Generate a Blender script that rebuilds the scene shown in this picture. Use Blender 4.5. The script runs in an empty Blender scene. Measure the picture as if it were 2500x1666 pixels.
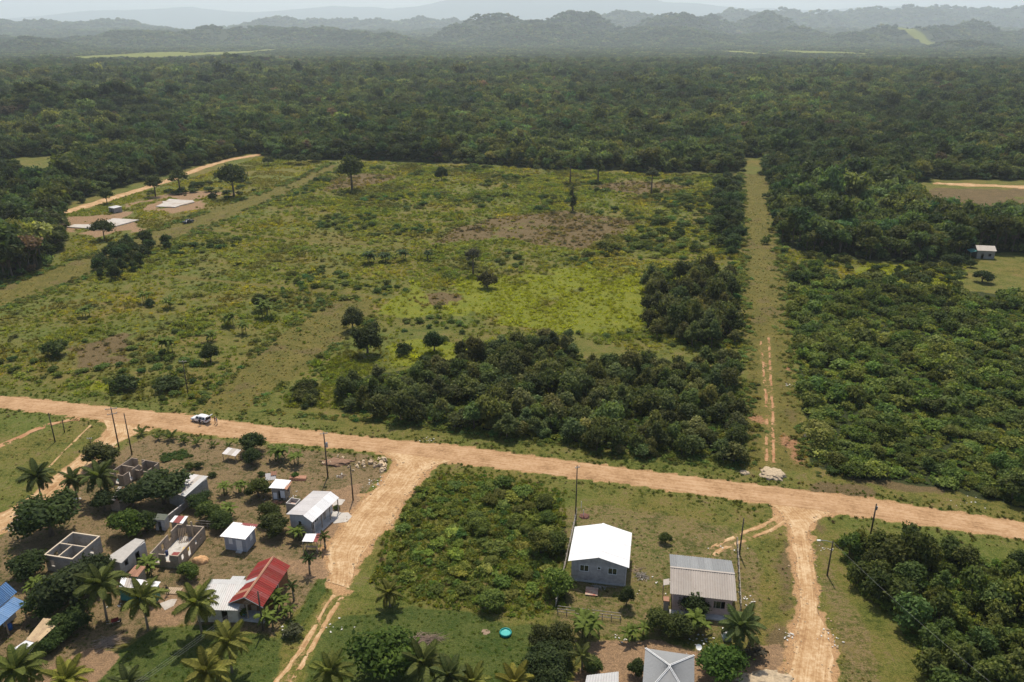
import bpy, bmesh, math, random
import numpy as np
from mathutils import Vector, Matrix, Euler

random.seed(7)
rng = np.random.default_rng(11)
S = bpy.context.scene
COL = S.collection
R = math.radians

# ------------------------------------------------------------------ camera, sky, sun, exposure
F, CX, CY, H = 1944.0, 1250.0, 833.0, 80.0          # focal length in photo pixels, centre, flying height
PITCH = math.atan(753 / F)
cam_d = bpy.data.cameras.new('Camera')
cam_d.sensor_width = 36.0
cam_d.lens = 36.0 * F / 2500.0
cam_d.clip_start = 0.5
cam_d.clip_end = 60000.0
cam = bpy.data.objects.new('Camera', cam_d)
COL.objects.link(cam)
cam.location = (0, 0, H)
cam.rotation_euler = (math.pi / 2 - PITCH, 0, 0)
S.camera = cam

SUN_EL = R(62.3)
W = bpy.data.worlds.new('World')
S.world = W
W.use_nodes = True
wn = W.node_tree.nodes
wn.clear()
sky = wn.new('ShaderNodeTexSky')
sky.sky_type = 'NISHITA'
sky.sun_disc = False
sky.sun_elevation = SUN_EL
sky.sun_rotation = 0.0
sky.air_density = 0.8
sky.dust_density = 1.8
sky.ozone_density = 0.9
bg = wn.new('ShaderNodeBackground')
bg.inputs['Strength'].default_value = 0.13
wo = wn.new('ShaderNodeOutputWorld')
W.node_tree.links.new(sky.outputs[0], bg.inputs[0])
W.node_tree.links.new(bg.outputs[0], wo.inputs[0])

sun_d = bpy.data.lights.new('Sun', 'SUN')
sun_d.energy = 4.6
sun_d.angle = R(0.6)
sun_d.color = (1.0, 0.91, 0.77)
sun = bpy.data.objects.new('Sun', sun_d)
COL.objects.link(sun)
sun.rotation_euler = Vector((0, -math.cos(SUN_EL), -math.sin(SUN_EL))).to_track_quat('-Z', 'Y').to_euler()
sun.location = (0, 200, 300)

S.view_settings.view_transform = 'Standard'
S.view_settings.look = 'None'
S.view_settings.gamma = 1.0
S.view_settings.exposure = 0.25
S.view_settings.use_curve_mapping = False
S.render.engine = 'CYCLES'
cy = S.cycles
cy.max_bounces = 5
cy.diffuse_bounces = 2
cy.glossy_bounces = 2
cy.transmission_bounces = 3
cy.transparent_max_bounces = 6
cy.volume_bounces = 1
cy.use_denoising = True
cy.sample_clamp_indirect = 6.0

# ------------------------------------------------------------------ surveying: photo pixel -> point at height z
cp, sp = math.cos(PITCH), math.sin(PITCH)
def P(x, y, z=0.0):
    a = (x - CX) / F; b = (CY - y) / F
    dy = cp + b * sp; dz = -sp + b * cp
    t = (z - H) / dz
    return Vector((a * t, dy * t, z))
def G(x, y, z=0.0):                                  # the same for the overview of the photo (2353 wide)
    return P(x * 1.0625, y * 1.0625, z)
def ZT(D, y):                                        # height of a thing at ground distance D seen at row y
    b = (CY - y) / F
    return H + D * (-sp + b * cp) / (cp + b * sp)
def zz(ox, oy, s=3.676):
    return lambda x, y, z=0.0: P(ox + x / s, oy + y / s, z)
z1 = zz(0, 950); z2 = zz(0, 1300); z3 = zz(480, 1000); z4 = zz(440, 1300); z5 = zz(850, 1080)
z6 = zz(850, 1380); z7 = zz(1340, 1200); z8 = zz(1400, 1440)
zr = zz(1860, 1140, 2.981); zq = zz(1740, 780, 3.096); zu = zz(1700, 380, 2.941)
zl = zz(0, 620, 2.736); zk = zz(0, 360, 2.736); zc = zz(780, 360, 2.1787); zm = zz(850, 600, 2.353)

# ------------------------------------------------------------------ numpy helpers
def hash2(ix, iy, seed):
    n = (ix * 374761393 + iy * 668265263 + seed * 982451653) & 0xFFFFFFFF
    n = ((n ^ (n >> 13)) * 1274126177) & 0xFFFFFFFF
    return ((n ^ (n >> 16)) & 0xFFFF) / 65535.0
def vnoise(x, y, seed=0):
    x = np.asarray(x, float); y = np.asarray(y, float)
    ix = np.floor(x).astype(np.int64); iy = np.floor(y).astype(np.int64)
    fx = x - ix; fy = y - iy
    fx = fx * fx * (3 - 2 * fx); fy = fy * fy * (3 - 2 * fy)
    a = hash2(ix, iy, seed); b = hash2(ix + 1, iy, seed); c = hash2(ix, iy + 1, seed); d = hash2(ix + 1, iy + 1, seed)
    return (a * (1 - fx) + b * fx) * (1 - fy) + (c * (1 - fx) + d * fx) * fy
def fbm(x, y, scale, seed=0, oct=4):
    x = np.asarray(x, float) / scale; y = np.asarray(y, float) / scale
    s = 0; a = .5; t = 0
    for o in range(oct):
        s = s + a * vnoise(x, y, seed + o * 17); t += a; a *= .55; x = x * 2.03 + 7.1; y = y * 2.03 + 3.7
    return s / t
def sstep(a, b, x):
    t = np.clip((x - a) / (b - a), 0, 1)
    return t * t * (3 - 2 * t)
def segdist(X, Y, pts):
    d = np.full(X.shape, 1e9)
    for (ax, ay), (bx, by) in zip(pts[:-1], pts[1:]):
        vx, vy = bx - ax, by - ay
        t = np.clip(((X - ax) * vx + (Y - ay) * vy) / (vx * vx + vy * vy + 1e-9), 0, 1)
        d = np.minimum(d, np.hypot(X - ax - t * vx, Y - ay - t * vy))
    return d
def inpoly(X, Y, pts):
    ins = np.zeros(X.shape, bool)
    n = len(pts)
    for i in range(n):
        x0, y0 = pts[i]; x1, y1 = pts[(i + 1) % n]
        c = ((y0 > Y) != (y1 > Y)) & (X < (x1 - x0) * (Y - y0) / (y1 - y0 + 1e-12) + x0)
        ins ^= c
    return ins
def polymask(X, Y, pts, soft):                       # 1 inside, fading over 'soft' metres
    d = segdist(X, Y, list(pts) + [pts[0]])
    s = np.where(inpoly(X, Y, pts), d, -d)
    s = s + (fbm(X, Y, soft * 2.2 + 1.5, 5) - .5) * soft * 2.2
    return sstep(-soft * .6, soft * .6, s)
def xy(v): return [(p.x, p.y) for p in v]

# ------------------------------------------------------------------ materials
LEAFK, GROUNDK = 1.15, .72
def new_mat(name):
    m = bpy.data.materials.new(name); m.use_nodes = True
    n = m.node_tree.nodes; n.clear()
    out = n.new('ShaderNodeOutputMaterial')
    return m, n, m.node_tree.links, out
def ramp(n, stops, interp='LINEAR'):
    r = n.new('ShaderNodeValToRGB'); e = r.color_ramp; e.interpolation = interp
    while len(e.elements) < len(stops): e.elements.new(.5)
    for el, (p, c) in zip(e.elements, stops):
        el.position = p; el.color = (*c, 1) if len(c) == 3 else c
    return r
def noise_node(n, l, vec, scale, detail=4, rough=.6):
    t = n.new('ShaderNodeTexNoise'); t.inputs['Scale'].default_value = scale
    t.inputs['Detail'].default_value = detail; t.inputs['Roughness'].default_value = rough
    if vec is not None: l.new(vec, t.inputs['Vector'])
    return t
def mixc(n, l, fac, a, b, mode='MIX'):
    m = n.new('ShaderNodeMix'); m.data_type = 'RGBA'; m.blend_type = mode
    for s, v in ((m.inputs['Factor'], fac), (m.inputs['A'], a), (m.inputs['B'], b)):
        if hasattr(v, 'links') or hasattr(v, 'is_linked'): l.new(v, s)
        elif isinstance(v, (int, float)): s.default_value = v
        else: s.default_value = (*v, 1) if len(v) == 3 else v
    return m.outputs['Result']
def math_node(n, l, op, a, b=None, c=None, clamp=False):
    m = n.new('ShaderNodeMath'); m.operation = op; m.use_clamp = clamp
    for i, v in enumerate((a, b, c)):
        if v is None: continue
        if isinstance(v, (int, float)): m.inputs[i].default_value = v
        else: l.new(v, m.inputs[i])
    return m.outputs[0]

def leaf_material(name, source, transl=.38, rough=.7, spec=.12):
    """source: 'OBJECT' (object colour) or 'INSTANCER' (point attribute tint)"""
    m, n, l, out = new_mat(name)
    if source == 'OBJECT':
        c = n.new('ShaderNodeObjectInfo').outputs['Color']
    else:
        a = n.new('ShaderNodeAttribute'); a.attribute_type = 'INSTANCER'; a.attribute_name = 'tint'
        c = a.outputs['Color']
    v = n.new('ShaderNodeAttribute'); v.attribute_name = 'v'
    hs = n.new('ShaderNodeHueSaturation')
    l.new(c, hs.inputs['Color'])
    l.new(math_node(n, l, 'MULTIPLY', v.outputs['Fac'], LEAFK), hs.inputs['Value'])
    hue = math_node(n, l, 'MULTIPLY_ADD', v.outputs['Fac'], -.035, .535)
    l.new(hue, hs.inputs['Hue'])
    p = n.new('ShaderNodeBsdfPrincipled')
    l.new(hs.outputs[0], p.inputs['Base Color'])
    p.inputs['Roughness'].default_value = rough
    p.inputs['Specular IOR Level'].default_value = spec
    t = n.new('ShaderNodeBsdfTranslucent')
    l.new(mixc(n, l, 1.0, hs.outputs[0], (1.25, 1.3, .6), 'MULTIPLY'), t.inputs['Color'])
    mx = n.new('ShaderNodeMixShader'); mx.inputs[0].default_value = transl
    l.new(p.outputs[0], mx.inputs[1]); l.new(t.outputs[0], mx.inputs[2])
    l.new(mx.outputs[0], out.inputs['Surface'])
    return m
M_LEAF = leaf_material('leaf', 'OBJECT')
M_LEAFS = leaf_material('leaf_mass', 'INSTANCER')
M_PALM = leaf_material('palm_leaf', 'OBJECT', .38, .65, .08)
M_GRASS = leaf_material('grass_blades', 'INSTANCER', .5, .8, .05)

def plain(name, col, rough=.7, nscale=6.0, amt=.25, spec=.3, metal=0.0, bump=0.0, dirt=None, dscale=.7, damt=.5, coord='Object'):
    m, n, l, out = new_mat(name)
    tc = n.new('ShaderNodeTexCoord')
    no = noise_node(n, l, tc.outputs[coord], nscale, 6)
    r = ramp(n, [(.25, tuple(c * (1 - amt) for c in col)), (.75, tuple(min(1, c * (1 + amt)) for c in col))])
    l.new(no.outputs['Fac'], r.inputs[0])
    c = r.outputs[0]
    if dirt is not None:
        d = noise_node(n, l, tc.outputs[coord], dscale, 7, .68)
        f = ramp(n, [(.48, (0, 0, 0)), (.68, (damt,) * 3)])
        l.new(d.outputs['Fac'], f.inputs[0])
        c = mixc(n, l, f.outputs[0], c, dirt)
    p = n.new('ShaderNodeBsdfPrincipled')
    l.new(c, p.inputs['Base Color'])
    p.inputs['Roughness'].default_value = rough
    p.inputs['Specular IOR Level'].default_value = spec
    p.inputs['Metallic'].default_value = metal
    if bump:
        b = n.new('ShaderNodeBump'); b.inputs['Strength'].default_value = bump; b.inputs['Distance'].default_value = .05
        l.new(no.outputs['Fac'], b.inputs['Height']); l.new(b.outputs[0], p.inputs['Normal'])
    l.new(p.outputs[0], out.inputs['Surface'])
    return m
def block_wall(name, col, mortar, dirt=(.16, .13, .1), damt=.6):
    m, n, l, out = new_mat(name)
    tc = n.new('ShaderNodeTexCoord')
    geo = n.new('ShaderNodeNewGeometry')
    mp = n.new('ShaderNodeSeparateXYZ'); l.new(tc.outputs['Object'], mp.inputs[0])
    s = math_node(n, l, 'ADD', mp.outputs[0], mp.outputs[1])
    cb = n.new('ShaderNodeCombineXYZ'); l.new(s, cb.inputs[0]); l.new(mp.outputs[2], cb.inputs[1])
    br = n.new('ShaderNodeTexBrick'); l.new(cb.outputs[0], br.inputs['Vector'])
    br.inputs['Scale'].default_value = 1.0
    br.inputs['Brick Width'].default_value = .42; br.inputs['Row Height'].default_value = .21
    br.inputs['Mortar Size'].default_value = .012
    br.inputs['Color1'].default_value = (*[c * .88 for c in col], 1); br.inputs['Color2'].default_value = (*[c * 1.08 for c in col], 1)
    br.inputs['Mortar'].default_value = (*mortar, 1)
    d = noise_node(n, l, tc.outputs['Object'], .8, 7, .7)
    f = ramp(n, [(.45, (0, 0, 0)), (.7, (damt,) * 3)]); l.new(d.outputs['Fac'], f.inputs[0])
    c = mixc(n, l, f.outputs[0], br.outputs['Color'], dirt)
    p = n.new('ShaderNodeBsdfPrincipled'); l.new(c, p.inputs['Base Color']); p.inputs['Roughness'].default_value = .9
    p.inputs['Specular IOR Level'].default_value = .15
    b = n.new('ShaderNodeBump'); b.inputs['Strength'].default_value = .4; b.inputs['Distance'].default_value = .02
    l.new(br.outputs['Fac'], b.inputs['Height']); b.invert = True
    l.new(b.outputs[0], p.inputs['Normal'])
    l.new(p.outputs[0], out.inputs['Surface'])
    return m
def sheet_mat(name, col, rust=(.25, .1, .05), ramt=.3, rough=.45, spec=.5, rscale=.6, vary=.1):
    m, n, l, out = new_mat(name)
    tc = n.new('ShaderNodeTexCoord'); oi = n.new('ShaderNodeObjectInfo')
    mp = n.new('ShaderNodeMapping'); l.new(tc.outputs['Object'], mp.inputs[0])
    l.new(math_node(n, l, 'MULTIPLY', oi.outputs['Random'], 40.), mp.inputs['Location'])
    a = noise_node(n, l, mp.outputs[0], rscale, 8, .7)
    f = ramp(n, [(.5, (0, 0, 0)), (.72, (ramt,) * 3)]); l.new(a.outputs['Fac'], f.inputs[0])
    br = math_node(n, l, 'MULTIPLY_ADD', oi.outputs['Random'], 2 * vary, 1 - vary)
    b2 = noise_node(n, l, mp.outputs[0], 3.0, 5)
    br2 = math_node(n, l, 'MULTIPLY_ADD', b2.outputs['Fac'], .3, .85)
    hs = n.new('ShaderNodeHueSaturation'); hs.inputs['Color'].default_value = (*col, 1)
    l.new(math_node(n, l, 'MULTIPLY', br, br2), hs.inputs['Value'])
    c = mixc(n, l, f.outputs[0], hs.outputs[0], rust)
    p = n.new('ShaderNodeBsdfPrincipled'); l.new(c, p.inputs['Base Color'])
    p.inputs['Roughness'].default_value = rough; p.inputs['Specular IOR Level'].default_value = spec
    l.new(p.outputs[0], out.inputs['Surface'])
    return m
MAT = {}
MAT['bark'] = plain('bark', (.13, .1, .07), .9, 9, .4)
MAT['palm_bark'] = plain('palm_bark', (.24, .2, .15), .9, 9, .35)
MAT['wood_pole'] = plain('pole_wood', (.075, .06, .045), .85, 5, .35)
MAT['concrete'] = plain('concrete', (.45, .43, .4), .85, 2.5, .18, dirt=(.25, .22, .18))
MAT['slab'] = plain('slab_concrete', (.42, .39, .35), .9, .6, .16, dirt=(.27, .2, .14), dscale=.2, damt=.8)
MAT['grey_render'] = plain('grey_render', (.42, .39, .36), .9, 1.8, .22, dirt=(.12, .12, .12))
MAT['grey_paint'] = plain('grey_paint', (.36, .38, .42), .7, 2.5, .1, dirt=(.2, .2, .2), damt=.4)
MAT['pale_wall'] = plain('pale_wall', (.5, .49, .47), .8, 2.0, .12, dirt=(.25, .22, .18))
MAT['pink_wall'] = plain('pink_wall', (.5, .36, .31), .85, 2.0, .12, dirt=(.22, .16, .12))
MAT['cream_wall'] = plain('cream_wall', (.55, .48, .38), .85, 2.0, .15, dirt=(.3, .22, .15))
MAT['teal_wall'] = plain('teal_wall', (.08, .3, .28), .7, 2.0, .2, dirt=(.1, .15, .12))
MAT['timber_wall'] = plain('timber_wall', (.2, .1, .045), .85, 4.0, .35, dirt=(.08, .05, .03))
MAT['block'] = block_wall('block_wall', (.36, .29, .22), (.24, .19, .15))
MAT['block_grey'] = block_wall('block_wall_grey', (.36, .34, .31), (.25, .23, .2))
MAT['beam'] = plain('ring_beam', (.5, .42, .32), .85, 3.0, .15)
MAT['white'] = plain('white_paint', (.78, .78, .76), .5, 3, .05)
MAT['glass'] = plain('window_glass', (.02, .035, .025), .08, 3, .2, .8)
MAT['dark'] = plain('shade_black', (.02, .02, .018), .8, 3, .3)
MAT['timber'] = plain('timber', (.4, .3, .2), .85, 7, .3)
MAT['grey_timber'] = plain('weathered_timber', (.3, .27, .23), .9, 7, .3)
MAT['roof_white'] = sheet_mat('white_sheet', (.66, .66, .66), (.45, .43, .4), .3, .5, .3)
MAT['roof_pale'] = sheet_mat('pale_sheet', (.4, .4, .39), (.28, .25, .22), .4, .5, .4)
MAT['roof_greyw'] = sheet_mat('grey_white_sheet', (.44, .42, .41), (.3, .26, .23), .45, .5, .4)
MAT['roof_beige'] = sheet_mat('beige_sheet', (.33, .29, .25), (.22, .17, .13), .4, .5, .4)
MAT['roof_grey'] = sheet_mat('grey_sheet', (.21, .215, .215), (.16, .155, .15), .3, .5, .4)
MAT['roof_red'] = sheet_mat('red_sheet', (.2, .026, .022), (.13, .05, .035), .8, .75, .12, 1.1, .22)
MAT['roof_redp'] = sheet_mat('red_panel', (.2, .03, .025), (.2, .07, .05), .4, .6, .3)
MAT['roof_rust'] = sheet_mat('rust_sheet', (.3, .15, .09), (.16, .07, .04), .8, .7, .3, .8, .3)
MAT['roof_tan'] = sheet_mat('tan_sheet', (.45, .33, .19), (.16, .09, .06), .8, .7, .3, .5, .1)
MAT['roof_blue'] = sheet_mat('blue_sheet', (.11, .22, .4), (.2, .26, .33), .5, .5, .4, .5, .05)
MAT['gravel_white'] = plain('white_gravel', (.38, .3, .2), .95, 3, .4, bump=.8)
MAT['sand'] = plain('sand_pile', (.5, .29, .14), .95, 4, .2, bump=.3)
MAT['rock'] = plain('limestone', (.52, .4, .26), .95, 3, .35, bump=.6)
MAT['stick'] = plain('dry_sticks', (.3, .23, .17), .95, 6, .4)
MAT['frond_dry'] = plain('dry_fronds', (.34, .25, .19), .95, 6, .4)
MAT['rubber'] = plain('rubber', (.02, .02, .02), .8, 5, .2)
MAT['metal'] = plain('grey_metal', (.35, .36, .37), .4, 5, .1, .5, .6)
MAT['teal'] = plain('pool_plastic', (.01, .25, .23), .35, 4, .1)
MAT['wire'] = plain('cable', (.25, .25, .24), .6, 5, .1)

# ------------------------------------------------------------------ object helpers
def tag(o, label=None, cat=None, group=None, kind=None):
    if label: o['label'] = label
    if cat: o['category'] = cat
    if group: o['group'] = group
    if kind: o['kind'] = kind
    return o
def link(name, data, parent=None, loc=None, rot=None, scale=None):
    o = bpy.data.objects.new(name, data); COL.objects.link(o)
    if parent is not None: o.parent = parent
    if loc is not None: o.location = loc
    if rot is not None: o.rotation_euler = rot
    if scale is not None: o.scale = scale
    return o
def empty(name, loc, rz=0.0, label=None, cat=None, group=None):
    o = link(name, None, None, loc, (0, 0, rz))
    o.empty_display_size = .3
    return tag(o, label, cat, group)
def mesh_from(name, verts, faces, mat=None, smooth=False, v=None):
    me = bpy.data.meshes.new(name)
    me.from_pydata([tuple(map(float, q)) for q in verts] if not isinstance(verts, np.ndarray) else verts.tolist(), [],
                   faces if not isinstance(faces, np.ndarray) else faces.tolist())
    if mat is not None:
        for mm in (mat if isinstance(mat, (list, tuple)) else [mat]): me.materials.append(mm)
    if v is not None:
        a = me.attributes.new('v', 'FLOAT', 'POINT'); a.data.foreach_set('value', np.asarray(v, dtype=np.float32))
    if smooth:
        me.polygons.foreach_set('use_smooth', np.ones(len(me.polygons), bool))
    me.update()
    return me
class MB:
    """collects boxes, tubes and quads for one mesh"""
    def __init__(s): s.v = []; s.f = []
    def box(s, x0, x1, y0, y1, z0, z1):
        b = len(s.v)
        s.v += [(x0, y0, z0), (x1, y0, z0), (x1, y1, z0), (x0, y1, z0), (x0, y0, z1), (x1, y0, z1), (x1, y1, z1), (x0, y1, z1)]
        s.f += [tuple(b + i for i in q) for q in ((0, 3, 2, 1), (4, 5, 6, 7), (0, 1, 5, 4), (1, 2, 6, 5), (2, 3, 7, 6), (3, 0, 4, 7))]
        return s
    def tube(s, pts, rad, n=6, cap=True):
        pts = [Vector(p) for p in pts]
        if isinstance(rad, (int, float)): rad = [rad] * len(pts)
        b = len(s.v)
        for i, p in enumerate(pts):
            d = (pts[min(i + 1, len(pts) - 1)] - pts[max(i - 1, 0)]).normalized()
            a = d.cross(Vector((0, 0, 1)) if abs(d.z) < .9 else Vector((1, 0, 0))).normalized(); c = d.cross(a)
            for k in range(n):
                t = 2 * math.pi * k / n
                s.v.append(tuple(p + (a * math.cos(t) + c * math.sin(t)) * rad[i]))
        for i in range(len(pts) - 1):
            for k in range(n):
                s.f.append((b + i * n + k, b + i * n + (k + 1) % n, b + (i + 1) * n + (k + 1) % n, b + (i + 1) * n + k))
        if cap:
            s.f.append(tuple(b + k for k in range(n))[::-1]); e = b + (len(pts) - 1) * n
            s.f.append(tuple(e + k for k in range(n)))
        return s
    def poly(s, pts):
        b = len(s.v); s.v += [tuple(p) for p in pts]; s.f.append(tuple(range(b, b + len(pts)))); return s
    def prism(s, pts, z0, z1):
        b = len(s.v); n = len(pts)
        s.v += [(p[0], p[1], z0) for p in pts] + [(p[0], p[1], z1) for p in pts]
        s.f.append(tuple(range(b + n, b + 2 * n))); s.f.append(tuple(range(b + n - 1, b - 1, -1)))
        for i in range(n): s.f.append((b + i, b + (i + 1) % n, b + n + (i + 1) % n, b + n + i))
        return s
    def mesh(s, name, mat, smooth=False):
        me = mesh_from(name, s.v, s.f, mat, smooth)
        bm = bmesh.new(); bm.from_mesh(me); bmesh.ops.recalc_face_normals(bm, faces=bm.faces); bm.to_mesh(me); bm.free()
        return me
    def build(s, name, mat, parent=None, smooth=False, **k):
        return link(name, s.mesh(name, mat, smooth), parent, **k)

# ------------------------------------------------------------------ the lie of the land
HILLS = []
def hill(px, base, peak, hw, ecc=1.0, pw=1.0):
    c = P(px, base); D = c.y
    h = ZT(D, peak)
    w = hw * math.hypot(D, H) / F * (1.3 if 3000 < D < 6500 else (1.6 if D > 6500 else 1))
    HILLS.append((c.x, D, max(h, 3.0) * (1.06 if 3000 < D < 6500 and 1100 < px < 1800 else (.9 if D < 6500 or px > 1400 else .78) if D > 3000 else 1), w, w * ecc, pw))
# wooded cone hills, one row after another
for a in [(1130, 112, 75, 75), (1205, 111, 53, 70), (1290, 112, 60, 90), (1400, 110, 47, 85), (1345, 113, 66, 120), (1480, 112, 92, 70),
          (1643, 108, 42, 75), (1570, 112, 74, 70), (1723, 106, 54, 50), (1640, 113, 76, 120), (1845, 106, 57, 50), (1935, 110, 76, 60),
          (1870, 112, 84, 70), (2174, 112, 62, 75), (2095, 114, 82, 70), (2355, 110, 52, 65), (2290, 112, 68, 60), (2440, 113, 82, 55),
          (2520, 112, 72, 60), (2339, 122, 97, 48), (114, 124, 87, 60), (60, 120, 96, 90), (-40, 116, 84, 90),
          (200, 116, 90, 70), (340, 115, 73, 80), (420, 114, 80, 60), (478, 113, 67, 60), (558, 113, 68, 50), (637, 112, 66, 70), (720, 113, 74, 70),
          (800, 112, 72, 60), (860, 114, 78, 70), (935, 116, 82, 70), (1000, 118, 97, 70)]:
    hill(*a)
for a in [(0, 103, 72, 80), (120, 102, 76, 70), (270, 101, 67, 70), (190, 101, 74, 60), (690, 99, 56, 60), (770, 98, 52, 60), (850, 97, 48, 60), (930, 98, 54, 60),
          (1010, 98, 55, 70), (1100, 98, 57, 60), (1520, 100, 52, 60), (1490, 99, 58, 70), (1780, 98, 42, 60), (1850, 98, 46, 60), (1910, 98, 42, 70),
          (1990, 99, 50, 60), (2050, 98, 52, 55), (2130, 98, 35, 60), (2060, 97, 40, 60), (2240, 98, 27, 70), (2320, 97, 30, 70), (2400, 97, 34, 80), (2480, 98, 34, 70), (2560, 98, 40, 70)]:
    hill(*a)
for a in [(560, 172, 150, 65), (620, 166, 152, 45), (890, 152, 143, 45), (110, 300, 240, 110), (290, 287, 234, 75), (190, 296, 250, 90)]:
    hill(*a)
RANGE = [(-1500, 48), (0, 62), (200, 45), (372, 26), (560, 20), (700, 27), (860, 20), (1000, 22), (1120, 4), (1250, -8), (1420, -14), (1600, 4), (1750, 20), (1900, 24), (2100, 16), (2300, 20), (2500, 24), (4000, 40)]
RD = 24000.0
RX = np.array([(a - CX) / F * RD / cp for a, b in RANGE]); RZ = np.array([ZT(RD, b) for a, b in RANGE])
def hgt(x, y):
    x = np.asarray(x, float); y = np.asarray(y, float)
    z = np.zeros(x.shape)
    far = sstep(560, 1000, y)
    z += far * (fbm(x, y, 260, 3) - .5) * 14
    far2 = sstep(4600, 8000, y)
    z += far2 * fbm(x, y, 700, 21, 5) * 150
    hz = np.zeros(x.shape)
    wp = sstep(2500, 4000, y)
    xw = x + wp * ((fbm(x, y, 300, 71, 5) - .5) * 330); yw = y + wp * ((fbm(x, y, 300, 72, 5) - .5) * 330)
    for cx, cy_, h, wx, wy, pw in HILLS:
        r2 = ((xw - cx) / wx) ** 2 + ((yw - cy_) / wy) ** 2
        m = r2 < 6
        if m.any():
            g = np.where(m, h * np.exp(-r2 * 1.15), 0)
            hz = np.maximum(hz, g) + .05 * np.minimum(hz, g)
    z += hz * (1 + .3 * (fbm(x, y, 170, 9) - .5) + .3 * (fbm(x, y, 420, 19) - .5))
    rid = np.interp(x, RX, RZ) * np.exp(-((y - RD) / 2200.) ** 2)
    z = np.maximum(z, rid * (1 + .25 * (fbm(x, y, 1500, 33) - .5)))
    return z

# ------------------------------------------------------------------ roads and tracks: (left edge, right edge) in photo pixels
main_up = [(-260, 940), (0, 967), (272, 995), (462, 1016), (640, 1040), (725, 1050), (926, 1072), (1115, 1090), (1490, 1140), (1740, 1172), (2031, 1206), (2128, 1220), (2367, 1258), (2500, 1276), (2900, 1338)]
main_lo = [(-260, 967), (0, 995), (272, 1025), (462, 1056), (640, 1075), (725, 1084), (926, 1103), (1115, 1130), (1490, 1176), (1740, 1211), (2031, 1251), (2128, 1263), (2367, 1297), (2500, 1316), (2900, 1380)]
ROADS = {
 'main': (main_up, main_lo),
 'left': ([(250, 1022), (262, 1040), (262, 1055), (243, 1072), (205, 1106), (150, 1150), (75, 1214), (-10, 1264), (-120, 1325)],
          [(375, 1050), (335, 1058), (305, 1072), (280, 1085), (240, 1120), (180, 1172), (100, 1236), (20, 1290), (-80, 1350)]),
 'mid': ([(925, 1100), (975, 1128), (952, 1150), (935, 1180), (905, 1205), (880, 1235), (850, 1262), (830, 1300), (795, 1345), (806, 1390), (800, 1425)],
         [(1125, 1128), (1070, 1130), (1040, 1150), (1015, 1185), (985, 1220), (968, 1255), (940, 1290), (905, 1325), (880, 1360), (858, 1400), (848, 1440)]),
 'right': ([(1882, 1228), (1910, 1262), (1930, 1290), (1938, 1330), (1947, 1400), (1955, 1450), (1955, 1500), (1945, 1545), (1935, 1590), (1925, 1640), (1915, 1720)],
           [(2035, 1249), (1990, 1268), (1972, 1290), (1976, 1330), (1985, 1400), (1992, 1450), (1998, 1490), (2018, 1530), (2028, 1575), (2030, 1640), (2035, 1720)]),
 'far': ([(136, 521), (200, 502), (330, 464), (420, 434), (500, 404), (560, 388), (637, 375)],
         [(140, 527), (215, 507), (335, 470), (425, 440), (505, 409), (562, 392), (637, 379)]),
 'farr': ([(2280, 446), (2360, 449), (2430, 452), (2500, 454), (2750, 465)], [(2280, 449), (2360, 455), (2430, 456), (2500, 461), (2750, 472)]),
}
TRACKS = [   # (points, half width m, strength) bare wheel ruts
 ([(821, 1450), (802, 1469), (777, 1515), (747, 1567), (712, 1618), (674, 1664), (640, 1715)], .42, 1.0),
 ([(845, 1445), (837, 1458), (813, 1490), (791, 1531), (761, 1586), (736, 1621), (705, 1675), (690, 1715)], .42, .9),
 ([(1905, 1258), (1862, 1283), (1830, 1296), (1781, 1317), (1748, 1333), (1735, 1345)], .5, .95),
 ([(1920, 1272), (1888, 1292), (1857, 1306), (1802, 1325), (1765, 1338), (1740, 1360)], .45, .9),
 ([(1857, 830), (1862, 880), (1866, 925), (1871, 974), (1872, 1030), (1871, 1080), (1872, 1140)], .34, .9),
 ([(1876, 820), (1879, 870), (1882, 925), (1887, 1006), (1888, 1070), (1889, 1140)], .34, .95),
 ([(200, 1022), (165, 1028), (136, 1034), (82, 1053), (40, 1070), (0, 1088), (-60, 1112)], 1.1, .75),
 ([(150, 1210), (215, 1150), (240, 1130)], .35, .5),
 ([(115, 1145), (160, 1098), (200, 1060), (225, 1035)], .3, .5), ([(95, 1150), (150, 1098), (188, 1062), (210, 1040)], .3, .4),
 ([(1340, 1340), (1500, 1345), (1580, 1345), (1640, 1343), (1700, 1345)], .5, .3),
]
ROADW = {k: (xy([P(*q) for q in a]), xy([P(*q) for q in b])) for k, (a, b) in ROADS.items()}
TRACKW = [(xy([P(*q) for q in pts]), w, s) for pts, w, s in TRACKS]
def gx(l): return xy([G(*q) for q in l])
def px(l): return xy([P(*q) for q in l])

LAWN = [px([(880, 1495), (1000, 1485), (1100, 1490), (1230, 1515), (1330, 1525), (1400, 1560), (1390, 1720), (700, 1720), (790, 1560), (840, 1490)]),
        px([(380, 1540), (560, 1520), (640, 1560), (700, 1565), (670, 1720), (180, 1720), (255, 1610)]),
        px([(800, 1390), (820, 1395), (760, 1500), (700, 1560), (680, 1560), (760, 1450)])]
YARD = [px([(1345, 1240), (1500, 1225), (1700, 1262), (1800, 1290), (1870, 1400), (1860, 1570), (1345, 1560), (1375, 1400)]), px([(2000, 1300), (2060, 1420), (2150, 1560), (2180, 1700), (2040, 1700), (2030, 1560), (2000, 1450)]), px([(360, 1062), (560, 1075), (900, 1110), (940, 1150), (860, 1250), (790, 1340), (760, 1480), (660, 1560), (420, 1530), (200, 1620), (60, 1700), (-80, 1700), (-60, 1350), (60, 1270), (230, 1130)])]
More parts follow.
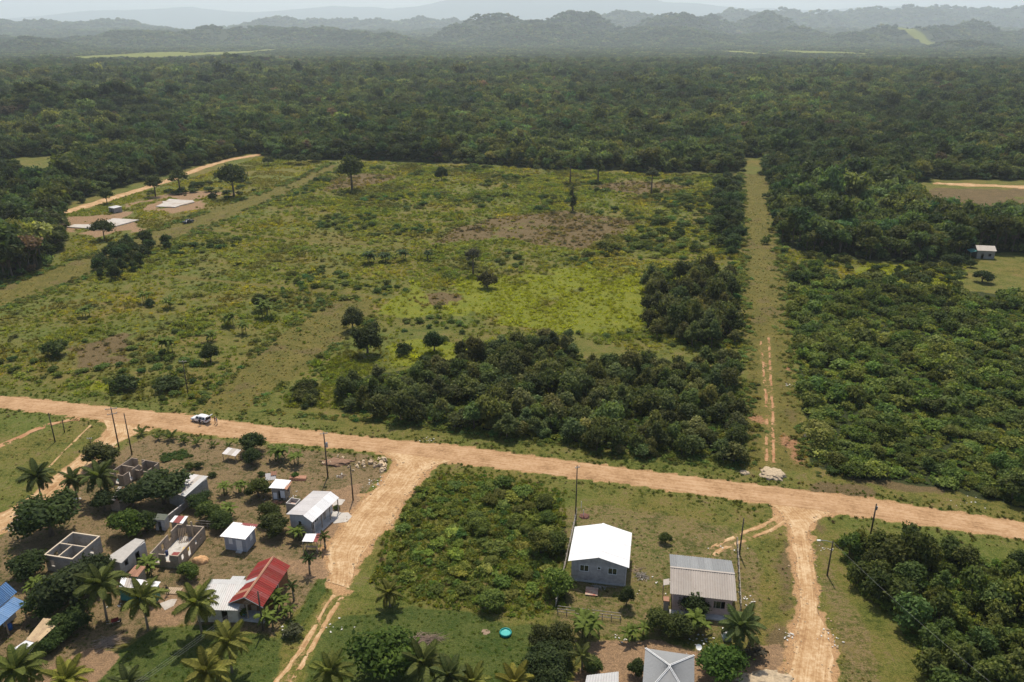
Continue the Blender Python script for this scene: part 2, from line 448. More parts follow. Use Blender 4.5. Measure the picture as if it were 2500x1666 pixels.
SOIL = [px([(740, 1215), (880, 1180), (870, 1260), (820, 1330), (760, 1345), (780, 1280)]), px([(660, 1360), (820, 1370), (790, 1410), (700, 1400)]),
        px([(1440, 1570), (1580, 1560), (1720, 1600), (1900, 1580), (1940, 1720), (1400, 1720)]), px([(360, 1480), (430, 1440), (450, 1530), (360, 1530)]),
        px([(100, 1640), (230, 1570), (300, 1600), (220, 1680), (80, 1700)])]
RED = [zq(340, 760), zq(590, 930), zq(640, 1050), zq(580, 380), zq(400, 350)]
DRYP = [gx([(2130, 470), (2110, 440), (2150, 432), (2400, 435), (2700, 450), (2700, 490), (2353, 480)]), gx([(1000, 560), (1130, 545), (1330, 575), (1480, 510), (1300, 485), (1140, 500), (1050, 520)]),
        gx([(750, 440), (860, 425), (930, 405), (840, 400), (760, 415)]), gx([(1340, 432), (1500, 450), (1600, 430), (1450, 415)]),
        gx([(930, 720), (1075, 690), (1020, 665), (950, 680)]),
        px([(1985, 1270), (2030, 1290), (1990, 1420), (1975, 1420)]), px([(1900, 1300), (1935, 1310), (1950, 1500), (1930, 1560), (1890, 1560)]),
        px([(2080, 1165), (2300, 1195), (2480, 1245), (2500, 1215), (2300, 1160), (2120, 1140)]),
        gx([(1860, 1150), (1880, 1110), (1990, 1125), (1990, 1150)]), gx([(150, 800), (280, 770), (300, 830), (180, 850)])]
BROWNF = [gx([(450, 940), (600, 800), (760, 690), (850, 690), (860, 725), (700, 850), (560, 945)]),
          gx([(1700, 400), (1770, 400), (1800, 620), (1830, 900), (1860, 1080), (1720, 1080), (1712, 850), (1705, 620)]),
          gx([(-20, 665), (200, 590), (420, 505), (640, 430), (760, 376), (780, 385), (680, 440), (480, 520), (260, 615), (-20, 720)])]
MLINES = [gx(q) for q in ([(330, 628), (480, 645), (700, 664), (870, 684)], [(1330, 590), (1450, 594), (1560, 598), (1690, 606)], [(600, 478), (800, 494), (1000, 510), (1180, 512)], [(420, 520), (600, 545), (800, 560), (1000, 575)])]
FARSOIL = [gx([(150, 500), (230, 495), (300, 480), (330, 530), (220, 545), (150, 530)]), gx([(280, 470), (360, 455), (470, 455), (460, 480), (380, 492), (290, 485)]), gx([(330, 455), (430, 440), (560, 440), (540, 450), (400, 462)])]
SLABS = [[(445, 538), (600, 547), (608, 557), (690, 555), (930, 490), (760, 480), (690, 500), (640, 522), (500, 520)], [(1040, 400), (1170, 405), (1215, 390), (1240, 386), (1300, 370), (1290, 360), (1200, 355), (1130, 350), (1110, 365), (1085, 366), (1090, 378)]]
LUSH = [gx([(1010, 720), (1060, 640), (1330, 615), (1490, 640), (1470, 770), (1280, 765), (1100, 740)]), gx([(870, 720), (960, 640), (1010, 720), (930, 730)]),
        gx([(880, 790), (960, 780), (1170, 800), (1000, 850), (900, 840)]), gx([(1980, 600), (2230, 620), (2200, 660), (2050, 660), (1950, 640)]),
        gx([(330, 880), (210, 880), (190, 900), (240, 905)])]
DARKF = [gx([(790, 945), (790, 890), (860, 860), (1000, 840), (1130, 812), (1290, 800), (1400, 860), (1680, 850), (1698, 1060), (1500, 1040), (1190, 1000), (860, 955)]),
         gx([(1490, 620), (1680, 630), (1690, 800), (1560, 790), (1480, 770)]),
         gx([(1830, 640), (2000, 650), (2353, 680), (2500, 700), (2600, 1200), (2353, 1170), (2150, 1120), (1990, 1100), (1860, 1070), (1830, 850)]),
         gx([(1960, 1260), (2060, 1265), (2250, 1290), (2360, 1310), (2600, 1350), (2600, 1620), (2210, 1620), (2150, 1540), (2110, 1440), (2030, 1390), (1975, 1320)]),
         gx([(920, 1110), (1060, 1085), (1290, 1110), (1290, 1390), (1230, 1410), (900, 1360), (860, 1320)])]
FOREST = gx([(-2500, 560), (-600, 640), (0, 650), (100, 615), (150, 560), (140, 505), (120, 480), (300, 425), (430, 387), (560, 355), (600, 352), (640, 366), (760, 366), (830, 366), (1000, 374), (1150, 380), (1280, 392), (1380, 388), (1500, 397), (1600, 394), (1690, 399), (1702, 392), (1704, 362), (1750, 362), (1756, 398),
             (1772, 440), (1778, 520), (1800, 565), (1900, 592), (2050, 603), (2200, 606), (2225, 585), (2330, 580), (2500, 580), (4000, 580)]) + [(60000, 60000), (-60000, 60000)]
CLEAR = [gx([(2130, 505), (2080, 440), (2130, 412), (2400, 414), (2700, 425), (2700, 520), (2353, 510)]),
         gx([(-300, 395), (-10, 375), (60, 360), (250, 358), (200, 372), (150, 385), (0, 410)]), gx([(20, 395), (180, 380), (170, 410), (90, 420)])]
BRIGHT = []   # far clearings
for cx_, cy_, hw, hh in [(260, 139, 95, 12), (470, 135, 100, 10), (590, 129, 45, 8), (790, 228, 55, 14), (2010, 130, 95, 7), (1820, 130, 45, 7),
                         (890, 150, 48, 7), (560, 163, 55, 7), (640, 153, 40, 5), (2345, 117, 30, 6), (70, 280, 120, 24), (190, 264, 70, 16), (330, 262, 65, 15), (1000, 150, 40, 4)]:
    a, b, c = P(cx_, cy_), P(cx_, cy_ - hh), P(cx_, cy_ + hh)
    BRIGHT.append((a.x, (b.y + c.y) / 2, hw * math.hypot(a.y, H) / F, max(6, (b.y - c.y) / 2)))

def zones(X, Y):
    z = {}
    n1 = fbm(X, Y, 3.2, 1); n2 = fbm(X, Y, 11, 2); n3 = fbm(X, Y, 1.3, 4, 3)
    near = (Y < 260) & (np.abs(X) < 200)
    dirt = np.zeros(X.shape)
    for k, (a, b) in ROADW.items():
        poly = a + b[::-1]
        sel = np.ones(X.shape, bool) if k[:3] == 'far' else near
        if not sel.any(): continue
        d = segdist(X[sel], Y[sel], poly + [poly[0]])
        d = np.where(inpoly(X[sel], Y[sel], poly), -d, d)
        soft = {'main': .8, 'left': .8, 'mid': 1.6, 'right': 1.5, 'far': 1.5, 'farr': 1.5}[k]
        dirt[sel] = np.maximum(dirt[sel], 1 - sstep(0, soft, d + (n3[sel] - .5) * soft * 1.4 + (n1[sel] - .5) * soft * 1.2))
    for pts, w, s in TRACKW:
        d = segdist(X[near], Y[near], pts)
        dirt[near] = np.maximum(dirt[near], .45 * s * (1 - sstep(w, w + 1.6, d + (n3[near] - .5) * 1.2)))
    soil = np.zeros(X.shape)
    for p in SOIL: soil[near] = np.maximum(soil[near], polymask(X[near], Y[near], p, 2.0))
    z['soil'] = soil
    def pm(plist, soft, sel):
        o = np.zeros(X.shape)
        for p in plist:
            bx = [q[0] for q in p]; by = [q[1] for q in p]
            s2 = sel & (X > min(bx) - 3 * soft) & (X < max(bx) + 3 * soft) & (Y > min(by) - 3 * soft) & (Y < max(by) + 3 * soft)
            if s2.any(): o[s2] = np.maximum(o[s2], polymask(X[s2], Y[s2], p, soft))
        return o
    al = np.ones(X.shape, bool)
    z['soil'] = np.maximum(soil, .8 * pm(FARSOIL, 5.0, al) * sstep(.3, .5, fbm(X, Y, 8, 64)))
    dirt = np.maximum(dirt, pm([xy([zk(*t) for t in q]) for q in SLABS], .8, al)); z['dirt'] = dirt
    z['lawn'] = pm(LAWN, 1.6, al)
    z['yard'] = pm(YARD, 2.0, al)
    z['dry'] = pm(DRYP, 5.0, al) * sstep(.1, .45, fbm(X, Y, 7, 61))
    z['mown'] = pm(BROWNF, 1.6, al)
    for ln in MLINES:
        z['mown'] = np.maximum(z['mown'], 1 - sstep(.8, 2.2, segdist(X, Y, ln) + (n1 - .5) * 1.5))
    z['lush'] = pm(LUSH, 3.0, al) * sstep(.2, .48, fbm(X, Y, 11, 62))
    z['dry'] = np.maximum(z['dry'], 0.5 * z['mown'] * sstep(.5, .66, fbm(X, Y, 8, 63)))
    z['dark'] = pm(DARKF, 1.5, al)  # thicket floors, painted darker for the shade under the growth
    red = np.zeros(X.shape)
    for i, c in enumerate(RED):
        r = [3.0, 3.6, 3.0, 2.5, 2.0][i]
        red = np.maximum(red, 1 - sstep(.3, 1.1, np.hypot((X - c.x) / r, (Y - c.y) / r / 1.6) + (n1 - .5) * 1.2))
    z['red'] = red * .62
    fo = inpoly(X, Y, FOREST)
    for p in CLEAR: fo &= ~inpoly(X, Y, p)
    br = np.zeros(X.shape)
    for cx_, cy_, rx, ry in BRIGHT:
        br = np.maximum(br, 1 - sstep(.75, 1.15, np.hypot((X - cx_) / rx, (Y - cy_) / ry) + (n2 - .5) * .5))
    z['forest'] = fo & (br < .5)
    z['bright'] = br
    return z

# ------------------------------------------------------------------ ground sheet
def axis(lo, hi, base, inner, g):
    v = [0.0]
    return v
def grow(start, end, step, g):
    out = []; x = start; s = step
    while x < end:
        s *= g; x += s; out.append(x)
    return out
gxs = list(np.arange(-170, 170.1, 1.2)); e = grow(gxs[-1], 24000, 1.2, 1.032)
GXA = np.array([-q for q in e[::-1]] + gxs + [q + gxs[-1] - gxs[-1] for q in e])
GXA = np.unique(GXA)
gys = list(np.arange(40, 330.1, 1.2)); GYA = np.array(gys + grow(gys[-1], 27500, 1.2, 1.021))
gX, gY = np.meshgrid(GXA, GYA)
gZ = hgt(gX, gY)
nx, ny = len(GXA), len(GYA)
gme = bpy.data.meshes.new('ground')
co = np.stack([gX.ravel(), gY.ravel(), gZ.ravel()], 1).astype(np.float32)
ii = (np.arange(ny - 1)[:, None] * nx + np.arange(nx - 1)[None, :]).ravel()
fc = np.stack([ii, ii + 1, ii + nx + 1, ii + nx], 1).astype(np.int32)
gme.vertices.add(len(co)); gme.vertices.foreach_set('co', co.ravel())
gme.loops.add(fc.size); gme.loops.foreach_set('vertex_index', fc.ravel())
gme.polygons.add(len(fc)); gme.polygons.foreach_set('loop_start', np.arange(0, fc.size, 4, dtype=np.int32))
gme.polygons.foreach_set('use_smooth', np.ones(len(fc), bool))
gme.update(calc_edges=True)
zn = zones(gX.ravel(), gY.ravel())
def put(me, name, chans):
    a = me.attributes.new(name, 'FLOAT_COLOR', 'POINT')
    d = np.zeros((len(me.vertices), 4), np.float32); d[:, 3] = 1
    for i, c in enumerate(chans): d[:, i] = c
    a.data.foreach_set('color', d.ravel())
put(gme, 'm1', (np.maximum(zn['dirt'], 0), zn['lawn'], np.maximum(zn['dry'], 0)))
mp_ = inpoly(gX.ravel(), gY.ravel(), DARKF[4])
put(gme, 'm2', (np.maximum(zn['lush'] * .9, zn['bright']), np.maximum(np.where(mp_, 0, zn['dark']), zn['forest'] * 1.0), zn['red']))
put(gme, 'm3', (zn['mown'], zn['yard'] * np.where(gX.ravel() > -20, .5, .72), zn['soil']))

m, n, l, out = new_mat('ground_cover')
geo = n.new('ShaderNodeNewGeometry')
pos = geo.outputs['Position']
def att(nm):
    a = n.new('ShaderNodeAttribute'); a.attribute_name = nm
    s = n.new('ShaderNodeSeparateColor'); l.new(a.outputs['Color'], s.inputs[0])
    return s.outputs
m1, m2, m3 = att('m1'), att('m2'), att('m3')
nbig = noise_node(n, l, pos, .035, 4, .6)
nmid = noise_node(n, l, pos, .22, 5, .65)
nfine = noise_node(n, l, pos, 1.3, 6, .7)
nmicro = noise_node(n, l, pos, 5.0, 4, .7)
grass = ramp(n, [(.4, (.07, .085, .018)), (.47, (.14, .145, .034)), (.53, (.19, .175, .048)), (.6, (.22, .165, .08))])
s0 = math_node(n, l, 'ADD', math_node(n, l, 'MULTIPLY', nmid.outputs['Fac'], .4), math_node(n, l, 'MULTIPLY_ADD', nfine.outputs['Fac'], .45, math_node(n, l, 'MULTIPLY', nmicro.outputs['Fac'], .15)))
l.new(s0, grass.inputs[0])
bigr = ramp(n, [(.35, (.8, 1.0, .8)), (.65, (1.15, 1.02, 1.0))]); l.new(nbig.outputs['Fac'], bigr.inputs[0])
c = mixc(n, l, 1.0, grass.outputs[0], bigr.outputs[0], 'MULTIPLY')
def edge(mask, wob=.7, lo=.35, hi=.65):
    t = math_node(n, l, 'MULTIPLY_ADD', nfine.outputs['Fac'], wob, mask)
    t = math_node(n, l, 'SUBTRACT', t, wob * .5)
    mr = n.new('ShaderNodeMapRange'); mr.interpolation_type = 'SMOOTHSTEP'; l.new(t, mr.inputs[0])
    mr.inputs[1].default_value = lo; mr.inputs[2].default_value = hi
    return mr.outputs[0]
def two(c1, c2, src, a=.35, b=.65):
    r = ramp(n, [(a, c1), (b, c2)]); l.new(src, r.inputs[0]); return r.outputs[0]
yardc = ramp(n, [(.4, (.085, .09, .026)), (.47, (.18, .14, .065)), (.53, (.29, .2, .11)), (.61, (.13, .13, .038))]); l.new(s0, yardc.inputs[0])
c = mixc(n, l, edge(m3[1]), c, yardc.outputs[0])
c = mixc(n, l, edge(m3[0], .5), c, two((.1, .105, .024), (.22, .18, .048), s0, .4, .6))
c = mixc(n, l, edge(m1[1], .5), c, two((.05, .085, .016), (.125, .145, .036), s0, .4, .6))
c = mixc(n, l, edge(m1[2], .6), c, two((.12, .09, .04), (.215, .155, .075), s0, .4, .6))
c = mixc(n, l, edge(m2[0], .5), c, two((.14, .18, .02), (.26, .26, .035), s0, .4, .6))
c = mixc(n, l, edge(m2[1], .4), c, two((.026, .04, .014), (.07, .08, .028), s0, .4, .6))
c = mixc(n, l, edge(m3[2], .8), c, two((.26, .17, .1), (.42, .27, .15), nfine.outputs['Fac']))
c = mixc(n, l, edge(m2[2], .9), c, two((.3, .13, .065), (.45, .26, .14), nfine.outputs['Fac']))
c = mixc(n, l, edge(m1[0], .8), c, two((.4, .235, .115), (.53, .33, .165), nfine.outputs['Fac']))
mic = ramp(n, [(.35, (.55, .55, .55)), (.65, (1.4, 1.4, 1.4))]); l.new(nmicro.outputs['Fac'], mic.inputs[0])
c = mixc(n, l, .8, c, mixc(n, l, 1.0, c, mic.outputs[0], 'MULTIPLY'))
c = mixc(n, l, 1.0, c, (GROUNDK,) * 3, 'MULTIPLY')
p = n.new('ShaderNodeBsdfPrincipled'); l.new(c, p.inputs['Base Color'])
p.inputs['Roughness'].default_value = .95; p.inputs['Specular IOR Level'].default_value = .1
bp = n.new('ShaderNodeBump'); bp.inputs['Strength'].default_value = .9; bp.inputs['Distance'].default_value = .35
rough_h = math_node(n, l, 'MULTIPLY_ADD', nmicro.outputs['Fac'], .5, nfine.outputs['Fac'])
damp = math_node(n, l, 'SUBTRACT', 1.0, math_node(n, l, 'MULTIPLY', m1[0], .85))
l.new(math_node(n, l, 'MULTIPLY', rough_h, damp), bp.inputs['Height'])
l.new(bp.outputs[0], p.inputs['Normal'])
l.new(p.outputs[0], out.inputs['Surface'])
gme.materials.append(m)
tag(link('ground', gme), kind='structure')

# ------------------------------------------------------------------ road sheets
def road_material(name, c1, c2, c3):
    m, n, l, out = new_mat(name)
    geo = n.new('ShaderNodeNewGeometry'); uv = n.new('ShaderNodeAttribute'); uv.attribute_name = 'along'
    mp = n.new('ShaderNodeMapping'); mp.inputs['Scale'].default_value = (.06, 2.6, 1)
    l.new(uv.outputs['Vector'], mp.inputs[0])
    st = noise_node(n, l, mp.outputs[0], 1.0, 5, .65)
    fi = noise_node(n, l, geo.outputs['Position'], 1.6, 6, .7)
    bi = noise_node(n, l, geo.outputs['Position'], .25, 5, .65)
    f = math_node(n, l, 'ADD', math_node(n, l, 'MULTIPLY', st.outputs['Fac'], .32), math_node(n, l, 'MULTIPLY_ADD', fi.outputs['Fac'], .33, math_node(n, l, 'MULTIPLY', bi.outputs['Fac'], .35)))
    r = ramp(n, [(.4, c1), (.49, c2), (.58, c3)]); l.new(f, r.inputs[0])
    p = n.new('ShaderNodeBsdfPrincipled'); l.new(r.outputs[0], p.inputs['Base Color'])
    p.inputs['Roughness'].default_value = .95; p.inputs['Specular IOR Level'].default_value = .1
    b = n.new('ShaderNodeBump'); b.inputs['Strength'].default_value = .5; b.inputs['Distance'].default_value = .06
    l.new(f, b.inputs['Height']); l.new(b.outputs[0], p.inputs['Normal'])
    l.new(p.outputs[0], out.inputs['Surface'])
    return m
MAT['road'] = road_material('dirt_road', (.22, .13, .065), (.35, .215, .112), (.43, .285, .165))
MAT['track'] = road_material('dirt_track', (.25, .14, .065), (.38, .24, .12), (.52, .38, .23))
def road(name, a, b, mat, z=.012, step=.7, cols=12, jag=.35, seed=1, gap=0.0):
    def res(pts, N):
        pts = np.array(pts); d = np.concatenate([[0], np.cumsum(np.hypot(*np.diff(pts, axis=0).T))])
        t = np.linspace(0, d[-1], N)
        # smooth through the points
        x = np.interp(t, d, pts[:, 0]); y = np.interp(t, d, pts[:, 1])
        k = max(1, int(N / len(pts) / 2)); ker = np.ones(2 * k + 1) / (2 * k + 1)
        f = lambda q: np.convolve(np.concatenate([np.full(k, q[0]), q, np.full(k, q[-1])]), ker, 'valid')
        return np.stack([f(x), f(y)], 1), d[-1]
    L = np.hypot(*np.diff(np.array(a), axis=0).T).sum()
    N = max(8, int(L / step))
    A, LA = res(a, N); B, LB = res(b, N)
    s = np.linspace(0, L, N)
    w = np.hypot(*(B - A).T)
    V = []; AL = []
    for j in range(cols + 1):
        u = j / cols
        q = A * (1 - u) + B * u
        if j in (0, cols):
            jg = (fbm(s, s * 0 + j * 31 + seed * 7, 2.0, seed, 4) - .5) * 2.6 * jag
            dirn = (B - A) / w[:, None] * (1 if j == 0 else -1)
            q = q + dirn * jg[:, None]
        zc = np.zeros(N) + z + .05 * (1 - (2 * u - 1) ** 2) * (j not in (0, cols)) - .006 * (j in (0, cols))
        V.append(np.stack([q[:, 0], q[:, 1], zc], 1)); AL.append(np.stack([s, u * w, s * 0], 1))
    V = np.stack(V, 1).reshape(-1, 3); AL = np.stack(AL, 1).reshape(-1, 3)
    c1 = cols + 1
    ii = (np.arange(N - 1)[:, None] * c1 + np.arange(cols)[None]).ravel()
    Q = np.stack([ii, ii + c1, ii + c1 + 1, ii + 1], 1)
    if gap:
        cx_ = V[Q].mean(1); Q = Q[fbm(cx_[:, 0], cx_[:, 1], 1.6, seed + 50) > gap]
    me = mesh_from(name, V, Q, mat, True)
    at_ = me.attributes.new('along', 'FLOAT_VECTOR', 'POINT'); at_.data.foreach_set('vector', AL.astype(np.float32).ravel())
    if me.polygons[0].normal.z < 0: me.flip_normals()
    return tag(link(name, me), kind='structure')
road('road', *ROADW['main'], MAT['road'], .02, seed=3)
road('dirt_track', *ROADW['left'], MAT['track'], .012, jag=.4, seed=4)
road('dirt_track', *ROADW['mid'], MAT['track'], .010, jag=.6, seed=5)
road('dirt_track', *ROADW['right'], MAT['track'], .011, jag=.5, seed=6)
road('dirt_track', *ROADW['far'], MAT['track'], .02, jag=.5, seed=7)
road('dirt_track', *ROADW['farr'], MAT['track'], .02, jag=1.0, seed=8)

MAT['red_track'] = road_material('red_track', (.22, .1, .05), (.33, .18, .09), (.42, .27, .15))
def rut(pts, w, seed, mat, gap=.36):
    q = np.array(pts); t = np.gradient(q, axis=0); t /= np.linalg.norm(t, axis=1)[:, None]
    nrm = np.stack([-t[:, 1], t[:, 0]], 1)
    road('wheel_rut', (q + nrm * w).tolist(), (q - nrm * w).tolist(), mat, .012 + .001 * (seed % 3), .18, 6, w * .8, seed, gap)
for i, (pts, w, s) in enumerate(TRACKW):
    if s > .45: rut(pts, w * (.6 + .2 * s), 20 + i, MAT['red_track'] if i in (4, 5, 6) else MAT['track'], .47 if i in (4, 5) else .38)

# ------------------------------------------------------------------ plants: leaf-by-leaf crowns
def rand_dirs(n, zmin=-.35):
    z = rng.uniform(zmin, 1, n); a = rng.uniform(0, 2 * math.pi, n); r = np.sqrt(1 - z * z)
    return np.stack([r * np.cos(a), r * np.sin(a), z], 1)
def unit(v): return v / (np.linalg.norm(v, axis=1)[:, None] + 1e-9)
def leaves(pos, nrm, size, asp=.5, bend=.18):
    n = len(pos)
    t = unit(np.cross(nrm, rng.normal(size=(n, 3)))); b = np.cross(nrm, t)
    s = size[:, None]
    V = np.stack([pos - t * s, pos + b * s * asp - nrm * s * bend, pos + t * s - nrm * s * bend * .6, pos - b * s * asp - nrm * s * bend], 1).reshape(-1, 3)
    Fq = np.arange(n * 4).reshape(-1, 4)
    return V, Fq
ICO = {}
def ico(sub):
    if sub not in ICO:
        bm = bmesh.new(); bmesh.ops.create_icosphere(bm, subdivisions=sub, radius=1)
        ICO[sub] = (np.array([v.co[:] for v in bm.verts]), [tuple(v.index for v in f.verts) for f in bm.faces]); bm.free()
    return ICO[sub]
def crown_mesh(name, n, lobes, leaf, mat, core=.72, sub=1, spread=.2, up=.35, zmin=-.45, asp=.55, vlo=.6, vhi=1.35):
    lobes = np.array(lobes, float)
    area = lobes[:, 3] * lobes[:, 4] + lobes[:, 5] ** 2
    k = rng.choice(len(lobes), n, p=area / area.sum())
    d = rand_dirs(n, zmin)
    r = 1 + rng.normal(0, spread, n) - .05
    pos = lobes[k, :3] + d * r[:, None] * lobes[k, 3:]
    nrm = unit(d * .8 + rng.normal(0, .55, (n, 3)) + np.array([0, 0, up]))
    size = leaf * rng.uniform(.6, 1.35, n)
    V, Fq = leaves(pos, nrm, size, asp)
    clump = rng.uniform(.82, 1.18, len(lobes))[k]
    v = np.repeat(clump * rng.uniform(vlo, vhi, n), 4)
    faces = Fq.tolist(); verts = [V]; vs = [v]; off = len(V)
    if core:  # solid inner blobs added to block light, coloured darker for depth
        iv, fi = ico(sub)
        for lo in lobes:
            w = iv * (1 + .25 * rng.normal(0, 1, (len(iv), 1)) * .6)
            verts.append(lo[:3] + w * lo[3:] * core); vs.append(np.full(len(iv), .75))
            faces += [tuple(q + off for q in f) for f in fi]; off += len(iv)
    return mesh_from(name, np.concatenate(verts), faces, mat, False, np.concatenate(vs))
def make_lobes(nl, R_, hc, flat=.75, size=(.42, .62), seed=0, low=.2):
    """nl lobes in a crown of radius R_ around height hc"""
    r_ = np.random.default_rng(seed); L = []
    for i in range(nl):
        a = 2 * math.pi * (i / nl * 1.618 * 3 + r_.uniform(-.1, .1)); rr = R_ * math.sqrt((i + .3) / nl) * .68
        z = hc + (1 - (rr / R_) ** 2) * R_ * flat * .55 + r_.uniform(-low, low) * R_
        s = R_ * r_.uniform(*size)
        L.append((rr * math.cos(a), rr * math.sin(a), z, s, s, s * flat))
    return L
def trunk_mesh(name, h, r, lean=.1, limbs=3, R_=1.5, mat=None):
    mb = MB(); a = random.uniform(0, 6.28)
    p = [(lean * h * math.cos(a) * t * t, lean * h * math.sin(a) * t * t, h * t) for t in (-.06, .3, .6, 1)]
    mb.tube(p, [r * 1.3, r, r * .8, r * .6], 7)
    for i in range(limbs):
        b = 2 * math.pi * i / limbs + a
        e = Vector(p[-1]); q = e + Vector((math.cos(b) * R_ * .6, math.sin(b) * R_ * .6, h * .35 + .4))
        mb.tube([tuple(Vector(p[2])), tuple((e + q) / 2 + Vector((0, 0, -.1))), tuple(q)], [r * .6, r * .4, r * .15], 5)
    return mb.mesh(name, mat or MAT['bark'], True)

# prototypes of unit size: crown radius 1 (near, leaf detail), trunk foot at z = 0
NEAR = []          # big-leafed near trees
for i in range(4):
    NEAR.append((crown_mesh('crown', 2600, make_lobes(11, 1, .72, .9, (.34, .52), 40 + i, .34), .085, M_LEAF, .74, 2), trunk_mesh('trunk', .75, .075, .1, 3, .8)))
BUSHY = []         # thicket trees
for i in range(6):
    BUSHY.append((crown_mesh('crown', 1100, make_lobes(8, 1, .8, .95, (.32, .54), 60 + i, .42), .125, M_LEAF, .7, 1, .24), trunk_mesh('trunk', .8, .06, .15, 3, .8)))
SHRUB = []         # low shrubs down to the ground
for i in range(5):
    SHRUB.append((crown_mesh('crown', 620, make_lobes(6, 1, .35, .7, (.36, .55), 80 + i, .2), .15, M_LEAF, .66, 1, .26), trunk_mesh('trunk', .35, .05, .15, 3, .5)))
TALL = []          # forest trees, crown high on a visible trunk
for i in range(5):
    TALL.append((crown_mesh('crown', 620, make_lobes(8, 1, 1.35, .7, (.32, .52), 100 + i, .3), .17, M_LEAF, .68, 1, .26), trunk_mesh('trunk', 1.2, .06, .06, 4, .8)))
def tree(kind, x, y, r, hs=1.0, col=(.05, .075, .02), name='tree', label=None, cat='tree', group=None, z=0.0, rz=None, squash=None):
    me_c, me_t = random.choice(kind)
    o = empty(name, (x, y, z), random.uniform(0, 6.28) if rz is None else rz, label, cat, group)
    sc = (r * random.uniform(.9, 1.1), r * random.uniform(.9, 1.1), r * hs)
    c_ = link('crown', me_c, o, scale=sc); c_.color = (*col, 1)
    link('trunk', me_t, o, scale=sc)
    return o
def vary(c, a=.25, h=.12):
    k = random.uniform(1 - a, 1 + a)
    return (c[0] * k * random.uniform(1 - h, 1 + h), c[1] * k, c[2] * k * random.uniform(1 - h, 1 + h))
def scatter_pts(poly, sp, jit=.8, seed=1):
    r_ = np.random.default_rng(seed)
    p = np.array(poly); x0, y0 = p.min(0); x1, y1 = p.max(0)
    gx_, gy_ = np.meshgrid(np.arange(x0, x1, sp), np.arange(y0, y1, sp * .87))
    gx_ = gx_ + (np.arange(gx_.shape[0]) % 2)[:, None] * sp / 2
    X = (gx_ + r_.uniform(-.5, .5, gx_.shape) * sp * jit).ravel(); Y = (gy_ + r_.uniform(-.5, .5, gy_.shape) * sp * jit).ravel()
    k = inpoly(X, Y, poly)
    return X[k], Y[k]

# ------------------------------------------------------------------ plant masses nobody could count
def stuff(name, X, Y, Z, size, tint, protos, label, cat, hs=(.8, 1.25), zcap=None):
    N = len(X)
    me = bpy.data.meshes.new(name)
    me.vertices.add(N); me.vertices.foreach_set('co', np.stack([X, Y, Z], 1).astype(np.float32).ravel())
    def A(nm, ty, key, arr):
        a = me.attributes.new(nm, ty, 'POINT'); a.data.foreach_set(key, np.ascontiguousarray(arr).ravel())
    A('tint', 'FLOAT_COLOR', 'color', np.concatenate([tint, np.ones((N, 1))], 1).astype(np.float32))
    sc = np.stack([size * rng.uniform(.85, 1.15, N), size * rng.uniform(.85, 1.15, N), (size if zcap is None else np.minimum(size, zcap)) * rng.uniform(*hs, N)], 1)
    A('psc', 'FLOAT_VECTOR', 'vector', sc.astype(np.float32))
    A('prot', 'FLOAT_VECTOR', 'vector', np.stack([rng.normal(0, .06, N), rng.normal(0, .06, N), rng.uniform(0, 6.28, N)], 1).astype(np.float32))
    A('pidx', 'INT', 'value', rng.integers(0, len(protos), N).astype(np.int32))
    o = link(name, me)
    ng = bpy.data.node_groups.new(name, 'GeometryNodeTree')
    ng.interface.new_socket('Geometry', in_out='INPUT', socket_type='NodeSocketGeometry')
    ng.interface.new_socket('Geometry', in_out='OUTPUT', socket_type='NodeSocketGeometry')
    gn = ng.nodes; gi = gn.new('NodeGroupInput'); go = gn.new('NodeGroupOutput')
    iop = gn.new('GeometryNodeInstanceOnPoints'); jn = gn.new('GeometryNodeJoinGeometry')
    for pr in protos:
        oi = gn.new('GeometryNodeObjectInfo'); oi.inputs['Object'].default_value = pr; oi.inputs['As Instance'].default_value = True
        ng.links.new(oi.outputs['Geometry'], jn.inputs[0])
    def NA(nm, ty):
        a = gn.new('GeometryNodeInputNamedAttribute'); a.data_type = ty; a.inputs['Name'].default_value = nm
        return a.outputs['Attribute']
    ng.links.new(gi.outputs[0], iop.inputs['Points']); ng.links.new(jn.outputs[0], iop.inputs['Instance'])
    iop.inputs['Pick Instance'].default_value = True
    ng.links.new(NA('pidx', 'INT'), iop.inputs['Instance Index'])
    ng.links.new(NA('prot', 'FLOAT_VECTOR'), iop.inputs['Rotation'])
    ng.links.new(NA('psc', 'FLOAT_VECTOR'), iop.inputs['Scale'])
    ng.links.new(iop.outputs[0], go.inputs[0])
    md = o.modifiers.new('scatter', 'NODES'); md.node_group = ng
    return tag(o, label, cat, None, 'stuff')
def proto(name, me): return bpy.data.objects.new(name, me)
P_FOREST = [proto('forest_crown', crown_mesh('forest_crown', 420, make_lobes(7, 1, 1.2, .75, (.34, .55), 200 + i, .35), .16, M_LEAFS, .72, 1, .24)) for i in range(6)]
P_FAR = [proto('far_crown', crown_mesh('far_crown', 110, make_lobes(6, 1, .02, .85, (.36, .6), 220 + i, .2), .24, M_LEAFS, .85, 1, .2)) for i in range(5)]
P_WEED = [proto('weed', crown_mesh('weed', 90, make_lobes(4, 1, .15, .55, (.4, .6), 240 + i, .12), .24, M_LEAFS, .55, 1, .3, zmin=-.1)) for i in range(5)]
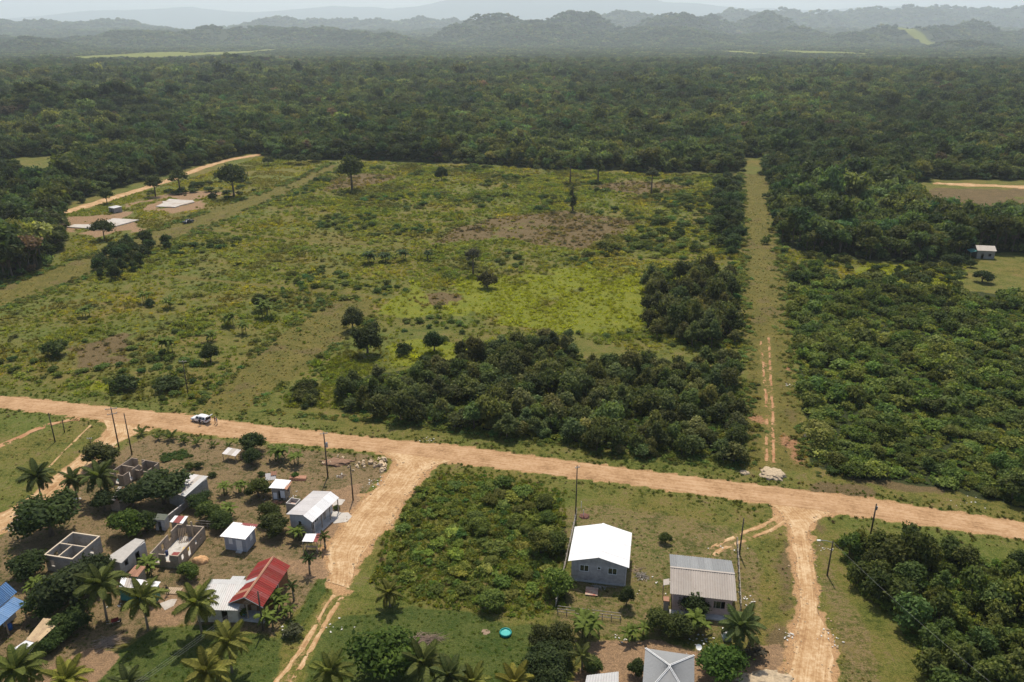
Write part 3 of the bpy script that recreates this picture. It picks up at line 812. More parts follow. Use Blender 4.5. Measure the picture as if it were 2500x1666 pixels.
def tuft_mesh(nb=46):
    a = rng.uniform(0, 6.28, nb); r0 = rng.uniform(0, .5, nb); ln = rng.uniform(.5, 1.05, nb); tilt = rng.uniform(.1, .9, nb)
    base = np.stack([np.cos(a) * r0, np.sin(a) * r0, np.zeros(nb)], 1)
    d = np.stack([np.cos(a) * np.sin(tilt), np.sin(a) * np.sin(tilt), np.cos(tilt)], 1)
    side = np.stack([-np.sin(a), np.cos(a), np.zeros(nb)], 1) * .07
    mid = base + d * (ln * .6)[:, None]; tip = base + d * ln[:, None] + np.array([0, 0, -1.]) * (tilt * ln * .35)[:, None]
    V = np.stack([base - side, base + side, mid + side, mid - side, tip], 1).reshape(-1, 3)
    Fs = []
    for i in range(nb): b = i * 5; Fs += [(b, b + 1, b + 2, b + 3), (b + 3, b + 2, b + 4)]
    return mesh_from('grass_tuft', V, Fs, M_GRASS, False, np.repeat(rng.uniform(.65, 1.3, nb), 5))
P_TUFT = [proto('grass_tuft', tuft_mesh()) for i in range(4)]

def green(N, base, a=.28, hue=.2, X=None, Y=None, brown=0.0):
    k = rng.uniform(1 - a, 1 + a, N)
    if X is not None: k = k * (.7 + .6 * fbm(X, Y, 28, 77))
    h = rng.normal(0, hue * .5, N)
    t = np.stack([base[0] * (1 + h), base[1] * np.ones(N), base[2] * (1 - h * .5)], 1) * k[:, None]
    if brown:
        m_ = rng.random(N) < brown
        t[m_] = np.array([.13, .095, .06]) * rng.uniform(.6, 1.2, (m_.sum(), 1))
    return np.clip(t, .004, .5)

# forest: trees near enough to pick apart are things, the rest one mass
FX, FY = [], []
r_ = np.random.default_rng(5)
def ring(y0, y1, s):
    gy_ = np.arange(y0, y1, s * .87)
    xs, ys = [], []
    for j, yy in enumerate(gy_):
        w = .7 * yy + 60
        x = np.arange(-w, w, s) + (j % 2) * s / 2
        xs.append(x + r_.uniform(-.45, .45, len(x)) * s); ys.append(yy + r_.uniform(-.45, .45, len(x)) * s)
    return np.concatenate(xs), np.concatenate(ys)
bands = [(225, 420, 5.2), (420, 620, 5.0), (620, 900, 5.6), (900, 1250, 6.8)]
y_ = 1250.
while y_ < 11500:
    bands.append((y_, y_ * 1.18, max(8.5, y_ * .004) if y_ < 5500 else y_ * .0056)); y_ *= 1.18
allp = [(*ring(*b), b[2]) for b in bands]
bx = np.concatenate([a[0] for a in allp]); by = np.concatenate([a[1] for a in allp]); bs = np.concatenate([np.full(len(a[0]), a[2]) for a in allp])
zf = zones(bx, by)
keep = zf['forest'] & (rng.random(len(bx)) < .96)
bx, by, bs = bx[keep], by[keep], bs[keep]
bz = hgt(bx, by)
rad = bs * rng.uniform(.4, .95, len(bx)) * (.65 + .7 * fbm(bx, by, 40, 12))
near_f = np.argsort(by + np.abs(bx) * .15)[:300]
isn = np.zeros(len(bx), bool); isn[near_f] = True
cl = fbm(bx, by, 90, 14)
tint = green(len(bx), (.078, .108, .032), .45, .3, bx, by, .008)
tint *= np.clip(.35 + 1.2 * cl, .6, 1.35)[:, None] * .9
emg = (rng.random(len(bx)) < .05) & (by < 1500)
rad[emg] *= 1.4; tint[emg] *= rng.uniform(.7, 1.3, (emg.sum(), 1))
pal = rng.random(len(bx)) < .12
tint[pal] *= np.array([1.35, 1.25, 1.3])
olive = cl > .56
tint[olive] *= np.array([1.3, 1.15, 1.1])
far = by > 2300
stuff('forest', bx[~isn & ~far], by[~isn & ~far], bz[~isn & ~far] - .2, rad[~isn & ~far] * np.clip(1.15 - (by[~isn & ~far] - 1000) / 5000, .9, 1.1), tint[~isn & ~far], P_FOREST, 'dense dark green forest stretching away behind the open field', 'forest', (.75, 1.35))
stuff('distant_forest', bx[far], by[far], bz[far] - 1, rad[far] * .85 * np.where(by[far] > 5500, .85, 1), tint[far], P_FAR, 'hazy far-off forest over the plain and the cone hills', 'forest', (.6, 1.0))
ue = by < 720
ux_ = bx[ue] + rng.normal(0, 2.2, ue.sum()); uy_ = by[ue] + rng.normal(-1.0, 2.0, ue.sum())
P_UND = [proto('understorey', crown_mesh('understorey', 200, make_lobes(6, 1, .4, .8, (.36, .55), 320 + i, .3), .2, M_LEAFS, .7, 1, .26)) for i in range(3)]
stuff('forest_understorey', ux_, uy_, hgt(ux_, uy_) - .2, rng.uniform(1.3, 2.6, ue.sum()), tint[ue] * 1.1, P_UND, 'bushy understorey beneath the trees of the forest edge', 'undergrowth', (.8, 1.4))
def look(col, r, h=None):
    lum = col[0] + col[1]
    w = 'olive green' if col[0] > .82 * col[1] else ('dark green' if lum < .1 else ('bright green' if lum > .17 else 'mid green'))
    return w
def sized(r, a, b): return 'small' if r < a else ('large' if r > b else 'medium')
for i in np.where(isn)[0]:
    left = bx[i] < -60
    w = sized(rad[i], 3.4, 4.6) + ' ' + look(tint[i], 1)
    tree(TALL, bx[i], by[i], rad[i] * 1.15, random.uniform(.85, 1.35), tuple(tint[i]), 'forest_tree',
         w + (' tree at the forest edge behind the sandy far track' if left else ' tree at the forest edge beyond the mown grass strip'),
         'tree', 'trees along the left forest edge' if left else 'trees along the right forest edge')

# ------------------------------------------------------------------ thickets whose trees can be told apart
def thicket(kind, poly, sp, r, hs, base, name, words, group, seed, limit=None, z=0.0, olive=.25, gap=.66, mix=None):
    X, Y = scatter_pts(poly, sp, .9, seed)
    o_ = np.argsort(Y)
    rest = []
    for k_, i in enumerate(o_):
        if random.random() < .06 or float(fbm(X[i], Y[i], 9, seed + 5)) > gap: continue
        rr = random.uniform(r[0] * .75, r[1] * 1.12) * (.65 + .7 * float(fbm(X[i], Y[i], 14, seed)))
        c_ = vary(base, .38, .2); kk_ = .5 + 1.0 * float(fbm(X[i], Y[i], 12, seed + 9)); c_ = tuple(q * kk_ for q in c_)
        kd_ = kind
        if mix and random.random() < .16: kd_ = mix; rr *= random.uniform(1.1, 1.5); c_ = tuple(q * .75 for q in c_)
        if random.random() < olive: c_ = (c_[0] * 1.3, c_[1] * 1.2, c_[2] * 1.2)
        if limit is not None and k_ >= limit:
            rest.append((X[i], Y[i], rr, c_)); continue
        tree(kd_, X[i], Y[i], rr, random.uniform(*hs), c_, name, '%s %s %s' % (sized(rr, sum(r) / 2 * .9, sum(r) / 2 * 1.08), look(c_, rr), words), 'shrub' if 'shrub' in name else 'tree', group)
    return rest
LOT = gx([(785, 945), (780, 915), (800, 890), (870, 862), (1000, 845), (1130, 805), (1220, 785), (1300, 785), (1350, 830), (1430, 845), (1560, 840), (1692, 840), (1702, 1068), (1600, 1066), (1420, 1044), (1190, 1010), (1000, 984), (860, 962)])
thicket(BUSHY, LOT, 3.25, (1.5, 2.5), (.75, 1.3), (.082, .1, .032), 'thicket_tree', 'tree in the dense thicket along the far side of the road', 'trees of the roadside thicket', 31)
GROVE = gx([(1495, 655), (1560, 640), (1680, 650), (1690, 800), (1570, 795), (1490, 780), (1480, 720)])
thicket(BUSHY, GROVE, 4.0, (2.0, 3.1), (1.0, 1.5), (.075, .085, .028), 'grove_tree', 'tree in the grove between the yellow grass and mown strip', 'trees of the grove by the strip', 33)
RB = gx([(1812, 640), (1850, 610), (1940, 650), (2010, 640), (2090, 670), (2200, 668), (2260, 690), (2353, 676), (2600, 700), (2750, 1215), (2353, 1165), (2200, 1125), (2060, 1105), (1990, 1098), (1890, 1085), (1870, 1000), (1835, 880), (1820, 760)])
rest = thicket(SHRUB, RB, 3.0, (1.3, 2.3), (.6, 1.0), (.105, .138, .032), 'thicket_shrub', 'shrub in the wide thicket across the mown strip from the grove', 'shrubs of the wide thicket', 35, 330, mix=BUSHY, gap=.6)
BR = gx([(1925, 1250), (2000, 1240), (2060, 1255), (2200, 1275), (2353, 1300), (2600, 1340), (2600, 1640), (2180, 1640), (2120, 1540), (2080, 1440), (2000, 1400), (1950, 1320)])
thicket(BUSHY, BR, 3.3, (1.5, 2.5), (.85, 1.3), (.075, .1, .024), 'copse_tree', 'tree in the copse between the road and the narrow track', 'trees of the copse by the track', 37)
MIDL = gx([(960, 1120), (1060, 1100), (1200, 1120), (1290, 1150), (1285, 1380), (1230, 1405), (1080, 1395), (960, 1370), (880, 1310), (900, 1220)])
thicket(SHRUB, MIDL, 3.1, (.7, 1.5), (.55, .9), (.14, .17, .034), 'weedy_shrub', 'shrub on the weedy plot beside the white gabled house', 'shrubs of the weedy plot', 39, None, 0, .2, .66, NEAR)
rx, ry, rr, rc = [np.array(q) for q in zip(*rest)]
P_SHR = []
for i in range(4):
    P_SHR.append(proto('shrub_mass', crown_mesh('shrub_mass', 420, make_lobes(6, 1, .35, .7, (.36, .55), 300 + i, .2), .17, M_LEAFS, .66, 1, .26)))
stuff('shrub_thicket', rx, ry, rx * 0, rr, rc, P_SHR, 'dense green shrubs filling the thicket towards the forest', 'shrubs')

# hedgerow line beside the strip, scattered field bushes
def single(kind, pos, r, hs, col, name, label, cat='tree', group=None):
    return tree(kind, pos.x, pos.y, r, hs, col, name, label, cat, group)
HEDGE = gx([(1640, 420), (1695, 415), (1700, 600), (1660, 600), (1640, 540)])
thicket(BUSHY, HEDGE, 5.6, (2.6, 3.6), (.7, 1.1), (.05, .075, .024), 'hedgerow_tree', 'tree in the row beside the mown strip past the grove', 'trees of the row beside the strip', 41)
FIELDR = gx([(1480, 520), (1560, 440), (1640, 440), (1650, 600), (1340, 595), (1400, 560)])
thicket(SHRUB, FIELDR, 6.5, (1.4, 2.6), (.6, 1.0), (.08, .11, .024), 'field_shrub', 'shrub on the field between the dry patch and tree row', 'shrubs between dry patch and tree row', 43)
for i, (x, y, r) in enumerate([(1120, 648, 3.6), (810, 745, 3.2), (845, 800, 4.2), (930, 800, 2.3), (998, 795, 2.9), (1072, 790, 1.4), (1085, 600, 1.8), (600, 700, 2.7), (485, 818, 2.4), (130, 805, 3.6), (290, 880, 3.8), (385, 880, 3.4), (1015, 402, 4.0), (345, 690, 1.8)]):
    lab = ['round olive bush alone in the yellow grass near the grove', 'broad bush at the edge of the mown diagonal strip', 'open branching tree beside the diagonal strip and yellow grass', 'small round tree next to a rounder tree in yellow grass',
           'dense round dark tree standing in bright yellow grass', 'slim sapling on bare soil in the yellow grass', 'small dark bush behind the yellow grass', 'tall dark bush growing out of a banana clump', 'round grey-green bush behind the roadside pole',
           'dark spreading bush alone in the meadow by the side road', 'long low vine-covered bush near the roadside pole', 'dark bush touching the roadside pole', 'broad round tree at the back of the field', 'low bush among the banana clumps of the roadside meadow'][i]
    col = [(.07, .065, .03), (.06, .07, .025), (.045, .058, .02), (.04, .06, .018), (.03, .055, .014)][min(i, 4)] if i < 5 else vary((.045, .065, .02))
    q = G(x, y + 14)
    single(SHRUB if (r < 2.4 or i in (9, 10, 11, 0)) else NEAR, q, r, (1.1 if i != 0 else 1.3) if i not in (10, 11) else .75, col, 'field_tree' if r > 2.5 else 'field_bush', lab, 'tree' if r > 2.5 else 'bush')
# tall lone trees with long trunks
def lone(x, yb, yt, r, label, col=(.05, .065, .02), hi=.34, slim=False):
    b = P(x, yb); h = ZT(b.y, yt)
    o = empty('lone_tree', b, random.uniform(0, 6), label, 'tree')
    mb = MB().tube([(0, 0, -.3), (.1, 0, h * .4), (0, .1, h * .9)], [h * .035, h * .025, h * .012], 8)
    for k in range(5):
        a = k * 1.3; z0 = h * (hi + .08 * k)
        mb.tube([(0, 0, z0), (math.cos(a) * r * .4, math.sin(a) * r * .4, z0 + r * .3), (math.cos(a) * r * .8, math.sin(a) * r * .8, z0 + r * .5)], [h * .014, h * .01, h * .004], 5)
    mb.build('trunk', MAT['bark'], o, True)
    L = []
    r2 = np.random.default_rng(int(x))
    for k in range(11):
        a = k * 2.4; q = math.sqrt((k + .5) / 11) * (.4 if slim else .8)
        zz_ = h * hi + (h - h * hi) * (r2.uniform(.1, .85) if slim else (.1 + .62 * (1 - q * q) + r2.uniform(-.12, .12)))
        s = r * (.34 if slim else .4)
        L.append((q * r * math.cos(a), q * r * math.sin(a), zz_, s, s, s * (1.2 if slim else .85)))
    c_ = link('crown', crown_mesh('crown', 900, L, r * .11, M_LEAF, .6, 1, .3), o); c_.color = (*col, 1)
lone(860, 465, 380, 7.5, 'large spreading lone tree at the head of the mown track')
lone(1398, 517, 450, 3.2, 'tall narrow vine-clad tree on the brown field patch', slim=True, hi=.12)
lone(1392, 448, 382, 4.5, 'tall tree with a flat crown on a bare trunk behind the vine-clad one', hi=.55)
lone(1460, 446, 378, 4.2, 'pair-stemmed dark tall tree before the forest wall', hi=.25, slim=True)
lone(1590, 475, 408, 3.6, 'thin tall tree with a sparse crown near the tree row', (.06, .07, .035), .55)
lone(572, 482, 400, 8.0, 'large spreading lone tree beside the concrete slabs')
lone(1155, 672, 605, 3.0, 'slender leafless-looking tree behind the yellow grass', (.07, .07, .045), .5)
lone(380, 480, 425, 4.5, 'upright tree behind the far concrete slab')
lone(440, 470, 410, 5.0, 'upright dark tree between slab and sandy far track')
lone(255, 585, 538, 4.6, 'small spreading tree standing in front of the near slab')
lone(262, 498, 462, 3.5, 'thin tree at the sandy far track', (.05, .07, .02))
lone(705, 400, 378, 4.0, 'rounded orchard tree second in the row past the mown track'); lone(655, 405, 384, 3.6, 'small orchard tree at the outer end of the row')
lone(735, 402, 380, 4.2, 'rounded orchard tree beside the mown track head'); lone(770, 395, 376, 4.6, 'broad orchard tree at the inner end of the row')
# rough bushes on the field, clumps left of the track
CLUMP = gx([(200, 640), (260, 570), (330, 560), (390, 555), (390, 590), (320, 625), (250, 650)])
thicket(BUSHY, CLUMP, 4.4, (1.6, 2.6), (.8, 1.3), (.035, .055, .018), 'clump_tree', 'tree in the dark clump beside the mown track', 'trees of the clump by the mown track', 45)
LEFTG = gx([(-60, 640), (-60, 560), (60, 555), (140, 520), (160, 560), (100, 610), (40, 640)])
thicket(TALL, LEFTG, 6.0, (3.4, 4.8), (.9, 1.3), (.034, .046, .017), 'woodside_tree', 'tree in the wood beside the near concrete slab', 'trees of the wood by the slab', 47)

# ------------------------------------------------------------------ meadow, weeds and verges
def mass(poly, sp, seed): return scatter_pts(poly, sp, 1.0, seed)
FIELD = gx([(-250, 905), (-250, 760), (-40, 700), (190, 640), (330, 560), (480, 530), (640, 440), (770, 385), (840, 372), (1130, 384), (1380, 396), (1690, 405), (1700, 640), (1710, 830), (1600, 830), (1420, 800), (1290, 770), (1130, 800), (860, 858), (640, 925), (560, 935), (430, 935), (200, 915), (0, 895)])
X, Y = mass(FIELD, 1.15, 51)
dd = np.sqrt(Y / 200.)
k = rng.random(len(X)) < np.clip(1.3 / dd, .45, 1)
X, Y = X[k], Y[k]
z_ = zones(X, Y)
dens = np.clip(fbm(X, Y, 16, 52) * 1.6 - .25, .12, 1) * (1 - .93 * z_['mown']) * (1 - .55 * z_['dry']) * (1 - z_['dirt'])
k = rng.random(len(X)) < dens * .9
X, Y = X[k], Y[k]; z_ = {a: b[k] for a, b in z_.items()}
def meadow_tint(X, Y, z_):
    N = len(X)
    a = fbm(X, Y, 22, 53); b = fbm(X, Y, 5, 54); mixv = np.clip((a * .6 + b * .4 - .3) * 2.5, 0, 1)[:, None]
    c_ = np.array([.14, .18, .03]) * (1 - mixv) + np.array([.29, .27, .055]) * mixv
    gold = (fbm(X, Y, 13, 55) > .58)[:, None]
    c_ = np.where(gold, c_ * np.array([1.25, 1.08, .9]), c_)
    br_ = (fbm(X, Y, 17, 56) > .6)[:, None]
    c_ = np.where(br_, c_ * .5 + np.array([.1, .075, .04]) * .5, c_)
    c_ = c_ * (1 - z_['lush'][:, None]) + np.array([.3, .31, .035]) * z_['lush'][:, None]
    c_ = c_ * (1 - .8 * z_['dry'][:, None]) + np.array([.19, .13, .075]) * .8 * z_['dry'][:, None]
    c_ = c_ * rng.uniform(.65, 1.3, (N, 1))
    return c_
t_ = meadow_tint(X, Y, z_)
size = rng.gamma(6, .13, len(X)) * np.sqrt(dd[0:1].mean() + 0 * X) * .8 * (.7 + .6 * fbm(X, Y, 9, 57)) * np.sqrt(Y / 200.)
wd = (rng.random(len(X)) < .3) & (z_['lush'] < .5)
stuff('meadow_grass', X[~wd], Y[~wd], X[~wd] * 0 - .03, size[~wd] * 1.1, t_[~wd], P_TUFT, 'rough yellow-green meadow grass covering the open field', 'grass', (.6, 1.1))
stuff('meadow_weeds', X[wd], Y[wd], X[wd] * 0 - .05, size[wd] * 1.1, t_[wd] * np.array([.8, .9, .85]), P_WEED, 'low leafy weeds growing all over the open field', 'weeds', (.5, 1.1))
# bigger weeds in patches on the field
X, Y = mass(FIELD, 4.2, 58); z_ = zones(X, Y)
k = (fbm(X, Y, 24, 59) > .57) & (z_['mown'] < .3) & (z_['dry'] < .4) & (z_['lush'] < .4) & (rng.random(len(X)) < .75)
X, Y = X[k], Y[k]
stuff('field_scrub', X, Y, X * 0 - .1, rng.uniform(.7, 1.7, len(X)) * np.sqrt(Y / 220), green(len(X), (.085, .12, .028), .35, .3, X, Y), P_SHR, 'scattered low green scrub on the open field', 'scrub', (.55, 1.0))
# undergrowth in thickets and the weedy plot
UX, UY = [], []
for i, (pl, sp_) in enumerate([(LOT, 1.5), (GROVE, 1.6), (RB, 1.7), (BR, 1.4), (MIDL, 1.7)]):
    a, b = mass(pl, sp_, 60 + i); UX.append(a); UY.append(b)
ux = np.concatenate(UX); uy = np.concatenate(UY)
stuff('undergrowth', ux, uy, ux * 0 - .05, rng.uniform(.5, 1.15, len(ux)), green(len(ux), (.13, .165, .032), .35, .3, ux, uy, .0), P_WEED, 'leafy undergrowth between the shrubs of the thickets', 'undergrowth', (.6, 1.3))
WEEDP = gx([(900, 1130), (1010, 1085), (1180, 1095), (1300, 1130), (1295, 1400), (1220, 1425), (1050, 1400), (930, 1390), (850, 1340), (870, 1270)])
a, b = mass(WEEDP, .8, 70)
k = zones(a, b)['dirt'] < .2; a, b = a[k], b[k]
stuff('plot_grass', a, b, a * 0 - .02, rng.uniform(.3, .75, len(a)), green(len(a), (.16, .19, .036), .35, .3, a, b, .02), P_TUFT, 'tall green grass on the weedy plot', 'grass', (.6, 1.1))
# verges of the road
V_ = []
up = [P(x, y) for x, y in main_up]; lo_ = [P(x, y) for x, y in main_lo]
for (pa, off) in ((up, 1), (lo_, -1)):
    for a, b in zip(pa[:-1], pa[1:]):
        L_ = (b - a).length; nn = int(L_ * 4)
        tt = rng.random(nn); o2 = np.abs(rng.normal(0, 2.0, nn)) + .25
        d_ = (b - a).normalized(); nr = Vector((-d_.y, d_.x, 0)) * off
        V_.append(np.stack([a.x + (b.x - a.x) * tt + nr.x * o2, a.y + (b.y - a.y) * tt + nr.y * o2], 1))
V_ = np.concatenate(V_); z_ = zones(V_[:, 0], V_[:, 1]); V_ = V_[z_['dirt'] < .35]
stuff('verge_grass', V_[:, 0], V_[:, 1], V_[:, 0] * 0 - .02, rng.uniform(.15, .55, len(V_)), green(len(V_), (.11, .13, .03), .35, .3, V_[:, 0], V_[:, 1], .06), P_TUFT, 'uneven green grass on the verges of the dirt road', 'grass', (.5, 1.0))
# short grass and weeds in yards and lawns
YX, YY = mass(px([(-100, 1010), (150, 1015), (340, 1062), (600, 1080), (920, 1112), (930, 1160), (700, 1720), (-150, 1720)]), 1.0, 71)
BX, BY = mass(px([(860, 1480), (1310, 1500), (1340, 1200), (1500, 1190), (1880, 1240), (1910, 1300), (1950, 1560), (2010, 1560), (2230, 1720), (700, 1720)]), .95, 72)
YX = np.concatenate([YX, BX]); YY = np.concatenate([YY, BY])
z_ = zones(YX, YY)
k = (z_['dirt'] < .25) & (z_['soil'] < .4) & (rng.random(len(YX)) < np.clip(.2 + 1.2 * (fbm(YX, YY, 9, 73) - .35) + .4 * z_['lawn'], .05, 1))
YX, YY = YX[k], YY[k]; z_ = {q: w[k] for q, w in z_.items()}
yt = green(len(YX), (.13, .14, .04), .3, .3, YX, YY, .1)
yt = yt * (1 - z_['lawn'][:, None]) + green(len(YX), (.09, .13, .022), .3, .2, YX, YY) * z_['lawn'][:, None]
stuff('yard_grass', YX, YY, YX * 0 - .02, rng.uniform(.14, .38, len(YX)), yt, P_TUFT, 'short patchy grass on the yards and lawns', 'grass', (.35, .7))
a, b = mass(BROWNF[1], 1.1, 74); a2, b2 = mass(BROWNF[0], 1.0, 75); a3, b3 = mass(BROWNF[2], 1.5, 76)
a = np.concatenate([a, a2, a3]); b = np.concatenate([b, b2, b3]); k = (rng.random(len(a)) < .5) & (zones(a, b)['dirt'] < .2); a, b = a[k], b[k]
stuff('strip_grass', a, b, a * 0 - .02, rng.uniform(.2, .5, len(a)), green(len(a), (.18, .17, .05), .45, .4, a, b, .12), P_TUFT, 'short brownish grass on the mown strips', 'grass', (.3, .7))

# rough grass and scrub on the open ground between field, track and forest
OG = [gx([(1800, 570), (1900, 595), (2050, 606), (2220, 610), (2200, 668), (2010, 660), (1850, 660), (1812, 650)]), gx([(-40, 640), (120, 620), (170, 540), (130, 490), (330, 440), (600, 362), (760, 372), (640, 430), (420, 505), (200, 590), (-40, 665)]),
      gx([(640, 925), (720, 860), (800, 800), (870, 850), (790, 890), (780, 940), (650, 935)])]
for i, pl in enumerate(OG):
    X, Y = mass(pl, 1.5 if i < 2 else 1.1, 90 + i)
    z_ = zones(X, Y); k = (z_['mown'] < .4) & (z_['dirt'] < .1) & (z_['soil'] < .4) & (fbm(X, Y, 9, 93) > .4); X, Y = X[k], Y[k]; z_ = {a: b[k] for a, b in z_.items()}
    t_ = meadow_tint(X, Y, z_)
    stuff('rough_grass', X, Y, X * 0 - .03, rng.uniform(.5, 1.1, len(X)), t_, P_TUFT, ['rough bright grass before the forest edge by the timber house', 'rough grass around the concrete slabs', 'rough grass at the corner of the plot by the diagonal strip'][i], 'grass', (.6, 1.1))
thicket(SHRUB, OG[0], 5.2, (1.1, 2.2), (.7, 1.1), (.07, .09, .022), 'clearing_shrub', 'shrub on the bright grass before the forest edge by the timber house', 'shrubs before the forest edge by the timber house', 95)
thicket(SHRUB, gx([(600, 925), (700, 880), (780, 890), (780, 940), (680, 940)]), 3.6, (.9, 1.9), (.6, 1.0), (.065, .085, .022), 'corner_shrub', 'shrub at the roadside corner of the plot', 'shrubs of the plot corner', 96)
thicket(SHRUB, gx([(330, 450), (440, 415), (560, 415), (600, 440), (500, 470), (480, 450)]), 7.0, (1.2, 2.4), (.6, 1.0), (.05, .07, .02), 'slab_shrub', 'shrub on the rough ground behind the slabs', 'shrubs behind the slabs', 97)

# ragged weeds along the strip edges and before the roadside thicket
EX, EY = [], []
for ln, wd_ in ((gx([(1702, 400), (1706, 620), (1712, 850), (1722, 1070)]), 1.3), (gx([(1772, 400), (1800, 620), (1830, 900), (1862, 1085)]), 1.6), (gx([(450, 938), (600, 798), (762, 688), (850, 688)]), 1.2), (gx([(560, 950), (700, 852), (860, 727)]), 1.2), (gx([(-20, 720), (260, 616), (480, 522), (680, 441), (780, 386)]), 1.8), (gx([(-20, 664), (200, 590), (420, 505), (640, 430), (760, 376)]), 1.5)):
    for (x0, y0), (x1, y1) in zip(ln[:-1], ln[1:]):
        n_ = int(math.hypot(x1 - x0, y1 - y0) * 3); t = rng.random(n_)
        EX.append(x0 + (x1 - x0) * t + rng.normal(0, wd_, n_)); EY.append(y0 + (y1 - y0) * t + rng.normal(0, wd_, n_))
EX = np.concatenate(EX); EY = np.concatenate(EY)
k = fbm(EX, EY, 8, 98) > .42; EX, EY = EX[k], EY[k]
stuff('strip_edge_weeds', EX, EY, EX * 0 - .05, rng.uniform(.35, 1.0, len(EX)) * np.sqrt(EY / 180), green(len(EX), (.13, .155, .035), .4, .35, EX, EY), P_WEED, 'ragged weeds along the edges of the mown strips', 'weeds', (.5, 1.1))
a, b = mass(gx([(600, 942), (860, 958), (1190, 1006), (1420, 1040), (1704, 1066), (1704, 1082), (1420, 1056), (1190, 1020), (860, 972), (600, 955)]), .9, 99)
k = (zones(a, b)['dirt'] < .2) & (fbm(a, b, 5, 97) > .4); a, b = a[k], b[k]
stuff('verge_weeds', a, b, a * 0 - .04, rng.uniform(.3, .8, len(a)), green(len(a), (.12, .15, .034), .4, .35, a, b), P_WEED, 'weeds on the verge before the roadside thicket', 'weeds', (.5, 1.1))

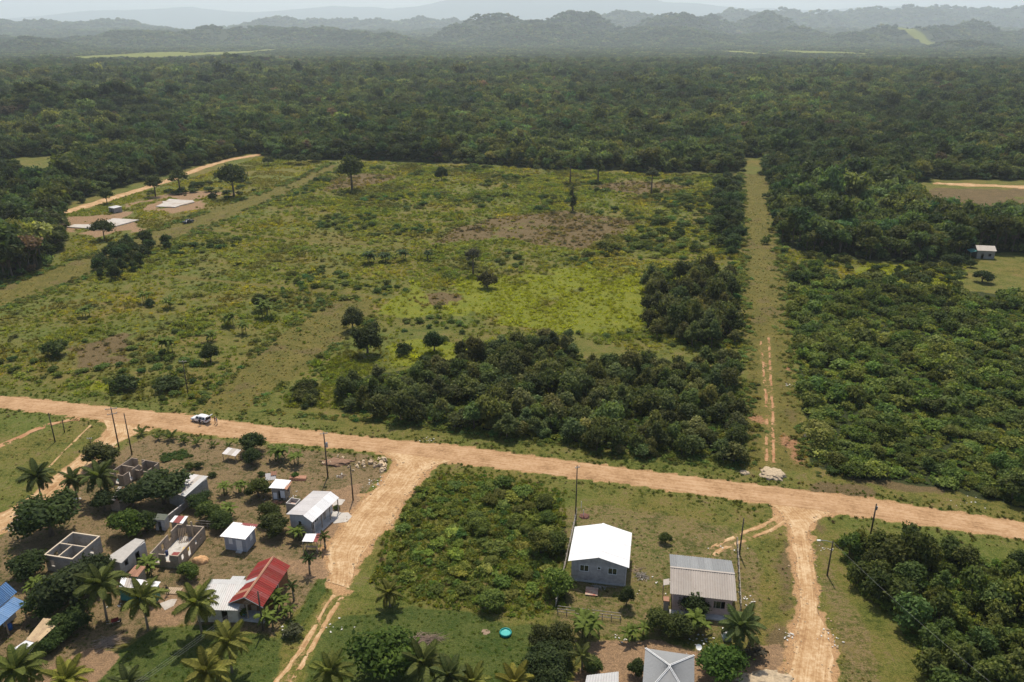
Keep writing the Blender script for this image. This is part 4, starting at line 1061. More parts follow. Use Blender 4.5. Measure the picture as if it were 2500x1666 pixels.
# ------------------------------------------------------------------ buildings
class Bld:
    """a thing with its own frame: origin at p0 on the ground, local x towards p1, local y to the back"""
    def __init__(s, name, label, cat, p0, p1, group=None):
        s.a = math.atan2(p1.y - p0.y, p1.x - p0.x); s.p = Vector((p0.x, p0.y, 0))
        s.o = empty(name, s.p, s.a, label, cat, group)
    def L(s, w):
        d = w - s.p; c_, n_ = math.cos(s.a), math.sin(s.a)
        return Vector((d.x * c_ + d.y * n_, -d.x * n_ + d.y * c_, w.z))
    def box(s, name, x0, x1, y0, y1, z0, z1, mat, parent=None):
        return MB().box(x0, x1, y0, y1, z0, z1).build(name, mat, parent or s.o)
    def wall(s, x0, y0, x1, y1, z0, z1, mat, opens=(), t=.16, z1b=None, name='wall'):
        """wall along (x0,y0)-(x1,y1), thickness to its left side; opens = (u0,u1,v0,v1) along/height"""
        Lw = math.hypot(x1 - x0, y1 - y0); ang = math.atan2(y1 - y0, x1 - x0)
        us = sorted({0, Lw} | {q for o in opens for q in o[:2]}); vs = sorted({z0, z1} | {q for o in opens for q in o[2:]})
        mb = MB()
        for ua, ub in zip(us[:-1], us[1:]):
            run = None
            for va, vb in zip(vs[:-1], vs[1:]):
                mu, mv = (ua + ub) / 2, (va + vb) / 2
                if any(o[0] < mu < o[1] and o[2] < mv < o[3] for o in opens):
                    if run: mb.box(ua, ub, 0, t, *run); run = None
                else: run = (run[0], vb) if run else (va, vb)
            if run: mb.box(ua, ub, 0, t, *run)
        return mb.build(name, mat, s.o, loc=(x0, y0, 0), rot=(0, 0, ang))
    def gable(s, x0, y0, x1, y1, z0, zp, mat, t=.16, up=.5):
        Lw = math.hypot(x1 - x0, y1 - y0); ang = math.atan2(y1 - y0, x1 - x0)
        mb = MB(); P3 = [(0, z0), (Lw, z0), (Lw * up, zp)]
        mb.v = [(a, 0.003, b) for a, b in P3] + [(a, t - .003, b) for a, b in P3]
        mb.f = [(0, 1, 2), (5, 4, 3), (0, 3, 4, 1), (1, 4, 5, 2), (2, 5, 3, 0)]
        return mb.build('gable', mat, s.o, loc=(x0, y0, 0), rot=(0, 0, ang))
    def window(s, x, y, ang, w, h, z, panes=2, frame=None, glass=None):
        f = MB(); b = .07; d0, d1 = -.05, .02
        f.box(-w / 2, w / 2, d0, d1, z, z + b); f.box(-w / 2, w / 2, d0, d1, z + h - b, z + h)
        for k in range(panes + 1):
            u = -w / 2 + (w - b) * k / panes; f.box(u, u + b, d0 - .002, d1 + .002, z + b, z + h - b)
        o = f.build('window', frame or MAT['white'], s.o, loc=(x, y, 0), rot=(0, 0, ang))
        for k in range(panes):
            u0 = -w / 2 + b + (w - b) * k / panes; u1 = u0 + (w - b) / panes - b
            MB().box(u0, u1, -.02, .01, z + b, z + h - b).build('pane', glass or MAT['glass'], o)
        return o
    def door(s, x, y, ang, w, h, mat, z=0.05):
        f = MB().box(-w / 2, w / 2, -.06, .02, z, z + h)
        o = f.build('door', mat, s.o, loc=(x, y, 0), rot=(0, 0, ang))
        MB().box(w / 2 - .16, w / 2 - .1, -.11, -.06, z + h * .45, z + h * .5).build('handle', MAT['metal'], o)
        MB().box(-w / 2 - .07, -w / 2 - .002, -.04, .02, z, z + h + .07).box(w / 2 + .002, w / 2 + .07, -.04, .02, z, z + h + .07).box(-w / 2, w / 2, -.04, .02, z + h + .002, z + h + .07).build('door_frame', MAT['white'], o)
        return o
    def sheet(s, a, b, c, d, mat, period=.3, amp=.03, t=.03, name='roof_sheet', parent=None, res=4):
        """a,b along the eave, d,c along the top; corrugated across"""
        a, b, c, d = map(Vector, (a, b, c, d)); Lw = (b - a).length
        n_ = max(1, int(Lw / period)) * res if amp else 1
        nr = (b - a).cross(d - a).normalized()
        if nr.z < 0: nr = -nr
        V = []
        for i in range(n_ + 1):
            u = i / n_; off = nr * (amp * math.sin(2 * math.pi * i / res)) if amp else Vector((0, 0, 0))
            lo = a.lerp(b, u) + off; hi = d.lerp(c, u) + off
            V += [lo, hi, lo - nr * t, hi - nr * t]
        Fs = []
        for i in range(n_):
            q = 4 * i; r_ = q + 4
            Fs += [(q, r_, r_ + 1, q + 1), (q + 2, q + 3, r_ + 3, r_ + 2), (q, q + 2, r_ + 2, r_), (q + 1, r_ + 1, r_ + 3, q + 3)]
        Fs += [(0, 1, 3, 2), (4 * n_, 4 * n_ + 2, 4 * n_ + 3, 4 * n_ + 1)]
        mb = MB(); mb.v = [tuple(q) for q in V]; mb.f = Fs
        return mb.build(name, mat, parent or s.o)
    def sheets(s, a, b, c, d, mats, n, **k):
        a, b, c, d = map(Vector, (a, b, c, d))
        up = Vector((0, 0, .004))
        for i in range(n):
            u0, u1 = i / n, (i + 1.03) / n if i < n - 1 else 1
            dz = up * (i % 2) * 3
            s.sheet(a.lerp(b, u0) + dz, a.lerp(b, u1) + dz, d.lerp(c, u1) + dz, d.lerp(c, u0) + dz, mats[i % len(mats)] if isinstance(mats, list) else mats, **k)
    def post(s, x, y, z0, z1, r=.07, mat=None, name='post'):
        return MB().box(x - r, x + r, y - r, y + r, z0, z1).build(name, mat or MAT['timber'], s.o)

def shell(B, x0, x1, y0, y1, h, mat, front=(), right=(), back=(), left=(), hb=None, hl=None, t=.16):
    """four walls, outside faces on the rectangle"""
    hb = hb or h
    B.wall(x0, y0, x1, y0, 0, h, mat, front, t)
    B.wall(x1, y0 + t, x1, y1 - t, 0, max(h, hb) if hb == h else min(h, hb), mat, right, t)
    B.wall(x1, y1, x0, y1, 0, hb, mat, back, t)
    B.wall(x0, y1 - t, x0, y0 + t, 0, max(h, hb) if hb == h else min(h, hb), mat, left, t)

# white gabled house
ez, rz_ = 3.9, 5.15
B = Bld('house', 'grey block house with a bright white gabled metal roof', 'house', z7(172, 625, ez), z7(720, 688, ez))
w, d = (z7(720, 688, ez) - z7(172, 625, ez)).length, 9.3
w = (Vector((z7(720, 688, ez).x - z7(172, 625, ez).x, z7(720, 688, ez).y - z7(172, 625, ez).y))).length
i_ = .5
shell(B, i_, w - i_, .55, d - i_, ez - .12, MAT['grey_render'], front=[(1.3, 2.7, 1.9, 3.1), (4.0, 4.55, 2.5, 3.05), (w - 2 * i_ - 2.7, w - 2 * i_ - 1.3, 1.9, 3.1)], right=[(2, 3.4, 1.6, 2.9)])
B.gable(i_, .55, w - i_, .55, ez - .12, rz_ - .14, MAT['grey_render']); B.gable(w - i_, d - i_, i_, d - i_, ez - .12, rz_ - .14, MAT['grey_render'])
B.window(i_ + 2.0, .55 + .05, 0, 1.4, 1.2, 1.9); B.window(w - i_ - 2.0, .55 + .05, 0, 1.4, 1.2, 1.9); B.window(i_ + 4.275, .55 + .05, 0, .55, .55, 2.5, 1)
B.window(w - i_ - .05, .71 + 2.7, R(90), 1.4, 1.3, 1.6)
for sgn in (0, 1):
    e = 0 if sgn == 0 else w
    B.sheets((e, 0, ez), (e, d, ez), (w / 2, d, rz_), (w / 2, 0, rz_), MAT['roof_white'], 5, period=.35, amp=.012, t=.03)
MB().poly([(w / 2 - .22, -.02, rz_ - .02), (w / 2, -.02, rz_ + .05), (w / 2, d + .02, rz_ + .05), (w / 2 - .22, d + .02, rz_ - .02)]).poly([(w / 2, -.02, rz_ + .05), (w / 2 + .22, -.02, rz_ - .02), (w / 2 + .22, d + .02, rz_ - .02), (w / 2, d + .02, rz_ + .05)]).build('ridge_cap', MAT['roof_white'], B.o)
B.box('foundation', i_ - .1, w - i_ + .1, .45, d - i_ + .1, -.1, .25, MAT['concrete'])

# beige corrugated house
ez, rz_ = 3.4, 4.5
pa, pb, pc, pd = z7(1088, 918, ez), z7(1687, 985, ez), z7(1663, 625, ez), z7(1100, 565, ez)
B = Bld('house', 'pink-walled house under a beige corrugated gabled roof', 'house', pa, pb)
w = Vector((pb.x - pa.x, pb.y - pa.y)).length; d = B.L(pd).y
i_ = .5
shell(B, i_, w - i_, i_, d - i_, ez - .1, MAT['pink_wall'], front=[(1.4, 2.9, 1.3, 2.6), (w - 3.6, w - 2.0, 1.3, 2.6)])
for xx in (i_ + 2.15, w - i_ - 1.3 - .999): B.window(xx, i_ + .05, 0, 1.5, 1.3, 1.3, 2, MAT['grey_timber'])
yr = B.L(z7(1100, 680, rz_)).y
B.gable(i_, d - i_, i_, i_, ez - .1, rz_ - .12, MAT['pink_wall'], up=(d - i_ - yr) / (d - 2 * i_)); B.gable(w - i_, i_, w - i_, d - i_, ez - .1, rz_ - .12, MAT['pink_wall'], up=(yr - i_) / (d - 2 * i_))
B.sheets((0, 0, ez), (w, 0, ez), (w, yr, rz_), (0, yr, rz_), MAT['roof_beige'], 9, period=.3, amp=.045)
B.sheets((0, d, ez), (w, d, ez), (w, yr, rz_), (0, yr, rz_), MAT['roof_grey'], 9, period=.3, amp=.04)
B.box('ridge_cap', -.02, w + .02, yr - .16, yr + .16, rz_ + .02, rz_ + .06, MAT['roof_beige'])
B.sheet((-.9, 2.9, 2.5), (-.9, 4.3, 2.5), (-.02, 4.3, 2.8), (-.02, 2.9, 2.8), MAT['roof_beige'], amp=0, name='awning')
for q in (3.0, 4.2): B.post(-.85, q, 0, 2.46, .04)
B.box('water_tank_stand', -.75, -.05, .35, 1.2, 0, 1.7, MAT['grey_timber']); B.box('bench_top', -.85, 0, .25, 1.3, 1.71, 1.8, MAT['roof_rust'])
B.box('veranda_slab', .1, w - .1, -.6, i_ - .02, -.1, .2, MAT['concrete'])

# hip-roofed house at the bottom of the picture
ez, rz_ = 3.2, 4.9
pa, pb = z8(645, 525, ez), z8(1085, 590, ez)
B = Bld('house', 'house with a grey hipped metal roof and pale ridge caps', 'house', pb, pa)     # local y towards the camera
w = Vector((pb.x - pa.x, pb.y - pa.y)).length; d = 9.0
hp = B.L(z8(860, 680, rz_))
hx, hy = w / 2, hp.y
rg2 = d - hy
B.sheet((0, 0, ez), (w, 0, ez), (hx + .01, hy, rz_), (hx - .01, hy, rz_), MAT['roof_grey'], amp=.01, period=.3)
B.sheet((0, d, ez), (w, d, ez), (hx + .01, rg2, rz_), (hx - .01, rg2, rz_), MAT['roof_grey'], amp=.01, period=.3)
B.sheet((0, 0, ez), (0, d, ez), (hx, rg2, rz_), (hx, hy, rz_), MAT['roof_grey'], amp=.01, period=.3)
B.sheet((w, 0, ez), (w, d, ez), (hx, rg2, rz_), (hx, hy, rz_), MAT['roof_grey'], amp=.01, period=.3)
for k, (q0, q1) in enumerate([((0, 0, ez), (hx, hy, rz_)), ((w, 0, ez), (hx, hy, rz_)), ((0, d, ez), (hx, rg2, rz_)), ((w, d, ez), (hx, rg2, rz_)), ((hx, hy, rz_), (hx, rg2, rz_))]):
    for o_ in (-.09, .09):
        dv = (Vector(q1) - Vector(q0)); sd = Vector((-dv.y, dv.x, 0)).normalized() * o_ + Vector((0, 0, .05))
        MB().tube([Vector(q0) + sd, Vector(q1) + sd], .045, 6).build('ridge_cap', MAT['white'], B.o)
shell(B, .45, w - .45, .45, d - .45, ez - .08, MAT['pale_wall'], front=[(2, 3.2, 1.2, 2.4)])
B.window(.45 + 2.6, .5, 0, 1.2, 1.2, 1.2)

def shed(name, label, pts, ez, mat_r, mat_w, ov=.25, drop=.25, cat='shed', amp=.02, period=.3, opens=None, doors=None, n=4, wallh=None, wins=()):
    """lean-to: pts = eave front-left, front-right, back-right, back-left given as points at height ez; the front is 'drop' lower"""
    pa, pb, pc, pd = pts
    B = Bld(name, label, cat, pa, pb)
    a, b, c_, d_ = [B.L(q) for q in pts]
    up = Vector((0, 0, drop)); a.z = b.z = ez - drop / 2; c_.z = d_.z = ez + drop / 2
    mats = mat_r if isinstance(mat_r, list) else [mat_r]
    B.sheets(a, b, c_, d_, mats, n, amp=amp, period=period)
    x0, x1 = max(a.x, d_.x) * .5 + min(a.x, d_.x) * .5 + ov, (b.x + c_.x) / 2 - ov
    y0, y1 = ov, (c_.y + d_.y) / 2 - ov
    h = ez - drop / 2 - .06
    shell(B, x0, x1, y0, y1, h, mat_w, **(opens or {}))
    if drop > .15:
        for xx, yy0, yy1, rev in ((x0, y1 - .16, y0 + .16, True), (x1, y0 + .16, y1 - .16, False)):
            Lw = abs(yy1 - yy0); mb = MB(); q = [(0, h), (Lw, h), ((0 if rev else Lw), h + drop * .85)]
            mb.v = [(u, .01, v) for u, v in q] + [(u, .14, v) for u, v in q]
            mb.f = [(0, 1, 2), (5, 4, 3), (0, 3, 4, 1), (1, 4, 5, 2), (2, 5, 3, 0)]
            mb.build('wall_top', mat_w, B.o, loc=(xx, yy0, 0), rot=(0, 0, R(-90 if rev else 90)))
        B.box('wall_top', x0 + .01, x1 - .01, y1 - .15, y1 - .01, h, h + drop * .85, mat_w)
    B.x0, B.x1, B.y0, B.y1, B.h = x0, x1, y0, y1, h
    return B

# small roof at the bottom edge
ez = 2.6
shed('shed', 'small shed with a pale grey flat metal roof beside the hip-roofed house', [z8(95, 880, ez), z8(405, 880, ez), z8(405, 742, ez), z8(120, 775, ez)], ez, MAT['roof_pale'], MAT['block_grey'])

# red roofed house
ez, rz_ = 2.9, 4.3
pa, pb, pd = z4(430, 635, ez), z4(740, 670, ez), z4(690, 285, ez)
B = Bld('house', 'timber house under a long faded red gabled roof', 'house', pa, pb)
w = Vector((pb.x - pa.x, pb.y - pa.y)).length; d = 9.6
shell(B, .4, w - .4, 2.0, d - .4, ez - .1, MAT['timber_wall'], right=[(2.6, 3.8, 1.2, 2.3)], front=[(1.9, 2.8, 0, 2.1)])
B.gable(.4, 2.0, w - .4, 2.0, ez - .1, rz_ - .15, MAT['timber_wall']); B.gable(w - .4, d - .4, .4, d - .4, ez - .1, rz_ - .15, MAT['timber_wall'])
B.gable(.15, .25, w - .15, .25, ez - .1, rz_ - .15, MAT['timber_wall'], .06)
B.window(w - .45, 2.16 + 3.2, R(90), 1.2, 1.1, 1.2)
B.door(.4 + 2.35, 2.1, 0, .85, 2.05, MAT['timber'])
for xx in (.2, w / 2, w - .2): B.post(xx, .3, 0, ez - .12, .07)
B.box('porch_floor', .1, w - .1, -.1, 1.98, -.1, .3, MAT['concrete'])
B.box('porch_rail', .3, w * .42, .22, .3, .85, .95, MAT['teal_wall'])
RMT = [MAT['roof_red'], MAT['roof_red'], MAT['roof_redp'], MAT['roof_red'], MAT['roof_red'], MAT['roof_red'], MAT['roof_redp']]
ps = [('l', (0, 0, ez), (0, d, ez), (w / 2, d, rz_), (w / 2, 0, rz_)), ('r', (w, 0, ez), (w, d, ez), (w / 2, d, rz_), (w / 2, 0, rz_))]
for k, *q in ps:
    mats = list(RMT) * 2
    if k == 'l': mats[2] = MAT['roof_rust']; mats[5] = MAT['roof_pale']
    B.sheets(*q, mats, 12, period=.28, amp=.025)
B.sheet((w / 2 - .2, -.03, rz_ - .01), (w / 2 - .2, d + .03, rz_ - .01), (w / 2, d + .03, rz_ + .07), (w / 2, -.03, rz_ + .07), MAT['roof_rust'], amp=0, name='ridge_cap')
B.sheet((w / 2 + .2, -.03, rz_ - .01), (w / 2 + .2, d + .03, rz_ - .01), (w / 2, d + .03, rz_ + .07), (w / 2, -.03, rz_ + .07), MAT['roof_rust'], amp=0, name='ridge_cap')
for e, x_ in ((0, 0), (1, w)):   # pale barge boards
    MB().tube([(x_, -.05, ez - .05), (w / 2, -.05, rz_ - .03)], .06, 4).build('barge_board', MAT['roof_pale'], B.o)

# grey metal roofed annexe left of it
ez = 3.0
pa, pb = z4(110, 690, 2.6), z4(420, 695, 2.6)
B = Bld('annexe', 'grey metal roofed annexe joined to the red roofed house', 'house', pa, pb)
w = 6.6; d1 = B.L(z4(505, 465, 3.3)).y; d2 = B.L(z4(580, 425, 3.0)).y
B.sheets((0, 0, 2.5), (w, 0, 2.5), (w, d1, 3.3), (0, d1, 3.3), [MAT['roof_pale'], MAT['roof_greyw'], MAT['roof_pale']], 7, period=.3, amp=.02)
B.sheets((0, d2, 3.0), (w, d2, 3.0), (w, d1, 3.3), (0, d1, 3.3), MAT['roof_pale'], 5, period=.3, amp=.02)
B.sheet((3.2, d2 + 1.2, 2.7), (5.2, d2 + 1.2, 2.7), (5.2, d2 - .1, 2.9), (3.2, d2 - .1, 2.9), MAT['roof_pale'], amp=.015, name='lean_to_sheet')
shell(B, .3, w - .3, .4, d2 - .3, 2.4, MAT['cream_wall'], front=[(1.0, 1.9, 1.0, 2.0), (3.6, 4.5, 0, 2.0)])
for xx in (3.3, 5.1): B.post(xx, d2 + 1.1, 0, 2.66, .05)
B.wall(.3, .4, w - .3, .4, 2.4, 2.46, MAT['timber'])

# small grey house with white lean-to roof
ez = 2.9
B = shed('house', 'small grey-blue house with a white roof and a red roof strip', [z3(205, 1130, ez), z3(435, 1160, ez), z3(550, 1045, ez), z3(330, 1018, ez)], ez, MAT['roof_white'], MAT['grey_paint'], .35, .35, 'house', .012, .3,
         dict(front=[(.75, 1.45, 1.2, 2.3)], right=[(1.2, 2.0, 1.2, 2.3)]), n=4)
B.window(B.x0 + 1.1, B.y0 + .05, 0, .7, 1.1, 1.2, 1, MAT['white'], MAT['white']); B.door(B.x0 + 2.6, B.y0 - .02, 0, .9, 2.05, MAT['white'])
B.window(B.x1 - .05, B.y0 + .16 + 1.6, R(90), .8, 1.1, 1.2, 1, MAT['white'], MAT['white'])
B.box('step', B.x0 + 2.1, B.x0 + 3.1, B.y0 - .6, B.y0 - .03, 0, .18, MAT['concrete'])
a, b, c_, d_ = [B.L(q) for q in (z3(400, 1044, ez), z3(535, 1062, ez), z3(550, 1045, ez), z3(415, 1030, ez))]
B.sheet((a.x, a.y, ez + .14), (b.x, b.y, ez + .14), (c_.x, c_.y + .1, ez + .24), (d_.x, d_.y + .1, ez + .24), MAT['roof_redp'], amp=.012, name='red_strip')

# white roofed house with veranda
pts = [z3(800, 922, 3.7), z3(950, 965, 3.9), z3(1165, 740, 3.9), z3(980, 698, 3.7)]
B = Bld('house', 'grey house with a wide white roof and posted veranda', 'house', z3(800, 922, 3.7), z3(1080, 1012, 3.2))
a, b, c_, d_ = [B.L(q) for q in pts]
dd_ = d_.y; wx = b.x
fr, br_ = B.L(z3(1080, 1012, 3.2)), B.L(z3(1270, 757, 3.2))
W8 = (fr.x + br_.x) / 2
B.sheets((0, 0, 3.3), (0, dd_, 3.3), (wx, dd_, 4.0), (wx, 0, 4.0), [MAT['roof_greyw']], 7, period=.3, amp=.012)
B.sheets((W8, -.2, 3.1), (W8, dd_, 3.1), (wx, dd_, 4.02), (wx, -.2, 4.02), [MAT['roof_white']], 7, period=.3, amp=.012)
shell(B, .4, W8 - 1.3, .4, dd_ - .4, 3.05, MAT['pale_wall'], front=[(1.6, 2.4, 1.3, 2.3), (4.2, 4.9, 1.0, 2.3)], right=[(1.5, 2.6, 1.1, 2.2), (4.0, 4.9, 0, 2.1)])
B.gable(.4, .4, W8 - 1.3, .4, 3.05, 3.85, MAT['pale_wall'], up=.7); B.gable(W8 - 1.3, dd_ - .4, .4, dd_ - .4, 3.05, 3.85, MAT['pale_wall'], up=.3)
B.window(.4 + 2.0, .45, 0, .8, 1.0, 1.3, 1); B.window(.4 + 4.55, .45, 0, .7, 1.3, 1.0, 1); B.window(W8 - 1.35, .56 + 2.05, R(90), 1.1, 1.1, 1.1)
B.door(W8 - 1.33, .56 + 4.45, R(90), .85, 2.05, MAT['grey_timber'])
for q in (.1, dd_ * .34, dd_ * .66, dd_ - .2): B.post(W8 - .25, q, 0, 3.1, .07, MAT['grey_timber'])
B.box('veranda_slab', W8 - 1.28, W8 + .25, -.1, dd_ - .1, -.1, .16, MAT['concrete'])
MB().prism([(q.x, q.y) for q in [B.L(z3(*t)) for t in ((1200, 985), (1260, 930), (1360, 925), (1395, 960), (1350, 1010), (1230, 1025))]], -.05, .035).build('apron_slab', MAT['slab'], B.o)
MB().prism([(q.x, q.y) for q in [B.L(z3(*t)) for t in ((1215, 850), (1265, 800), (1335, 812), (1300, 858), (1230, 868))]], -.05, .03).build('apron_slab', MAT['slab'], B.o)

# ramshackle timber hut
ez = 2.7
B = shed('hut', 'ramshackle timber hut with a white sheet roof and rusty edge', [z3(645, 700, ez), z3(790, 708, ez), z3(850, 640, ez), z3(710, 628, ez)], ez, MAT['roof_white'], MAT['grey_timber'], .25, .2, 'hut', .012, .3,
         dict(front=[(1.2, 2.0, 0, 1.9)], right=[(.8, 1.6, .9, 1.7)]), n=3)
B.box('white_panel', B.x0 + .25, B.x0 + .95, B.y0 - .06, B.y0 - .01, .2, 1.5, MAT['white']); B.box('white_panel', B.x1 - .9, B.x1 - .1, B.y0 - .06, B.y0 - .01, .5, 2.0, MAT['white'])
B.sheet((B.x1 + .05, B.y0 - .3, ez - .05), (B.x1 + .05, B.y1 + .2, ez + .1), (B.x1 + .55, B.y1 + .2, ez - .15), (B.x1 + .55, B.y0 - .3, ez - .25), MAT['roof_rust'], amp=.02, name='rusty_sheet')
for k in range(4): MB().tube([(B.x1 + .3 + .2 * k, B.y0 - .2 + k * .4, 0), (B.x1 + .1 + .1 * k, B.y0 + k * .5, 2.0)], .05, 4).build('prop_pole', MAT['timber'], B.o)
p_ = z3(900, 632); B2 = Bld('scrap_sheet_stack', 'stack of rusty roofing sheets behind the ramshackle hut', 'sheets', z3(830, 640), z3(960, 645))
for k in range(4): B2.sheet((0, .1 * k, .08 + .12 * k), (3.2, .1 * k, .1 + .1 * k), (3.1, 1.0 + .1 * k, .14 + .12 * k), (-.1, 1.0 + .1 * k, .1 + .12 * k), MAT['roof_rust'], amp=.025, name='rusty_sheet')
B2 = Bld('lean_to', 'small lean-to of grey and rusty sheets beside the ramshackle hut', 'lean-to', z3(625, 690), z3(700, 680))
B2.sheet((0, 0, 1.2), (1.9, 0, 1.2), (1.9, 1.3, 2.0), (0, 1.3, 2.0), MAT['roof_greyw'], amp=.02); B2.sheet((1.0, .7, 1.75), (2.1, .7, 1.75), (2.1, 1.5, 2.2), (1.0, 1.5, 2.2), MAT['roof_rust'], amp=.02)
for q in ((.05, .1, 1.2), (1.85, .1, 1.2), (.05, 1.25, 1.95), (1.85, 1.25, 1.95)): B2.post(q[0], q[1], 0, q[2], .05)
# open concrete cistern
a_, b_ = z3(800, 840, 1.6), z3(860, 850, 1.6)
B = Bld('cistern', 'open concrete cistern between the hut and white roofed house', 'cistern', a_, b_)
shell(B, 0, 1.9, 0, 1.9, 1.6, MAT['concrete'], t=.14); B.box('floor', .15, 1.75, .15, 1.75, 0, .9, MAT['pink_wall'])
# roadside stall
ez = 2.3
pa, pb, pc, pd = z3(945, 1185, ez), z3(1080, 1190, ez), z3(1110, 1115, ez), z3(980, 1115, ez)
B = Bld('stall', 'small open stall with a white roof on leaning posts', 'stall', pa, pb)
a, b, c_, d_ = [B.L(q) for q in (pa, pb, pc, pd)]
B.sheets(a, b, c_, d_, [MAT['roof_white'], MAT['roof_white'], MAT['roof_white'], MAT['roof_redp']], 4, period=.3, amp=.015)
for q in (a, b, c_, d_): MB().tube([(q.x * .92 + .1, q.y * .9 + .1, 0), (q.x * .96 + .05, q.y * .95 + .05, ez - .03)], .06, 5).build('post', MAT['grey_timber'], B.o)
B.box('counter', .3, b.x - .3, .5, .9, .8, .9, MAT['timber']); B.box('counter_leg', .4, .5, .6, .8, 0, .8, MAT['timber']); B.box('counter_leg', b.x - .5, b.x - .4, .6, .8, 0, .8, MAT['timber'])

# roofless block buildings
def roofless(name, label, p0, p1, w, d, h, mat, inner, rim=True, opens=None, drops=()):
    B = Bld(name, label, 'ruin' if not rim else 'building', p0, p1)
    t = .18; o = opens or {}
    sides = [(0, 0, w, 0, 'front'), (w, t, w, d - t, 'right'), (w, d, 0, d, 'back'), (0, d - t, 0, t, 'left')]
    for x0, y0, x1, y1, k in sides:
        hh = h - dict(drops).get(k, 0)
        B.wall(x0, y0, x1, y1, 0, hh, mat, o.get(k, ()), t)
    for x0, y0, x1, y1 in inner: B.wall(x0, y0, x1, y1, 0, h - .02, mat, [(.9, 1.7, 0, 2.0)] if math.hypot(x1 - x0, y1 - y0) > 2.8 else (), t)
    if rim:
        e = .03
        mb = MB().box(-e, w + e, -e, t + e, h + .002, h + .2).box(-e, w + e, d - t - e, d + e, h + .002, h + .2).box(-e, t + e, t + e, d - t - e, h + .002, h + .2).box(w - t - e, w + e, t + e, d - t - e, h + .002, h + .2)
        mb.build('ring_beam', MAT['beam'], B.o)
        for x0, y0, x1, y1 in inner: B.wall(x0, y0, x1, y1, h - .015, h + .19, MAT['beam'], (), t, name='ring_beam')
    B.box('floor_slab', .05, w - .05, .05, d - .05, -.1, .08, MAT['concrete'])
    return B
p0, p1 = z2(395, 205, 2.9), z2(650, 245, 2.9)
w = Vector((p1.x - p0.x, p1.y - p0.y)).length; d = 6.3
roofless('roofless_building', 'roofless block building with pale beams and three open rooms', p0, p1, w, d, 2.8, MAT['block_grey'], [(.2, d * .5, w - .2, d * .5), (w * .5, .2, w * .5, d * .5 - .1)],
         True, dict(front=[(.9, 1.6, 1.0, 2.1)], right=[(1.6, 2.3, .9, 2.0), (3.4, 4.3, 0, 2.1)], left=[(1, 1.9, .9, 2.0), (3.6, 4.5, 0, 2.1)], back=[(1, 2, .9, 2)]))
p0, p1 = z2(1340, 190, 2.4), z2(1590, 215, 2.4)
w = 4.9; d = 8.3
B = roofless('roofless_building', 'long roofless block house with clutter lying inside', p0, p1, w, d, 2.4, MAT['block'], [], False,
             dict(right=[(.7, 1.5, .9, 1.9), (2.6, 3.5, .2, 1.9), (4.9, 5.6, .9, 1.8), (6.4, 7.0, 1, 1.8)], front=[(.6, 1.5, .7, 2.41), (2.6, 3.4, 1.1, 2.41)], left=[(2, 3, 1.2, 2.41), (4.4, 5.2, .8, 1.9)], back=[(3.2, 4, 0, 2.41)]), [('front', .3)])
B.post(3.0, d - .6, 0, 3.6, .12, MAT['timber'], 'column')
CL = B
for k, (x, y, dx, dy, h_, nm, mt, lb) in enumerate([(2.6, 2.6, 1.3, 1.5, .5, 'mattress', 'roof_redp', 'faded red padded bed base inside the cluttered roofless house'), (3.4, 4.4, .9, 1.0, .55, 'crate', None, 'yellow plastic crate inside the cluttered roofless house'),
        (.9, 3.0, .5, .5, .8, 'barrel', None, 'dark blue drum inside the cluttered roofless house'), (1.3, 1.2, .9, .8, .35, 'tarpaulin_bundle', None, 'green tarpaulin bundle inside the cluttered roofless house')]):
    cc = {1: (.5, .33, .04), 2: (.03, .05, .14), 3: (.02, .2, .14)}
    mt_ = MAT[mt] if mt else plain(nm + '_skin', cc[k], .6, 5, .2)
    q = Vector((x, y)); wv = B.p + Vector((q.x * math.cos(B.a) - q.y * math.sin(B.a), q.x * math.sin(B.a) + q.y * math.cos(B.a), .08))
    me = bpy.data.meshes.new(nm); bm = bmesh.new()
    if nm == 'barrel': bmesh.ops.create_cone(bm, cap_ends=True, segments=14, radius1=dx / 2, radius2=dx / 2, depth=h_)
    else: bmesh.ops.create_cube(bm, size=1); bmesh.ops.scale(bm, vec=(dx, dy, h_), verts=bm.verts)
    bmesh.ops.bevel(bm, geom=bm.edges[:], offset=.08, segments=2, affect='EDGES')
    if nm in ('tarpaulin_bundle', 'mattress'):
        for v in bm.verts: v.co += Vector((random.uniform(-.06, .06), random.uniform(-.06, .06), random.uniform(-.05, .08)))
    bmesh.ops.translate(bm, vec=(0, 0, h_ / 2), verts=bm.verts); bm.to_mesh(me); bm.free(); me.materials.append(mt_)
    tag(link(nm, me, None, wv, (0, 0, B.a + .2 * k)), lb, nm.split('_')[0])
for k in range(6):
    q = Vector((1.3 + .25 * k, 6.2 + .1 * k)); wv = B.p + Vector((q.x * math.cos(B.a) - q.y * math.sin(B.a), q.x * math.sin(B.a) + q.y * math.cos(B.a), .08))
    tag(MB().tube([(0, 0, 0), (-.9, 1.5, 1.9)], .05, 4).build('plank', MAT['timber'], None, loc=wv, rot=(0, 0, B.a)), 'long plank leaning on the inside wall of the cluttered house', 'plank', 'planks leaning in the roofless house')
p0, p1 = z1(985, 800, 1.2), z1(1095, 860, .6)
p0 = z1(990, 850); p1 = z1(1105, 870)
B = roofless('roofless_building', 'brown roofless block ruin beside the sandy side track', p0, p0 + (z1(1105, 872) - p0), 3.4, 6.2, 2.3, MAT['block'], [(.2, 3.2, 3.2, 3.2)], False,
             dict(front=[(1.3, 2.1, .3, 2.31)], right=[(1.4, 2.2, .3, 2.31), (4.2, 4.9, 1, 2.31)], back=[(1, 2, .8, 2.31)], left=[(3.5, 4.4, 0, 2.0)]), [('front', .5), ('right', .25)])
